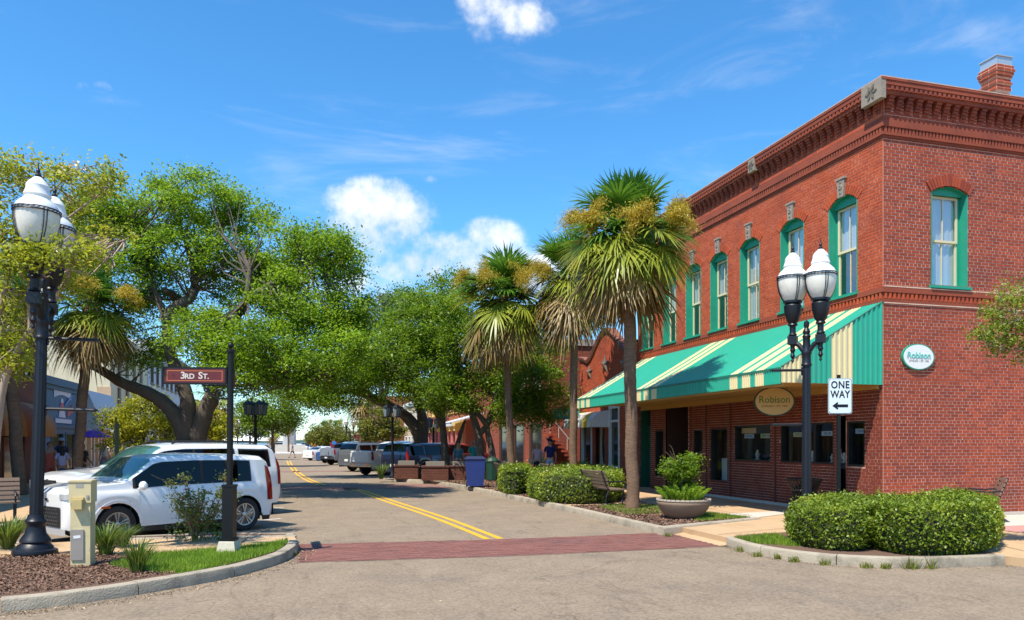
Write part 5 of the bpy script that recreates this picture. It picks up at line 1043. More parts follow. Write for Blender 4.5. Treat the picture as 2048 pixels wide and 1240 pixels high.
q = dp(579, 900, 150); t = T('monument', 'grey stone monument on a pale stepped base with a flagpole', 'monument', (q.x, q.y, .05)); b = MB(); b.box((0, 0, .4), (9, 7, .8)); b.box((0, 0, 1.1), (6, 4.5, .6)); b.build('base', MATS['pale_plaza'], t, world=False); b = MB(); b.lathe([(1.3, 1.4), (1.2, 4.6), (1.35, 4.7), (1.3, 5.0)], 8); b.build('shaft', mat('monument_grey', (.33, .33, .33), .8, (.4, .4, .4), 2, .5), t, world=False); b = MB(); b.lathe([(.14, 5), (.07, 14)], 8); b.build('flagpole', M_white, t, world=False)
for i in range(14):
    u = 440 + i * 22 + random.uniform(-6, 6); q = dp(u, 890, 225 + random.uniform(0, 60)); ln = random.uniform(6, 13); t = T('moored_boat', 'white motor boat moored in the marina at the street end', 'boat', (q.x, q.y, -1.25), random.uniform(-.4, .4), 'boats in the marina')
    b = MB(); b.prism([(-ln / 2, -1.4, 0), (ln * .3, -1.4, 0), (ln / 2, 0, .2), (ln * .3, 1.4, 0), (-ln / 2, 1.4, 0)], (0, 0, 1.3)); b.build('hull', M_white, t, world=False); b = MB(); b.box((-ln * .08, 0, 1.9), (ln * .4, 2.0, 1.2)); b.box((-ln * .08, 0, 2.55), (ln * .46, 2.2, .1)); c_ = b.build('cabin', M_white, t, world=False); b = MB(); b.box((-ln * .08, 0, 1.95), (ln * .405, 2.02, .5)); b.build('window', M_dgl, c_, world=False)
    if i % 3 == 0: b = MB(); b.tube([(0, 0, 2.5), (0, 0, 12)], .07, 5); b.build('mast', M_white, t, world=False)
q = dp(520, 876, 190); t = T('white_tent', 'white peaked tent canopy by the waterfront', 'tent', (q.x, q.y, .05)); b = MB(); b.add([(-6, -4, 2.2), (6, -4, 2.2), (6, 4, 2.2), (-6, 4, 2.2), (0, 0, 5.5)], [(0, 1, 4), (1, 2, 4), (2, 3, 4), (3, 0, 4)]); b.build('canopy', M_white, t, world=False); b = MB(); [b.tube([(x, y, 0), (x, y, 2.2)], .08, 5) for x in (-5.8, 5.8) for y in (-3.8, 3.8)]; b.build('tent_legs', M_white, t, world=False)
# ================================================================== vegetation
M_bark = mat('oak_bark', (.075, .06, .048), .95, (.16, .13, .10), 9, .8, bump=.9, bscale=22, stretch=(1, 1, .35))
M_barkp = mat('myrtle_bark', (.30, .21, .16), .8, (.40, .30, .22), 5, .7)
M_palmb = mat('palm_bark', (.11, .065, .04), .95, (.27, .165, .10), 6, .6, bump=1.0, bscale=14, stretch=(1, 1, 3.5), stain=(.09, .055, .04), sscale=2.5)
def limb_mesh(limbs, n=9):
    b = MB()
    for (pts, r0, r1) in limbs:
        P = smooth_line([Vector(p) for p in pts], 4); k = len(P)
        b.tube(P, [(r0 + (r1 - r0) * i / (k - 1)) * (1 + .06 * math.sin(i * 2.3)) for i in range(k)], n)
    return b
def tree(name, label, limbs, lobes, m, leaf=(.15, .08), per=110, bark=None, group=None, cat='tree', seed=1, crad=.6, twig=.022, flat=.7, flowers=None, extra_parts=None, sink=.05):
    rs = np.random.RandomState(seed); base = Vector(limbs[0][0][0]); t = T(name, label, cat, base, group=group)
    bark = bark or M_bark
    limb_mesh(limbs).build('trunk', bark, t, smooth=50)
    sk = []
    for (pts, r0, r1) in limbs:
        for p in smooth_line([Vector(p) for p in pts], 4): sk.append(p)
    SK = np.array([tuple(p) for p in sk]); lo = SK[:, 2].min() + (SK[:, 2].max() - SK[:, 2].min()) * .25; SKu = SK[SK[:, 2] >= lo]
    C = []
    for (c, rad, n) in lobes:
        d = unit(rs.normal(size=(n, 3))); r = rs.uniform(.35, 1.0, n) ** .5
        C.append(np.array(tuple(c)) + d * r[:, None] * np.array(rad))
    C = np.vstack(C); tb = MB(); V = []; 
    for c in C:
        dist = np.linalg.norm(SKu - c, axis=1); q = SKu[dist.argmin()]
        if rs.rand() < .5: q = SKu[np.argsort(dist)[min(len(dist) - 1, rs.randint(0, 4))]]
        mid = (q + c) / 2 + rs.normal(0, .14, 3) + np.array([0, 0, -.08 * np.linalg.norm(q - c)])
        L_ = np.linalg.norm(q - c); tb.tube([tuple(q), tuple(mid), tuple(c)], [twig * (1 + .5 * L_), twig * (.7 + .2 * L_), twig * .3], 4, cap=False)
    tb.build('branches', bark, t, kind='stuff')
    n = len(C); N = (rs.uniform(.5, 1.5, n) * per).astype(int); idx = np.repeat(np.arange(n), N); k = len(idx)
    cs = rs.uniform(.6, 1.3, n)[idx][:, None] * crad
    P = C[idx] + rs.normal(size=(k, 3)) * np.array([1, 1, flat]) * cs * .48
    s = rs.uniform(.6, 1.35, k); V, Q = leaf_quads(P, leaf[0] * s, leaf[1] * s, .35, rs=rs)
    cr = fastmesh('crown', V, Q, m, t); cr['kind'] = 'stuff'
    if flowers:
        fm, nf, fs = flowers; ii = rs.choice(n, nf, replace=False)
        for i in ii:
            P = rs.normal(size=(90, 3)) * fs + C[i] + np.array([0, 0, .15]); V, Q = leaf_quads(P, np.full(90, fs * .9), np.full(90, fs * .8), .3, rs=rs); fastmesh('flower_cluster', V, Q, fm, t, 'stuff')
    return t
def lobe(u, v, D, ru, rv, rd, n):
    s = D / F; return (dp(u, v, D), (ru * s, rd, rv * s), n)
def px(D, *uv): return [dp(u, v, D + (w[0] if w else 0)) for (u, v, *w) in uv]
ML_oak = leafmat('oak_leaf', (.026, .088, .005), (.29, .46, .026), trans=.46); ML_lau = leafmat('laurel_leaf', (.020, .068, .005), (.24, .38, .022), trans=.44)
ML_grey = leafmat('grey_leaf', (.07, .12, .04), (.17, .24, .085)); ML_yel = leafmat('yellow_leaf', (.14, .19, .008), (.42, .42, .02)); ML_myr = leafmat('myrtle_leaf', (.10, .15, .010), (.36, .40, .03), (.42, .28, .04), trans=.45)
ML_olive = leafmat('olive_leaf', (.075, .095, .012), (.23, .24, .035)); ML_hedge = leafmat('hedge_leaf', (.045, .10, .008), (.28, .36, .03), (.30, .17, .05), trans=.25, rough=.4)
ML_lime = leafmat('lime_leaf', (.10, .16, .01), (.30, .36, .05), (.34, .24, .08))

D = 28
tree('oak_tree', 'large spreading live oak with forked dark trunk behind the white cars',
     [(px(D, (380, 980), (380, 930), (380, 880)), .56, .46), (px(D, (372, 890), (362, 850), (330, 808), (290, 783), (245, 766), (205, 742), (165, 722)), .34, .12),
      (px(D, (372, 885), (376, 830), (372, 790), (350, 735), (334, 680), (332, 640), (312, 590), (300, 540)), .33, .08), (px(D, (392, 880), (408, 830), (428, 780), (442, 730), (452, 680), (470, 640, -1), (492, 600, -2), (500, 540, -2)), .34, .08),
      (px(D, (332, 645), (350, 615), (385, 590), (388, 540, 1), (370, 480, 2), (350, 420, 2)), .26, .04), (px(D, (372, 640, 1), (358, 600, 1), (330, 580)), .2, .1), (px(D, (440, 735), (500, 690), (570, 655), (640, 640)), .26, .05),
      (px(D, (495, 600, -2), (560, 560, -2), (640, 520, -2), (700, 490, -2)), .17, .03), (px(D, (165, 722), (140, 690), (150, 640), (200, 600)), .16, .04), (px(D, (452, 690), (540, 740, -2), (600, 770, -3)), .16, .04), (px(D, (300, 545), (270, 490), (240, 440)), .1, .03)],
     [lobe(305, 415, D, 95, 62, 2.2, 46), lobe(400, 405, D, 80, 52, 2.2, 36), lobe(490, 425, D, 60, 38, 1.8, 24), lobe(235, 470, D, 85, 60, 2, 34), lobe(375, 510, D, 110, 52, 2.6, 42), lobe(555, 500, D - 1, 78, 45, 2, 34), lobe(645, 505, D - 2, 72, 38, 1.8, 30),
      lobe(690, 540, D - 2, 36, 34, 1, 10), lobe(600, 590, D - 2, 95, 40, 2, 36), lobe(640, 650, D - 2, 70, 42, 2, 30), lobe(430, 690, D - 2, 95, 42, 2, 38), lobe(545, 690, D - 3, 105, 52, 2, 50), lobe(620, 745, D - 3, 85, 36, 2, 32), lobe(480, 745, D - 3, 75, 38, 2, 30), lobe(250, 560, D, 70, 52, 2, 30), lobe(180, 430, D, 55, 45, 1.8, 24), lobe(175, 520, D + 1, 55, 50, 1.8, 20), lobe(330, 570, D + 2, 60, 34, 2, 14), lobe(455, 545, D + 1, 60, 45, 2, 26), lobe(560, 560, D, 80, 34, 2, 26), lobe(300, 640, D + 2, 60, 30, 2, 12), lobe(690, 620, D - 2, 45, 45, 1.5, 22), lobe(690, 700, D - 3, 55, 34, 1.8, 24), lobe(400, 650, D - 2, 60, 30, 1.6, 14), lobe(230, 680, D, 55, 40, 1.5, 12), lobe(300, 705, D + 1, 60, 35, 1.5, 12), lobe(545, 620, D, 70, 40, 2, 20), lobe(400, 600, D + 2, 80, 40, 2, 10)],
     ML_oak, (.115, .056), 175, seed=4, crad=.6, flat=.62)
D = 35
tree('street_tree', 'dense dark green street tree with two trunks beside the blue bin',
     [(px(D, (965, 972), (962, 920), (955, 860), (930, 790), (915, 720), (905, 660)), .24, .06), (px(D, (980, 972), (985, 910), (975, 850), (1000, 790), (1040, 740)), .2, .05), (px(D, (958, 870), (1010, 810), (1060, 780)), .14, .04), (px(D, (975, 850), (940, 815), (880, 790)), .15, .04)],
     [lobe(1000, 715, D, 85, 58, 2.4, 50), lobe(1060, 765, D - 1, 62, 55, 1.8, 44), lobe(1085, 705, D, 45, 50, 1.5, 22), lobe(930, 690, D, 85, 60, 2.4, 50), lobe(950, 790, D, 85, 38, 2, 44), lobe(1035, 825, D - 1, 55, 32, 1.5, 24), lobe(880, 770, D, 60, 50, 2, 32), lobe(1100, 810, D - 1, 40, 40, 1.2, 16), lobe(880, 640, D, 45, 50, 1.8, 20)], ML_lau, (.125, .068), 170, seed=8, crad=.65)
D = 37
tree('street_tree', 'upright green street tree behind the brick planter boxes',
     [(px(D, (893, 955), (890, 900), (885, 840), (880, 770), (885, 700), (890, 620)), .22, .05), (px(D, (885, 850), (860, 800), (830, 740)), .18, .04), (px(D, (905, 955), (915, 890), (930, 840)), .2, .06)],
     [lobe(890, 600, D, 60, 45, 2, 30), lobe(915, 575, D, 25, 28, 1, 9), lobe(835, 640, D, 70, 48, 2.4, 38), lobe(900, 670, D, 70, 50, 2.4, 36), lobe(800, 700, D, 75, 48, 2.2, 40), lobe(850, 755, D, 85, 42, 2.2, 42), lobe(800, 605, D + 3, 35, 26, 1.5, 10)], ML_lau, (.135, .075), 160, seed=9, crad=.7)
D = 41
tree('oak_tree', 'live oak with thick leaning limb arching over the street from the parking side',
     [(px(D, (842, 958), (842, 910), (838, 870), (815, 835), (780, 812), (745, 795), (720, 770), (700, 750)), .46, .1), (px(D, (842, 900), (845, 840), (830, 780), (800, 720)), .4, .08), (px(D, (745, 797), (700, 782), (655, 790), (620, 800)), .16, .03), (px(D, (720, 770), (690, 715), (660, 680)), .12, .03)],
     [lobe(750, 735, D - 2, 72, 44, 2.5, 50), lobe(690, 745, D - 2, 70, 34, 2.2, 40), lobe(770, 690, D, 70, 40, 2.5, 34), lobe(620, 785, D - 2, 70, 26, 2, 30), lobe(660, 800, D - 2, 45, 20, 1.5, 14), lobe(560, 770, D - 2, 50, 26, 1.5, 20), lobe(745, 775, D, 40, 30, 1.5, 14), lobe(815, 790, D, 45, 30, 2, 18)], ML_oak, (.14, .068), 165, seed=12, crad=.78)
D = 62
tree('street_tree', 'grey green tree rising between the oaks farther down the street',
     [(px(D, (770, 930), (768, 850), (760, 740), (770, 640)), .4, .06), (px(D, (766, 800), (800, 690), (815, 620)), .2, .05), (px(D, (764, 780), (730, 690), (715, 640)), .2, .05)],
     [lobe(760, 625, D, 55, 32, 2.5, 26), lobe(720, 650, D, 50, 36, 2.5, 24), lobe(805, 610, D, 40, 26, 2, 14), lobe(755, 680, D, 80, 40, 3, 34)], ML_grey, (.24, .12), 90, seed=13, crad=1.0)
D = 33
tree('yellow_shrub', 'yellow green leafy small tree on the pavement beside the oak trunk', [(px(D, (285, 972), (286, 920), (288, 860), (290, 820)), .09, .03), (px(D, (286, 910), (250, 870), (225, 850)), .05, .02), (px(D, (287, 900), (320, 860), (345, 840)), .05, .02)],
     [lobe(292, 835, D, 60, 36, 1.3, 34), lobe(300, 800, D, 34, 22, .8, 12), lobe(245, 855, D, 48, 34, 1.1, 24), lobe(335, 865, D, 36, 30, 1, 18), lobe(260, 890, D, 60, 24, 1.2, 20), lobe(215, 835, D, 22, 16, .6, 5)], ML_yel, (.13, .06), 90, seed=15, crad=.45)
def small(name, label, u, vt, D, w, h, m, seed, n=26, leaf=(.3, .16), per=80, group=None, vb=None):
    p = dp(u, 900, D); zb = .12; top = dp(u, vt, D); hh = h / F * D; base = Vector((p.x, p.y, zb)); c = Vector((p.x, p.y, top.z - hh)); ww = w / F * D
    return tree(name, label, [([base, base.lerp(c, .5), c], .05 * hh + .06, .04)], [(c, (ww, ww * .8, hh), n), (c + Vector((ww * .4, 0, -hh * .3)), (ww * .6, ww * .6, hh * .6), n // 2), (c + Vector((-ww * .45, 0, -hh * .2)), (ww * .5, ww * .6, hh * .6), n // 2)], m, leaf, per, seed=seed, crad=ww * .3, group=group)
small('street_tree', 'bright green tree just beyond the oak trunk on the parking side', 430, 822, 46, 42, 30, ML_yel, 21, leaf=(.16, .08))
small('street_tree', 'dark green tree standing behind the cluster lantern post', 545, 775, 58, 62, 48, ML_lau, 22, 40, (.2, .11))
small('street_tree', 'dusky green tree beyond the distant globe lamp', 500, 800, 80, 50, 40, ML_grey, 23, 30, (.25, .14))
small('street_tree', 'low round olive tree at the far street island', 662, 848, 95, 44, 22, ML_olive, 24, 44, (.3, .12))
small('street_tree', 'olive tree with wide crown beside the distant twin lamp', 640, 856, 112, 30, 18, ML_olive, 25, 26, (.3, .14))
small('street_tree', 'olive green tree leaning over the far parked cars', 765, 815, 56, 44, 36, ML_olive, 26, 34, (.2, .1))
small('street_tree', 'reddish leaved small tree near the green awnings', 728, 846, 90, 20, 22, leafmat('red_leaf', (.12, .03, .03), (.26, .09, .06)), 27, 14, (.25, .12))
# crape myrtle in the corner bed, and one reaching in at the brick side wall
D = 13.2
fl = mat('white_blossom', (.82, .78, .68), .8, (.74, .66, .5), 20, .7)
tree('crape_myrtle', 'crape myrtle with yellowing leaves and white blossoms around the lamp post',
     [(px(D, (-20, 1050), (-10, 900), (10, 760), (60, 660), (110, 600), (150, 520)), .085, .025), (px(D, (-14, 920), (-30, 760), (0, 620), (30, 500), (60, 400), (90, 350)), .07, .015), (px(D, (60, 660), (60, 560), (100, 470), (170, 410), (225, 370)), .035, .01), (px(D, (10, 760), (-40, 640), (-60, 500), (-30, 380)), .05, .015), (px(D, (90, 480), (190, 470), (250, 480)), .02, .008), (px(D, (80, 400), (150, 345), (190, 330)), .016, .006)],
     [lobe(60, 345, D, 95, 26, .8, 44), lobe(175, 365, D, 55, 24, .6, 22), lobe(95, 500, D, 115, 40, 1, 52), lobe(75, 512, 10.9, 62, 20, .25, 20), lobe(150, 500, 11.2, 50, 22, .3, 14), lobe(10, 440, D, 60, 70, .8, 34), lobe(15, 570, D, 55, 70, .7, 34), lobe(150, 455, D + 1, 60, 45, .7, 26), lobe(230, 470, D, 40, 22, .5, 10), lobe(20, 690, D, 45, 45, .5, 24), lobe(30, 735, D, 38, 22, .4, 12), lobe(-60, 420, D, 70, 110, 1, 40), lobe(110, 570, D, 60, 30, .6, 16), lobe(220, 345, D, 22, 14, .3, 4)],
     ML_myr, (.075, .038), 40, M_barkp, seed=31, crad=.27, twig=.008, flowers=(fl, 9, .06))
D = 12.1
tree('crape_myrtle', 'light green crape myrtle branch in front of the brick side wall',
     [(px(D, (2190, 1098), (2185, 960), (2160, 820), (2120, 720), (2060, 650), (2010, 640)), .07, .012), (px(D, (2170, 860), (2190, 720), (2150, 600), (2080, 560)), .05, .012), (px(D, (2100, 690), (2030, 700), (1975, 690)), .02, .006), (px(D, (2060, 655), (2000, 600)), .015, .005)],
     [lobe(2035, 615, D, 50, 46, .5, 22), lobe(2000, 670, D, 42, 28, .4, 16), lobe(2040, 700, D, 42, 36, .4, 18), lobe(1968, 668, D, 18, 14, .2, 4), lobe(2110, 600, D, 70, 70, .7, 34), lobe(2130, 700, D, 70, 60, .7, 28), lobe(2180, 540, D, 70, 60, .8, 26), lobe(1995, 620, D, 16, 14, .2, 3)], ML_lime, (.06, .032), 46, M_barkp, seed=33, crad=.2, twig=.006)

# ---------------------------------------------------------------- palms
MP = [leafmat('palm_green', (.03, .12, .014), (.15, .31, .03), trans=.25, rough=.35), leafmat('palm_olive', (.10, .15, .014), (.37, .39, .045), trans=.25, rough=.35), leafmat('palm_straw', (.19, .13, .04), (.36, .24, .08), trans=.2), leafmat('palm_dead', (.16, .075, .025), (.30, .15, .055), trans=.15)]
M_pet = mat('petiole', (.16, .19, .04), .6, (.24, .22, .06), 6, .6); M_infl = leafmat('palm_flower', (.30, .22, .014), (.54, .43, .05), trans=.3)
def frond(C, az, el, lp, R_, m, parent, rs, droop=.5, nl=30, w=.045):
    d = Vector((math.cos(az) * math.cos(el), math.sin(az) * math.cos(el), math.sin(el))); side = Vector((-math.sin(az), math.cos(az), 0))
    P = []; p = C.copy(); dd = d.copy()
    for k in range(5): P.append(p.copy()); dd = (dd + Vector((0, 0, -.10 * droop * (1 + math.cos(el))))).normalized(); p = p + dd * lp / 4
    b = MB(); b.tube(P, [.018, .016, .014, .012, .010], 4, cap=False); hub = P[-1]; ax = (dd + Vector((0, 0, -.25 * droop))).normalized(); side = ax.cross(Vector((0, 0, 1))); side = side.normalized() if side.length > .05 else Vector((-math.sin(az), math.cos(az), 0)); up = side.cross(ax).normalized()
    n0 = len(b.f)
    for i in range(nl):
        ph = (-1 + 2 * i / (nl - 1)) * R(118) + rs.normal(0, .03); L = R_ * (.72 + .28 * math.cos(ph * .8)) * rs.uniform(.88, 1.08)
        dr = (ax * math.cos(ph) + side * math.sin(ph) + up * (.22 * abs(math.sin(ph)) + rs.normal(0, .05))).normalized(); wd = dr.cross(up); wd = wd.normalized() if wd.length > .05 else side
        pr = []; dk = droop * rs.uniform(.5, 1.15)
        for (t, ww) in ((0, .5), (.35, 1.0), (.7, .75), (1.0, .06)):
            q = hub + dr * L * t + Vector((0, 0, -dk * L * t ** 2.2 * .75)); pr.append((q, ww * w * .5))
        b.add([q + wd * s * h for (q, h) in pr for s in (-1, 1)], [(2 * k, 2 * k + 1, 2 * k + 3, 2 * k + 2) for k in range(3)])
    b.mi = [0] * n0 + [1] * (len(b.f) - n0)
    return b.build('frond', [M_pet, m], parent)
def palm(label, base, cz, tr=.19, fr_n=44, lp=.95, R_=.95, seed=1, flowers=5, lean=(0, 0), group='cabbage palms', nl=30, w=.045, low=-48, dead=.14):
    rs = np.random.RandomState(seed); base = Vector(base); top = Vector((base.x + lean[0], base.y + lean[1], cz)); t = T('palm_tree', label, 'palm tree', base, group=group)
    k = 44; P = [base.lerp(top, i / k) + Vector((math.sin(i * .5) * .012, math.cos(i * .7) * .012, 0)) for i in range(k + 1)]; b = MB()
    b.tube(P, [tr * (1.22 if i == 0 else 1.1 if i == 1 else 1.0 if i < k * .8 else 1.1) * (1 + .06 * (i % 2)) * (1 - .12 * i / k) for i in range(k + 1)], 14); b.build('trunk', M_palmb, t, smooth=60)
    b = MB()                                              # old leaf boots under the crown
    for i in range(26): a = i * 2.4; z = -.75 + i * .03; e = Vector((math.cos(a), math.sin(a), 0)); q = top + Vector((0, 0, z)); b.tube([q + e * tr * .8, q + e * (tr + .12) + Vector((0, 0, .16))], [.05, .03], 4)
    b.build('leaf_boots', MATS['petiole'] if False else M_palmb, t, kind='stuff')
    for i in range(fr_n):
        f = i / (fr_n - 1); el = R(84 - (84 - low) * f ** .85) + rs.normal(0, .16); az = i * 2.39996 + rs.normal(0, .15)
        mi = 0 if f < .42 else 1 if f < .92 - dead else 3 if f > .97 else 2
        if .35 < f < .7 and rs.rand() < .35: mi = 1
        frond(top + Vector((0, 0, .12 - .35 * f)), az, el, lp * (rs.uniform(.32, .8) if i % 5 in (1, 3) else rs.uniform(.8, 1.12)) * (.85 + .25 * math.sin(min(1, f * 1.6) * math.pi / 2)), R_ * rs.uniform(.88, 1.1) * (.85 if mi == 3 else 1), MP[mi], t, rs, .3 + .55 * f, nl, w)
    for i in range(flowers):
        a = rs.uniform(0, 6.28) if flowers > 6 else -math.pi / 2 - YAW + (i - (flowers - 1) / 2) * .9; e = Vector((math.cos(a), math.sin(a), 0)); L = R_ * 1.75
        c = top + e * L * .75 + Vector((0, 0, L * rs.uniform(.05, .5))); n = 2400
        tt = rs.uniform(.15, 1, n); ends = rs.normal(size=(9, 3)) * np.array([.24, .24, .20]) * R_ + np.array([e.x * .15, e.y * .15, -.28]) * R_; q = ends[rs.randint(0, 9, n)] * tt[:, None] + np.array([0, 0, .22]) * R_ * np.sin(tt * 2.2)[:, None] + rs.normal(size=(n, 3)) * (.05 + .05 * tt[:, None]) * R_; dr = unit(rs.normal(size=(n, 3)) * .4 + np.array([e.x * .6, e.y * .6, -.9]))
        V, Q = leaf_quads(q + np.array(tuple(c)), rs.uniform(.06, .14, n), np.full(n, .018), 0, axis=dr * 1.0, rs=rs); o = fastmesh('flower_cluster', V, Q, M_infl, t); o['kind'] = 'stuff'
        b = MB(); b.tube([top, top + e * L * .4 + Vector((0, 0, L * .35)), c], [.02, .016, .008], 4); b.build('flower_stalk', M_pet, t)
    return t
q = g(1266, 1018, SW); palm('tall cabbage palm with golden flower clusters beside the stone planter bowl', q, 7.0, .16, 96, 1.02, 1.0, 41, 5, (-.15, 0), nl=36, w=.06, dead=.2)
q = dp(1146, 900, 29); palm('cabbage palm with drooping straw fronds behind the clipped hedges', (q.x, q.y, SW), 8.0, .15, 84, 1.2, 1.2, 42, 5, (.06, 0), nl=34, w=.07, dead=.3)
q = dp(1024, 900, 30); palm('cabbage palm standing behind the small hedge near the blue bin', (q.x, q.y, SW), 7.4, .145, 84, 1.2, 1.25, 43, 4, (-.3, 0), nl=34, w=.075, dead=.25)
q = dp(150, 900, 26); palm('cabbage palm with orange flower spray in front of the blue shop', (q.x, q.y, SW), 6.4, .17, 60, 1.05, 1.05, 44, 4, (.45, 0), nl=32, w=.06, dead=.25)
q = dp(40, 900, 25); palm('cabbage palm in front of the orange dome awnings', (q.x, q.y, SW), 6.6, .19, 44, 1.0, 1.0, 45, 1, (-.4, 0), dead=.3)
for i, (u, D, vc, lab) in enumerate(((430, 48, 800, 'cabbage palm with rusty skirt behind the oak trunk'), (722, 64, 800, 'shaggy cabbage palm beside the far red brick corner'), (548, 125, 866, 'short distant cabbage palm left of the flagpole'), (577, 140, 848, 'taller distant cabbage palm behind the monument'), (675, 118, 853, 'distant cabbage palm above the olive trees'), (650, 125, 858, 'distant palm top between the olive trees'))):
    q = dp(u, 900, D); c = dp(u, vc, D); palm(lab, (q.x, q.y, .1), c.z, .18, 22, 1.0, 1.1 if i != 1 else 1.3, 50 + i, 2 if i in (1, 4) else 0, nl=16, w=.09, dead=.3, group='distant cabbage palms')

# ---------------------------------------------------------------- hedges and bed plants
def hedge(label, poly, h, n, leaf=.05, seed=1, z0=SW, bulge=.12):
    rs = np.random.RandomState(seed); P = np.array([(p[0], p[1]) for p in poly]); c = P.mean(0); t = T('hedge', label, 'hedge', (c[0], c[1], z0), group='clipped hedges')
    prof = [(-.10, 0), (0, h * .25), (.0, h * .7), (-.06, h * .88), (-.16, h * .97), (-.45, h)]; rows = []
    per = np.vstack([P, P[:1]]); dense = []
    for i in range(len(P)):
        for k in range(8): dense.append(per[i] + (per[i + 1] - per[i]) * k / 8)
    d = np.array(dense); 
    for _ in range(3): d = (np.roll(d, 1, 0) + d * 2 + np.roll(d, -1, 0)) / 4
    tn = unit(np.roll(d, -1, 0) - np.roll(d, 1, 0)); nr = np.column_stack([tn[:, 1], -tn[:, 0]])
    if (nr * (d - c)).sum() < 0: nr = -nr
    b = MB(); m = len(d)
    for (o, z) in prof: rows.append([Vector((*(d[i] + nr[i] * (o - .06)), z0 + z - .05)) for i in range(m)] + [Vector((*(d[0] + nr[0] * (o - .06)), z0 + z - .05))])
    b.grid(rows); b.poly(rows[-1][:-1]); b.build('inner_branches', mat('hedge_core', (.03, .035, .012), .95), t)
    # leaves on sides and top
    pts = []; seg = np.linalg.norm(np.roll(d, -1, 0) - d, axis=1); ns = int(n * .6); ii = rs.choice(m, ns, p=seg / seg.sum()); f = rs.rand(ns); base = d[ii] + (np.roll(d, -1, 0)[ii] - d[ii]) * f[:, None]; zz = rs.uniform(.02, 1.0, ns); off = np.interp(zz * h, [p[1] for p in prof], [p[0] for p in prof]) + rs.normal(0, .035, ns) + bulge * .3 * np.sin(base[:, 0] * 5) * np.sin(base[:, 1] * 4 + zz * 3)
    xy = base + nr[ii] * off[:, None]; side = np.column_stack([xy, z0 + zz * h]); tp = scatter(d, n - ns, rs); top = np.column_stack([tp, z0 + h + .075 * np.sin(tp[:, 0] * 2.6 + 1) * np.cos(tp[:, 1] * 2.1) + rs.normal(0, .03, n - ns) + np.where(rs.rand(n - ns) < .06, rs.uniform(0, .12, n - ns), 0)])
    A = np.vstack([side, top]); nrm_ax = None; s = rs.uniform(.6, 1.3, len(A)); V, Q = leaf_quads(A, leaf * s, leaf * .55 * s, .3, rs=rs); o = fastmesh('foliage', V, Q, ML_hedge, t); o['kind'] = 'stuff'
    return t
hedge('large rounded clipped hedge filling the front of the kerbed corner bed', [g(u, v, SW) for (u, v) in ((1742, 1080), (1750, 1100), (1800, 1110), (1880, 1112), (1960, 1109), (1998, 1098), (1996, 1074), (1930, 1060), (1830, 1058), (1765, 1064))], .70, 21000, .058, 61)
hedge('smaller clipped hedge in front of the lamp post joining the large corner hedge', [g(u, v, SW) for (u, v) in ((1576, 1074), (1592, 1092), (1650, 1101), (1720, 1104), (1760, 1092), (1762, 1066), (1690, 1052), (1612, 1056))], .62, 17000, .056, 67)
hedge('long clipped hedge behind the wood bench and nearest palm', [g(u, v, SW) for (u, v) in ((1053, 992), (1075, 1003), (1120, 1007), (1180, 1008), (1236, 1004), (1248, 985), (1180, 975), (1100, 974))], .78, 16000, .075, 62)
hedge('short clipped hedge between the long hedge and the blue bin', [g(u, v, SW) for (u, v) in ((994, 980), (1006, 988), (1035, 990), (1058, 986), (1066, 974), (1030, 967))], .8, 7000, .085, 63)
hedge('low shrub hedge in front of the white shop windows', [(10.9, 27.6), (11.9, 27.5), (12.1, 32.5), (11.2, 32.6)], .7, 4000, .09, 64)
hedge('boxy green hedge at the far parking island beside the dark car', [(3.7, 53.2), (5.2, 53.4), (6.4, 56.5), (4.6, 55.2)], 1.0, 2600, .16, 65)
hedge('round green shrub on the far grass island', [(3.2, 97), (6, 97), (6.5, 101), (3.2, 101)], 1.0, 1500, .25, 66, .1)
def clump(label, loc, n, h, w, spread, m, seed, name='lily_turf'):
    rs = np.random.RandomState(seed); V = []; b = MB()
    for i in range(n):
        a = rs.uniform(0, 6.28); e = Vector((math.cos(a), math.sin(a), 0)); s = Vector((-e.y, e.x, 0)); r = rs.uniform(0, .1); L = h * rs.uniform(.6, 1.15); f = rs.uniform(.2, 1) * spread
        pr = [(e * (r + f * L * t ** 1.7) + Vector((0, 0, L * (t - .28 * f * t ** 3))), ww) for (t, ww) in ((0, .7), (.35, 1), (.7, .7), (1, .08))]; b.add([q + s * k * w * ww * .5 for (q, ww) in pr for k in (-1, 1)], [(2 * k, 2 * k + 1, 2 * k + 3, 2 * k + 2) for k in range(3)])
    o = b.build(name, m); o.location = loc; tag(o, label, 'plant', 'grassy clumps in the corner bed'); return o
ML_lil = leafmat('lily_blade', (.04, .09, .012), (.19, .26, .04), trans=.25)
clump('grassy clump with strap leaves on the turf edge of the corner bed', g(275, 1142, SW), 130, .48, .018, .9, ML_lil, 71)
clump('lush grassy clump growing against the cream utility pedestal', g(212, 1108, SW), 220, .5, .022, 1.0, ML_lil, 72)
clump('low grassy clump between the pedestal and the narrow island', g(245, 1092, SW), 160, .4, .02, 1.1, ML_lil, 73)
clump('wide grassy clump behind the lamp post base', g(15, 1095, SW), 300, .55, .022, 1.1, ML_lil, 74)
clump('tall grassy clump tucked behind the iron lamp base', g(120, 1068, SW), 120, .5, .02, 1.0, ML_lil, 75)
clump('spiky grass clump by the brick planter box at the lantern post', g(762, 958, SW), 90, .8, .04, .8, ML_lil, 76)
q = g(392, 1080, SW)
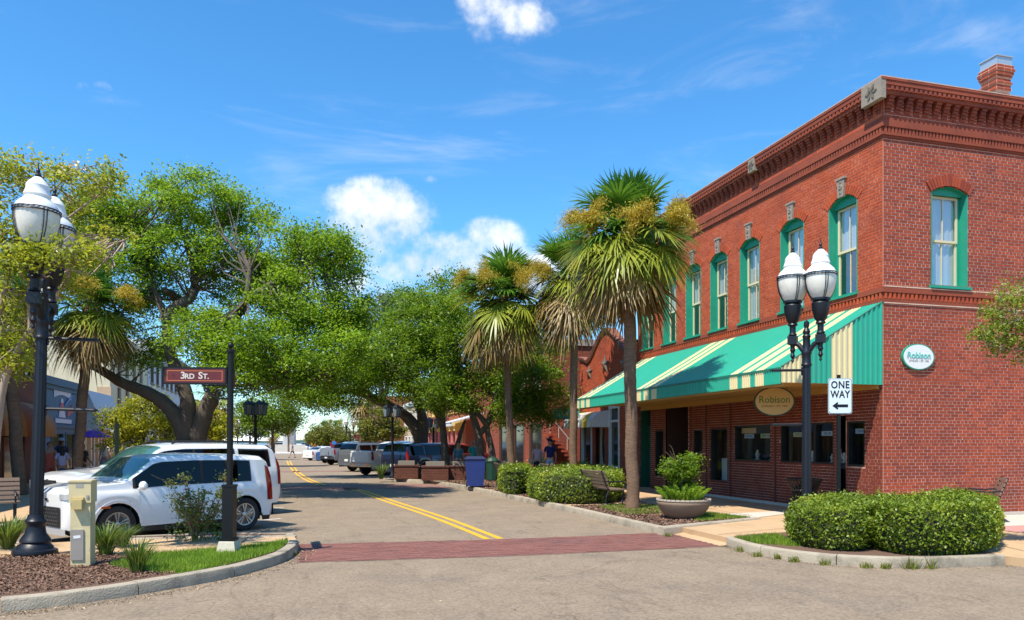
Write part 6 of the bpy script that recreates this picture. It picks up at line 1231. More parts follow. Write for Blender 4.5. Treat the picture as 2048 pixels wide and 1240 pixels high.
def rose():
    rs = np.random.RandomState(81); limbs = []; tips = []
    for i in range(13):
        a = rs.uniform(0, 6.28); r = rs.uniform(.25, .62); h = rs.uniform(.55, 1.12); e = Vector((math.cos(a) * r, math.sin(a) * r * .6, 0)); limbs.append(([q + e * .12, q + e * .5 + Vector((0, 0, h * .55)), q + e + Vector((0, 0, h))], .014, .005)); tips.append(q + e + Vector((0, 0, h))); tips.append(q + e * .75 + Vector((0, 0, h * .75))); tips.append(q + e * .55 + Vector((rs.normal(0, .08), 0, h * .5)))
    t = tree('rose_bush', 'thin stemmed rose bush with pink blooms on the narrow kerbed island', limbs, [(p, (.1, .1, .08), 3) for p in tips], leafmat('rose_leaf', (.06, .10, .015), (.25, .28, .06), (.40, .16, .06)), (.055, .032), 18, mat('rose_stem', (.22, .17, .09), .8), cat='shrub', seed=82, crad=.14, twig=.003)
    mp = mat('pink_petal', (.62, .10, .16), .7, (.72, .2, .25), 20, .7)
    for i in range(16):
        p = tips[rs.randint(len(tips))] + Vector(rs.normal(0, .07, 3)); A = rs.normal(0, .014, (14, 3)) + np.array(tuple(p)); V, Q = leaf_quads(A, np.full(14, .03), np.full(14, .026), .4, rs=rs); fastmesh('bloom', V, Q, mp, t)
    A = np.column_stack([scatter([(q.x - .5, q.y - .12), (q.x + .5, q.y - .25), (q.x + .5, q.y + .1), (q.x - .5, q.y + .15)], 260, rs), rs.uniform(SW, SW + .3, 260)]); V, Q = leaf_quads(A, rs.uniform(.05, .1, 260), np.full(260, .035), .4, rs=rs); fastmesh('low_leaves', V, Q, MATS['lily_blade'], t)['kind'] = 'stuff'
rose()
# planting in the stone bowl: foxtail ferns and a shrub
def foxtail():
    rs = np.random.RandomState(91); m = leafmat('fern_leaf', (.11, .24, .012), (.34, .50, .03), trans=.3); t = T('foxtail_fern', 'bright green foxtail ferns spilling over the stone planter bowl', 'fern', pp + Vector((0, 0, .40)))
    for i in range(34):
        a = i * 2.4; r = rs.uniform(.05, .42); L = rs.uniform(.32, .52); e = Vector((math.cos(a), math.sin(a), 0)); ts = np.linspace(0, 1, 90); f = .35 + .9 * r
        c = np.array([tuple(pp + Vector((0, 0, .39)) + e * (r + f * L * x ** 1.4) + Vector((0, 0, L * (x - .45 * f * x ** 2.4)))) for x in ts]); rad = .055 * np.sin(np.clip(ts * .93 + .1, 0, 1) * math.pi) ** .7 + .008
        c = np.repeat(c, 5, 0); rr = np.repeat(rad, 5); d = unit(rs.normal(size=(450, 3))); V, Q = leaf_quads(c + d * rr[:, None] * .6, rr * 1.1 + .01, np.full(450, .008), .2, axis=d, rs=rs); fastmesh('plume', V, Q, m, t)
foxtail()
cb = pp + Vector((0, .1, .40)); rs = np.random.RandomState(5)
tree('flowering_shrub', 'leafy green shrub rising from the stone planter bowl', [([cb, cb + Vector((0, 0, .4)), cb + Vector((-.02, 0, .95))], .02, .008), ([cb, cb + Vector((.15, 0, .5)), cb + Vector((.28, 0, .95))], .016, .006), ([cb, cb + Vector((-.18, 0, .5)), cb + Vector((-.36, 0, .85))], .016, .006), ([cb + Vector((.2, 0, .7)), cb + Vector((.45, 0, 1.0)), cb + Vector((.62, 0, 1.05))], .006, .003), ([cb + Vector((-.1, 0, .8)), cb + Vector((-.22, 0, 1.15)), cb + Vector((-.3, 0, 1.25))], .006, .003)],
     [(cb + Vector((0, 0, .72)), (.34, .3, .26), 34), (cb + Vector((.02, 0, .38)), (.26, .26, .22), 22), (cb + Vector((-.33, 0, .75)), (.2, .2, .18), 9), (cb + Vector((.28, 0, .85)), (.2, .18, .16), 9)], ML_lau, (.07, .042), 42, mat('shrub_stem', (.2, .14, .08), .8), cat='shrub', seed=92, crad=.16, twig=.003)
for i, (x, y, h) in enumerate(((10.9, 33.6, .9), (11.7, 31.2, .8))): clump(('arching green fern by the white shop windows', 'arching fern next to the star building door')[i], (x, y, SW + .3), 70, h, .05, 1.0, MATS['fern_leaf'], 95 + i, 'potted_fern')
# ================================================================== vehicles
M_tyre = mat('tyre_rubber', (.018, .018, .019), .85, (.03, .029, .028), 12, .6); M_rim = mat('alloy_rim', (.50, .50, .50), .3, metal=.85); M_plas = mat('black_plastic', (.016, .016, .018), .6); M_well = mat('wheel_well', (.006, .006, .006), .95)
M_cgl = glassmat('car_glass', (.30, .50, .47), .04); M_cgd = glassmat('car_glass_tint', (.05, .07, .08), .0); M_red = mat('tail_lamp', (.32, .012, .012), .15, coat=.5); M_lamp = mat('head_lamp', (.55, .58, .6), .1, metal=.3, coat=.6); M_chr = mat('chrome', (.6, .6, .62), .15, metal=1.0); M_seat = mat('seat_cloth', (.05, .05, .055), .9); M_amb = mat('amber_lamp', (.5, .1, .02), .2)
def paint(name, c): return mat(name, c, .28, tuple(min(1, q * 1.06 + .004) for q in c), 1.2, .5, coat=.9, spec=.5)
P_white = paint('paint_white', (.78, .78, .77)); P_navy = paint('paint_navy', (.007, .013, .034)); P_black = paint('paint_black', (.012, .012, .014)); P_silver = paint('paint_silver', (.22, .26, .32)); P_red = paint('paint_red', (.25, .02, .02)); P_blue = paint('paint_blue', (.03, .09, .25)); P_grey = paint('paint_grey', (.10, .11, .12))
def lerp(x, X, Y): return float(np.interp(x, X, Y))
SPEC = dict(
    hatch=dict(tum=.12, L=4.2, W=.90, fa=1.26, ra=-1.36, rw=.345, ar=.41, zb=.19, top=[(-2.1, .93), (-2.06, 1.2), (-1.98, 1.48), (-1.86, 1.565), (-1.2, 1.60), (-.3, 1.62), (.38, 1.60), (.55, 1.55), (1.02, 1.17), (1.15, 1.12), (1.7, 1.07), (2.0, 1.01), (2.1, .92)], belt=[(-2.1, 1.02), (0, 1.0), (1.2, .97)], ws=(.56, 1.02), rwn=(-2.05, -1.9), side=(-1.5, .92), pill=(-.42,), lampz=(.84, .94), grz=(.34, .70), quarter=None),
    suv=dict(L=5.3, W=1.0, fa=1.68, ra=-1.44, rw=.40, ar=.47, zb=.30, top=[(-2.65, 1.05), (-2.6, 1.35), (-2.45, 1.72), (-2.3, 1.79), (-1.2, 1.83), (0, 1.83), (.42, 1.78), (.6, 1.71), (1.16, 1.29), (1.35, 1.26), (2.2, 1.20), (2.52, 1.12), (2.65, 1.0)], belt=[(-2.65, 1.22), (0, 1.18), (1.3, 1.16)], ws=(.48, 1.12), rwn=(-2.58, -2.35), side=(-1.28, 1.0), pill=(-.25,), lampz=(.86, 1.03), grz=(.62, 1.06), quarter=(-2.3, -1.42)),
    truck=dict(L=5.8, W=1.0, fa=1.95, ra=-1.72, rw=.41, ar=.48, zb=.40, top=[(-2.9, 1.20), (-2.85, 1.38), (-1.02, 1.38), (-.9, 1.42), (-.72, 1.82), (-.5, 1.90), (.3, 1.93), (.75, 1.86), (1.4, 1.38), (1.6, 1.34), (2.5, 1.26), (2.8, 1.18), (2.9, 1.05)], belt=[(-2.9, 1.36), (-1.0, 1.30), (1.5, 1.26)], ws=(.85, 1.36), rwn=(-.9, -.74), side=(-.55, 1.2), pill=(.25,), lampz=(.92, 1.08), grz=(.6, 1.1), quarter=None),
    sedan=dict(L=4.7, W=.9, fa=1.42, ra=-1.35, rw=.32, ar=.38, zb=.18, top=[(-2.35, .85), (-2.3, 1.0), (-1.75, 1.06), (-1.0, 1.38), (-.4, 1.45), (.1, 1.43), (.4, 1.36), (1.15, 1.0), (1.4, .96), (2.1, .84), (2.35, .68)], belt=[(-2.35, .95), (0, .93), (1.3, .90)], ws=(.35, 1.1), rwn=(-1.65, -1.08), side=(-1.2, .9), pill=(-.2,), lampz=(.62, .74), grz=(.3, .55), quarter=None))
def wheel(parent, x, y, rw, sgn, spokes=5, w=.22):
    M3 = Matrix(((1, 0, 0), (0, 0, sgn), (0, -sgn, 0))).transposed(); M3 = Matrix(((1, 0, 0), (0, 0, 1.0 * sgn), (0, 1, 0))); c = (x, y, rw)
    b = MB(); b.lathe([(rw * .66, -w), (rw * .93, -w), (rw, -w + .03), (rw, -.035), (rw * .96, -.008), (rw * .8, 0), (rw * .68, -.012), (rw * .66, -.05)], 32, c, M3); t = b.build('wheel', M_tyre, parent, smooth=35, world=False)
    b = MB(); b.lathe([(rw * .67, -.05), (rw * .67, -.01), (rw * .62, -.012), (rw * .6, -.06)], 32, c, M3); b.lathe([(rw * .16, -.07), (rw * .15, -.022), (rw * .1, -.016), (.0, -.016)], 16, c, M3)
    Mx = M3
    for k in range(spokes):
        for d in (-.17, .17):
            a = 2 * math.pi * k / spokes + .3; p = [(math.cos(a + q) * r, math.sin(a + q) * r) for (q, r) in ((d * .9 - .09, rw * .13), (d * .9 + .09, rw * .13), (d + .075, rw * .63), (d - .075, rw * .63))]
            b.add([Vector(c) + Mx @ Vector((u, v, z)) for z in (-.05, -.02) for (u, v) in p], [(0, 1, 2, 3), (7, 6, 5, 4), (0, 4, 5, 1), (1, 5, 6, 2), (2, 6, 7, 3), (3, 7, 4, 0)])
    b.build('rim', M_rim, t, smooth=35, world=False)
    b = MB(); b.lathe([(rw * .66, -.12), (rw * .3, -.10), (.0, -.10)], 24, c, M3); b.build('brake_disc', mat('brake_dark', (.05, .05, .05), .5, metal=.5), t, world=False)
def car(label, cat, loc, heading, kind, pt, group=None, name=None, detail=True, tint=True, clad=False, rails=None, plate=True, fade=None):
    S = SPEC[kind]; t = T(name or ('pickup_truck' if kind == 'truck' else 'parked_car'), label, cat, loc, math.atan2(heading[1], heading[0]), group); L2 = S['L'] / 2; W = S['W']
    tx, tz = zip(*S['top']); bx_, bz = zip(*S['belt'])
    def wpl(x): return W * lerp(x, [-L2, -L2 + .03, -L2 + .12, -L2 + .4, -L2 + .9, L2 - 1.0, L2 - .5, L2 - .25, L2 - .1, L2 - .03, L2], [.80, .88, .94, .985, 1, 1, .985, .95, .89, .83, .74])
    arch = lambda x: max([S['zb']] + [S['rw'] + math.sqrt(S['ar'] ** 2 - (x - a) ** 2) for a in (S['fa'], S['ra']) if abs(x - a) < S['ar']])
    def section(x):
        w = wpl(x); zt = lerp(x, tx, tz); zs = min(lerp(x, bx_, bz), zt - .05); gh = zt - zs; zb = arch(x); zb0 = S['zb']
        if x > L2 - .06 or x < -L2 + .06: zb = zb0 + .12
        wr = w * (.94 - S.get('tum', .16) * min(1, gh / .6)); P = []
        for q, f in ((0, .945), (.12, .965), (.3, .995), (.52, 1.0), (.72, .992), (.9, .97), (1.0, .945)):
            z = max(zb, zb0 + (zs - zb0) * q) if q else zb
            z = zb + (zs - zb) * q if zb > zb0 + .15 else z; P.append((w * f, z))
        for tq in (.12, .4, .7, .88): P.append((w * .94 + (wr - w * .94) * tq, zs + gh * tq * .95))
        P += [(wr * .95, zs + gh * .925), (wr * .86, zs + gh * .975), (wr * .62, zt), (wr * .3, zt + .012), (0, zt + .018)]
        return P
    xs = set(np.linspace(-L2, L2, 44)) | set(tx) | {L2 - .03, L2 - .1, L2 - .25, -L2 + .03, -L2 + .12}
    for a in (S['fa'], S['ra']): xs |= {a + S['ar'] * math.cos(math.pi * k / 14) for k in range(15)}
    xs = sorted(xs); xs = [x for i, x in enumerate(xs) if i == 0 or x - xs[i - 1] > .008]; SE = [section(x) for x in xs]; nh = len(SE[0]); ring = []
    for x, P in zip(xs, SE): ring.append([(x, y, z) for (y, z) in P] + [(x, -y, z) for (y, z) in P[-2::-1]])
    b = MB(); b.grid(ring); n2 = 2 * nh - 2
    if clad:
        for i in range(len(b.f)):
            if i % n2 in (0, n2 - 1): b.mi[i] = 1
    b.poly(ring[0][::-1]); b.poly(ring[-1]); body = b.build('body', [pt, M_plas], t, smooth=32, world=False)
    # glazing hugging the greenhouse
    tops = list(range(11, nh)) + list(range(nh, 2 * nh - 1 - 11))
    def glaze(nm, x0, x1, idx, m, off):
        X = np.linspace(x0, x1, 9); rows = []
        for x in X:
            P = section(x); full = [Vector((x, y, z)) for (y, z) in P] + [Vector((x, -y, z)) for (y, z) in P[-2::-1]]; rows.append([full[i] + Vector(off) for i in idx])
        q = MB(); q.grid(rows); return q.build(nm, m, t, smooth=40, world=False)
    glaze('windscreen', S['ws'][0], S['ws'][1], tops, M_cgl if detail else M_cgd, (.012, 0, .016)); glaze('rear_window', S['rwn'][0], S['rwn'][1], tops, M_cgd, (-.014, 0, .012))
    for sg in (1, -1):
        def sidew(nm, x0, x1, m, par=t):
            X = np.linspace(x0, x1, max(4, int((x1 - x0) / .08))); rows = []
            for x in X:
                P = section(x); w, zs = P[6][0], P[6][1]; zt = P[-1][1] - .018; gh = zt - zs; wr = P[11][0] / .95; rows.append([Vector((x, sg * (w / .945 * .94 + (wr - w / .945 * .94) * q + .007), zs + gh * q * .95 + .012)) for q in (.02, .25, .55, .82)])
            q = MB(); q.grid(rows); return q.build(nm, m, par, smooth=40, world=False)
        ed = [S['side'][0]] + [p + d for p in S['pill'] for d in (-.035, .035)] + [S['side'][1]]; sidew('window_surround', S['side'][0] - .04, S['side'][1] + .05, M_plas).location.y = -sg * .003
        for k in range(0, len(ed), 2): sidew('side_window', ed[k], ed[k + 1], M_cgd)
        if S['quarter']: sidew('side_window', *S['quarter'], M_cgd)
        if detail:
            for p in [S['side'][1] + .12] + list(S['pill']) + [S['side'][0] + .22]:
                q = MB(); rows = [[], []]
                for k in range(9):
                    z = S['zb'] + .12 + (lerp(p, bx_, bz) - S['zb'] - .14) * k / 8; w_ = wpl(p) * lerp((z - S['zb']) / (lerp(p, bx_, bz) - S['zb']), [0, .12, .3, .52, .72, .9, 1], [.945, .965, .995, 1, .992, .97, .945]); rows[0].append((p - .005, sg * (w_ + .002), z)); rows[1].append((p + .005, sg * (w_ + .002), z))
                q.grid(rows).build('door_seam', M_plas, t, world=False)
            for p in [S['pill'][0] + .12, S['side'][0] + .35]: q = MB(); q.box((p, sg * (W * .985 + .012), lerp(p, bx_, bz) - .14), (.2, .03, .035)); q.build('door_handle', pt, t, world=False)
            q = MB(); mx_ = S['side'][1] - .05; q.lathe([(.0, -.1), (.05, -.09), (.085, -.03), (.085, .03), (.05, .09), (.0, .1)], 12, (mx_, sg * (W + .13), lerp(mx_, bx_, bz) + .07), Matrix(((.75, 0, 0), (0, 0, 1.1), (0, 1, 0)))); q.tube([(mx_, sg * (W - .03), lerp(mx_, bx_, bz)), (mx_, sg * (W + .08), lerp(mx_, bx_, bz) + .04)], .03, 6); q.build('mirror', pt, t, smooth=40, world=False)
        for x in (S['fa'], S['ra']):
            wheel(t, x, sg * (W - .015), S['rw'], sg)
            q = MB(); A = [math.pi * k / 12 for k in range(13)]; q.grid([[(x + math.cos(a) * S['ar'], sg * yy, S['rw'] + math.sin(a) * S['ar']) for a in A] for yy in (W * .97, W - .35)]); q.poly([(x + math.cos(a) * S['ar'], sg * (W - .35), S['rw'] + math.sin(a) * S['ar']) for a in A]); q.build('wheel_well', M_well, t, world=False)
            q = MB(); e = S['ar']; q.grid([[(x + math.cos(a) * r, sg * (wpl(x + math.cos(a) * r) * .99 + o), S['rw'] + math.sin(a) * r) for a in A] for (r, o) in ((e - .01, .004), (e + .01, .016), (e + .05, .012), (e + .06, -.01))]); q.build('arch_lip', M_plas if (clad and kind != 'hatch') else pt, t, smooth=50, world=False)
    b = MB(); b.box((0, 0, S['zb'] + .08), (S['L'] - .6, 2 * W - .3, .12)); b.build('underbody', M_well, t, world=False)
    # front and rear faces
    def face(nm, y0, y1, z0, z1, m, front=True, off=.014, k=7, zpow=None):
        X = [0, .74, .83, .89, .95, .985, 1.0]; D_ = [0, 0, .03, .1, .25, .5, 1.0]; Xr = [0, .80, .88, .94, .985, 1.0]; Dr = [0, 0, .03, .12, .4, .9]; rows = []
        for z in np.linspace(z0, z1, 4):
            r = []
            for y in np.linspace(y0, y1, k):
                f = min(1, abs(y) / W); x = (L2 - lerp(f, X, D_)) + off if front else -(L2 - lerp(f, Xr, Dr)) - off
                r.append((x, y, z))
            rows.append(r)
        q = MB(); q.grid(rows); return q.build(nm, m, t, smooth=40, world=False)
    gz = S['grz']; gr = face('grille', -.62 * W, .62 * W, gz[0], gz[1], M_plas, k=11)
    if detail:
        q = MB()
        for r_ in range(5):
            for c in range(13):
                y = -.56 * W + 1.12 * W * (c + (.5 if r_ % 2 else 0)) / 13; z = gz[0] + .05 + (gz[1] - gz[0] - .1) * r_ / 4; q.box((L2 - lerp(abs(y) / W, [0, .74, .83], [0, 0, .03]) + .02, y, z), (.012, .045, .02))
        q.build('grille_mesh', mat('grille_gloss', (.07, .07, .075), .3), gr, kind='stuff', world=False)
        face('badge', -.06, .06, gz[1] + .1, gz[1] + .15, M_chr, off=.02, k=3)
    face('lower_bumper', -.8 * W, .8 * W, S['zb'] + .02, gz[0] - .02, M_plas if kind != 'hatch' else mat('bumper_silver', (.4, .4, .4), .4), k=11)
    for sg in (1, -1):
        face('headlight', sg * .60 * W, sg * .965 * W, S['lampz'][0], S['lampz'][1], M_lamp, k=6)
        zt0 = lerp(-L2 + .1, tx, tz)
        rows = []
        for x in np.linspace(-L2 + .035, -L2 + (.2 if kind == 'hatch' else .16), 5):
            P = section(x); rows.append([Vector((x - .012, sg * (y + .008), z)) for (y, z) in (P[3:10] if kind in ('hatch', 'suv') else P[3:7])])
        q = MB(); q.grid(rows); q.build('tail_light', M_red, t, smooth=40, world=False)
    if detail: b = MB(); [b.box((L2 - .62, sg * (W * .985 + .005), S['rw'] + .33), (.16, .02, .04)) for sg in (1, -1)]; b.build('side_marker', M_amb, t, world=False)
    rb_ = face('rear_bumper', -.9 * W, .9 * W, S['zb'] + .1, S['zb'] + .32, M_chr if kind == 'truck' else (M_plas if clad else pt), False, .05, 9)
    face('license_plate', -.16, .16, S['zb'] + .36 if kind != 'truck' else S['zb'] + .16, S['zb'] + .5 if kind != 'truck' else S['zb'] + .28, M_white, False, .06, 2)
    if kind == 'truck':
        face('tailgate', -.74 * W, .74 * W, .78, 1.34, pt, False, .035, 3); b = MB(); b.box((-1.95, 0, 1.40), (1.75, 1.7, .015)); b.build('bed_cover', M_plas, t, world=False)
    if rails:
        for sg in (1, -1): b = MB(); zr = lerp(-.5, tx, tz); b.tube([(.2, sg * W * .66, zr - .01), (.05, sg * W * .66, zr + .05), (-1.9, sg * W * .66, zr + .045), (-2.05, sg * W * .66, zr - .02)], .02, 6); b.build('roof_rail', rails, t, world=False)
    for (x, y) in ((.25, .4), (.25, -.4), (-.65, .4), (-.65, -.4)):
        if not detail: break
        zs = lerp(x, bx_, bz); b = MB(); b.box((x - .25, y, zs - .2), (.14, .46, .7), M=Matrix.Rotation(R(-12), 3, 'Y')); b.box((x - .33, y, zs + .22), (.09, .26, .18)); b.build('seat', M_seat, t, world=False)
    return t
hd = Vector((-.80, -.60, 0))
car('small white boxy hatchback parked beside the narrow kerbed island', 'car', (-2.72, 16.75, 0), hd, 'hatch', P_white, clad=True)
car('large white sport utility vehicle parked behind the small white hatchback', 'car', (-3.12, 19.85, 0), hd, 'suv', P_white, rails=M_plas)
car('black sport utility vehicle with roof rails hidden behind the white one', 'car', (-3.35, 22.9, 0), hd, 'suv', P_black, rails=M_chr)
car('dark red pickup parked in the row past the black sport utility vehicle', 'pickup', (-3.2, 26.0 - .1, 0), (-.99, -.1), 'truck', P_black, detail=False) if False else None
h45 = Vector((.80, .60, 0))
grp = 'cars parked at an angle along the far kerb'
def park(label, u, v, kind, pt, hd_=h45, **k):
    p = g(u, v, 0); S = SPEC[kind]; c = p + hd_ * (-S['ra']) + Vector((-hd_.y, hd_.x, 0)) * (S['W'] - .1); return car(label, 'pickup' if kind == 'truck' else 'car', (c.x, c.y, 0), hd_, kind, pt, grp, detail=False, **k)
park('white pickup truck with its tailgate to the street', 774, 951, 'truck', P_white)
park('navy blue sport utility vehicle nearest the brick planter boxes', 848, 960, 'suv', P_navy)
park('dark blue sport utility vehicle parked next to the white pickup', 742, 943, 'suv', P_grey, rails=M_plas)
park('silver pickup truck beyond the boxy green hedge', 690, 930, 'truck', P_silver)
park('blue sedan parked past the silver pickup', 672, 926, 'sedan', P_blue)
park('black sport utility vehicle beyond the silver pickup', 715, 929, 'suv', P_black)
park('white sedan parked by the far grass island', 640, 921, 'sedan', P_white)
park('grey sedan parked deep in the far row', 700, 926, 'sedan', P_grey)
park('dark sedan parked under the olive tree', 655, 918, 'sedan', P_black)
q = dp(905, 900, 47); car('dark red car parked behind the planters and tree trunks', 'car', (q.x, q.y, 0), h45, 'suv', P_red, grp, detail=False)
for i, (u, D, k, pt, lab) in enumerate(((545, 48, 'suv', P_black, 'black vehicle tail showing past the white sport utility vehicle'),)):
    pass
for i, (u, D, pt, lab) in enumerate(((600, 170, P_white, 'white car crossing near the monument'), (625, 175, P_blue, 'blue car parked near the waterfront'), (655, 172, P_white, 'white van like car near the waterfront trees'), (560, 178, P_silver, 'silver car parked beside the monument'), (690, 168, P_grey, 'grey car parked under the waterfront palms'))):
    q = dp(u, 900, D); car(lab, 'car', (q.x, q.y, .05), (1, .1), 'suv' if i % 2 else 'sedan', pt, 'cars by the waterfront', detail=False)
# ================================================================== people
def skin_mesh(name, verts, edges, rad, m, parent, sub=2, root=0):
    me = bpy.data.meshes.new(name); me.from_pydata([tuple(v) for v in verts], edges, []); ob = bpy.data.objects.new(name, me); COL.objects.link(ob)
    sk = ob.modifiers.new('s', 'SKIN'); sk.use_smooth_shade = True; sv = me.skin_vertices[0].data
    for i, r in enumerate(rad): sv[i].radius = r if hasattr(r, '__len__') else (r, r); sv[i].use_root = (i == root)
    ss = ob.modifiers.new('d', 'SUBSURF'); ss.levels = sub; ss.render_levels = sub
    dg = bpy.context.evaluated_depsgraph_get(); res = bpy.data.meshes.new_from_object(ob.evaluated_get(dg)); bpy.data.objects.remove(ob); bpy.data.meshes.remove(me)
    res.materials.clear(); res.materials.append(m); res.name = name
    for p in res.polygons: p.use_smooth = True
    return inst(name, res, parent)
SKIN = [mat('skin_light', (.50, .27, .18), .55, (.56, .31, .21), 6, .5), mat('skin_tan', (.36, .18, .11), .55, (.40, .21, .13), 6, .5), mat('skin_deep', (.14, .07, .045), .55)]
def person(label, loc, rz, h=1.72, skin=0, top=(.5, .5, .5), bottom=(.1, .1, .15), hair=(.05, .03, .02), pose='stand', long_hair=False, hat=None, shorts=True, sleeve=.55, bag=None, arms=(0, 0), dress=False):
    k = h / 1.75; t = T('person', label, 'person', loc, rz); t.scale = (k, k, k)       # faces local -y
    st = {'stand': (.02, -.02), 'walk': (.24, -.22), 'sit': (0, 0)}[pose]; V = []; E_ = []; Rd = []
    def v(p, r, par=None): V.append(Vector(p)); Rd.append(r); (E_.append((par, len(V) - 1)) if par is not None else None); return len(V) - 1
    pel = v((0, 0, .93), (.15, .11)); wst = v((0, .0, 1.08), (.135, .10), pel); ch = v((0, .01, 1.28), (.165, .115), wst); ns = v((0, .015, 1.44), (.10, .08), ch); nk = v((0, .0, 1.53), (.055, .055), ns); hd_ = v((0, -.015, 1.63), (.075, .09), nk); ht = v((0, -.01, 1.72), (.06, .075), hd_)
    legs = []; arm_i = []
    for s, d in ((-1, st[0]), (1, st[1])):
        hp = v((s * .09, 0, .86), (.09, .10), pel); kn = v((s * .10, -d - .02, .49), (.058, .06), hp); an = v((s * .10, -d * 1.4 + .02, .09), (.037, .04), kn); to = v((s * .115, -d * 1.4 - .13, .04), (.038, .03), an); legs.append((hp, kn, an))
    for s, f in ((-1, arms[0]), (1, arms[1])):
        sh = v((s * .18, .01, 1.40), (.06, .06), ns); el = v((s * .245, .02 - f * .08, 1.14), (.042, .042), sh); wr = v((s * .25, -.06 - f * .26, .92 + f * .22), (.028, .03), el); pm = v((s * .25, -.08 - f * .32, .85 + f * .22), (.036, .02), wr); arm_i.append((sh, el, wr, pm))
        for j in range(4): fx = (j - 1.5) * .016; v((s * .25 + fx * .4, -.085 - f * .38 + fx, .765 + f * .22 + abs(j - 1.3) * .006), .009, v((s * .25 + fx * .3, -.085 - f * .35 + fx, .81 + f * .22), .010, pm))
        v((s * .22, -.12 - f * .34, .80 + f * .22), .010, pm)
    body = skin_mesh('body', V, E_, Rd, SKIN[skin], t, 2)
    # face: nose, eyes, mouth, ears
    b = MB(); b.lathe([(.018, 0), (.012, .02), (.0, .045)], 6, (0, -.098, 1.615)); b.build('nose', SKIN[skin], t, world=False, smooth=60)
    b = MB(); [b.lathe([(.0, -.008), (.011, 0), (.0, .008)], 8, (s * .032, -.093, 1.655)) for s in (-1, 1)]; b.box((0, -.096, 1.585), (.045, .008, .009)); b.build('eyes_and_mouth', mat('eye_dark', (.03, .02, .02), .4), t, world=False)
    b = MB(); [b.lathe([(.0, -.028), (.016, -.01), (.018, .012), (.0, .03)], 8, (s * .08, .0, 1.635)) for s in (-1, 1)]; b.build('ears', SKIN[skin], t, world=False, smooth=60)
    mt = mat('cloth_%s' % label[:18], top, .85, tuple(q * .8 for q in top), 14, .7); mb = mat('clothb_%s' % label[:18], bottom, .85, tuple(q * .8 for q in bottom), 14, .7)
    # shirt
    V2 = [V[pel] + Vector((0, 0, .02)), V[wst], V[ch], V[ns] + Vector((0, 0, .015))]; R2 = [(.17, .13), (.155, .12), (.18, .13), (.115, .09)]; E2 = [(0, 1), (1, 2), (2, 3)]
    if dress: V2[0] = Vector((0, 0, .72)); R2[0] = (.21, .18)
    for (sh, el, wr, pm) in arm_i:
        if sleeve <= 0: continue
        i = len(V2); V2 += [V[sh], V[sh].lerp(V[el], sleeve * 1.2)]; R2 += [(.072, .072), (.062, .062)]; E2 += [(3, i), (i, i + 1)]
    skin_mesh('shirt', V2, E2, R2, mt, t, 2)
    V3 = [Vector((0, 0, 1.0)), V[pel] + Vector((0, 0, -.02))]; R3 = [(.155, .12), (.165, .13)]; E3 = [(0, 1)]
    for (hp, kn, an) in legs:
        i = len(V3); e = V[kn].lerp(V[hp], .15) if shorts else V[an] + Vector((0, 0, .04)); V3 += [V[hp], V[kn] if not shorts else e]; R3 += [(.105, .115), (.085, .085) if shorts else (.075, .08)]; E3 += [(1, i), (i, i + 1)]
        if not shorts: V3.append(e); R3.append((.055, .06)); E3.append((i + 1, i + 2))
    skin_mesh('shorts' if shorts else 'trousers', V3, E3, R3, mb, t, 2)
    b = MB(); hm = mat('hair_%s' % label[:18], hair, .7, tuple(q * 1.6 for q in hair), 30, .7); rows = []
    for i in range(8):
        th = R(8 + i * (13 if not long_hair else 14)); rows.append([(.088 * math.sin(th) * math.cos(a), -.005 + .102 * math.sin(th) * math.sin(a) * (1 if math.sin(a) > 0 else (1 if i < 4 else .45)) + (.012 if i > 3 else 0), 1.645 + .118 * math.cos(th)) for a in [2 * math.pi * q / 18 for q in range(19)]])
    if long_hair: rows += [[(x * 1.1, max(y, .02) + .02 * k2, 1.645 - .09 * k2) for (x, y, z) in rows[-1]] for k2 in (1, 2, 3)]
    b.grid(rows); b.poly(rows[0][:-1]); b.build('hair', hm, t, smooth=60, world=False)
    if hat:
        b = MB(); b.lathe([(.105, 1.69), (.105, 1.72), (.09, 1.78), (.04, 1.80), (.0, 1.80)], 16, (0, 0, 0)); b.prism([(.08 * math.cos(a), -.08 + -.10 * math.sin(a), 1.69) for a in [math.pi * q / 8 for q in range(9)]], (0, 0, .012)); b.build('cap', mat('cap_%s' % label[:18], hat, .8), t, smooth=40, world=False)
    for (hp, kn, an) in legs: b = MB(); p = V[an]; b.add([(p.x + x, p.y + y, z) for z, s in ((.0, 1), (.05, .95), (.10, .6)) for (x, y) in ((-.05 * s, -.20 * s), (.05 * s, -.20 * s), (.05, .07), (-.05, .07))], [(3, 2, 1, 0)] + [(4 * q + i, 4 * q + (i + 1) % 4, 4 * q + 4 + (i + 1) % 4, 4 * q + 4 + i) for q in range(2) for i in range(4)] + [(8, 9, 10, 11)]); b.build('shoe', mat('shoe_dark', (.06, .05, .045), .7), t, world=False)
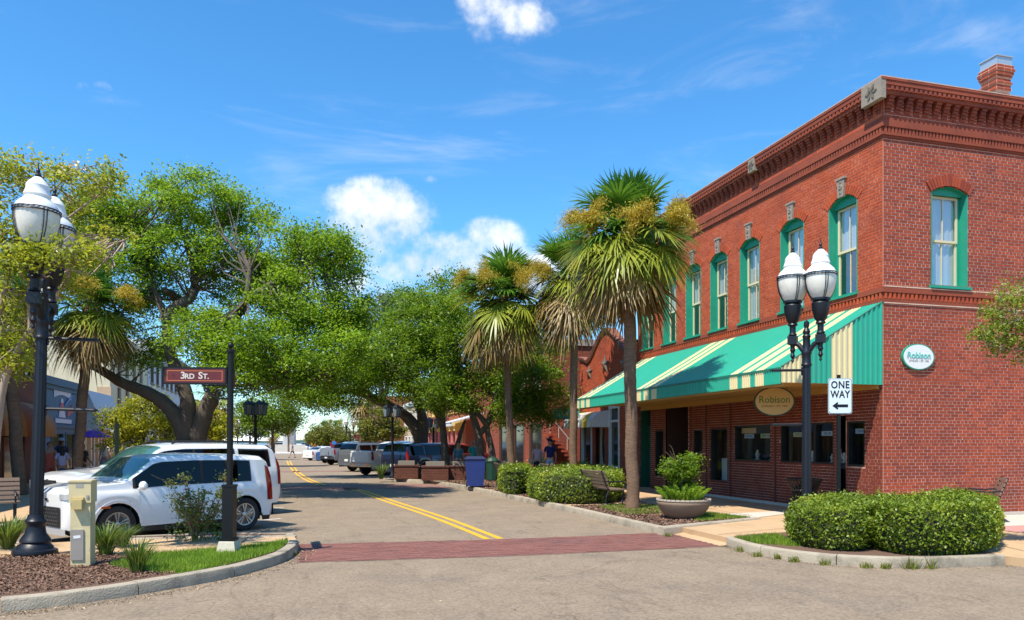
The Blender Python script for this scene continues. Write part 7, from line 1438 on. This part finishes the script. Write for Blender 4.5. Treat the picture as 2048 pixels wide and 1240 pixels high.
    if bag:
        b = MB(); b.lathe([(.02, 0), (.13, .03), (.15, .2), (.10, .28), (.0, .29)], 12, (-.27, .0, .78), Matrix(((1, 0, 0), (0, .5, 0), (0, 0, 1)))); b.tube([(-.27, .0, 1.05), (-.2, .0, 1.3), (-.16, .03, 1.45)], .012, 5); b.build('shoulder_bag', mat('bag_tan', bag, .7), t, smooth=40, world=False)
    return t
def at(u, D, z=SW): p = dp(u, 900, D); return (p.x, p.y, z)
person('man in dark blue shirt, white shorts and dark cap walking by the brick wall', at(1100, 33.5), R(-20), 1.82, 0, (.015, .02, .13), (.55, .56, .68), pose='walk', hat=(.01, .012, .06))
person('woman in white and pink top with shoulder bag beside the man in blue', at(1075, 33.5), R(-18), 1.66, 0, (.62, .42, .50), (.02, .02, .025), (.30, .2, .12), 'walk', True, shorts=False, bag=(.5, .34, .22))
person('man in turquoise shirt standing under the street trees by the blue bin', at(947, 37), R(-10), 1.78, 0, (.04, .45, .46), (.12, .1, .09), (.4, .36, .3), arms=(.5, .3))
person('woman with long fair hair in blue top seen from behind under the trees', at(917, 36), R(165), 1.68, 0, (.06, .22, .34), (.02, .03, .06), (.32, .2, .08), long_hair=True, shorts=False)
person('woman in coral sleeveless top walking past the orange awnings', at(99, 27), R(20), 1.72, 1, (.62, .11, .07), (.5, .1, .07), (.12, .05, .03), 'walk', sleeve=0, dress=True)
person('woman in pale lilac blouse facing the shops beside the palm', at(125, 26.5), R(190), 1.58, 1, (.55, .48, .68), (.1, .1, .14), (.015, .012, .01), long_hair=True)
person('man in navy patterned shirt and pale cap in front of the blue shop', at(123, 31), R(30), 1.84, 2, (.03, .04, .14), (.05, .05, .06), hat=(.4, .42, .5))
person('person in black behind the palm trunk carrying a white cup', at(166, 29), R(60), 1.66, 1, (.015, .015, .017), (.02, .02, .02), pose='walk', arms=(.6, .4))
person('person in white shirt strolling beside the purple umbrella', at(210, 38), R(-10), 1.75, 0, (.68, .62, .58), (.2, .2, .25), (.3, .15, .08), 'walk')
person('pedestrian in dark clothes crossing the far end of the street', at(585, 92, .0), R(-80), 1.72, 0, (.08, .09, .16), (.05, .06, .1), pose='walk')
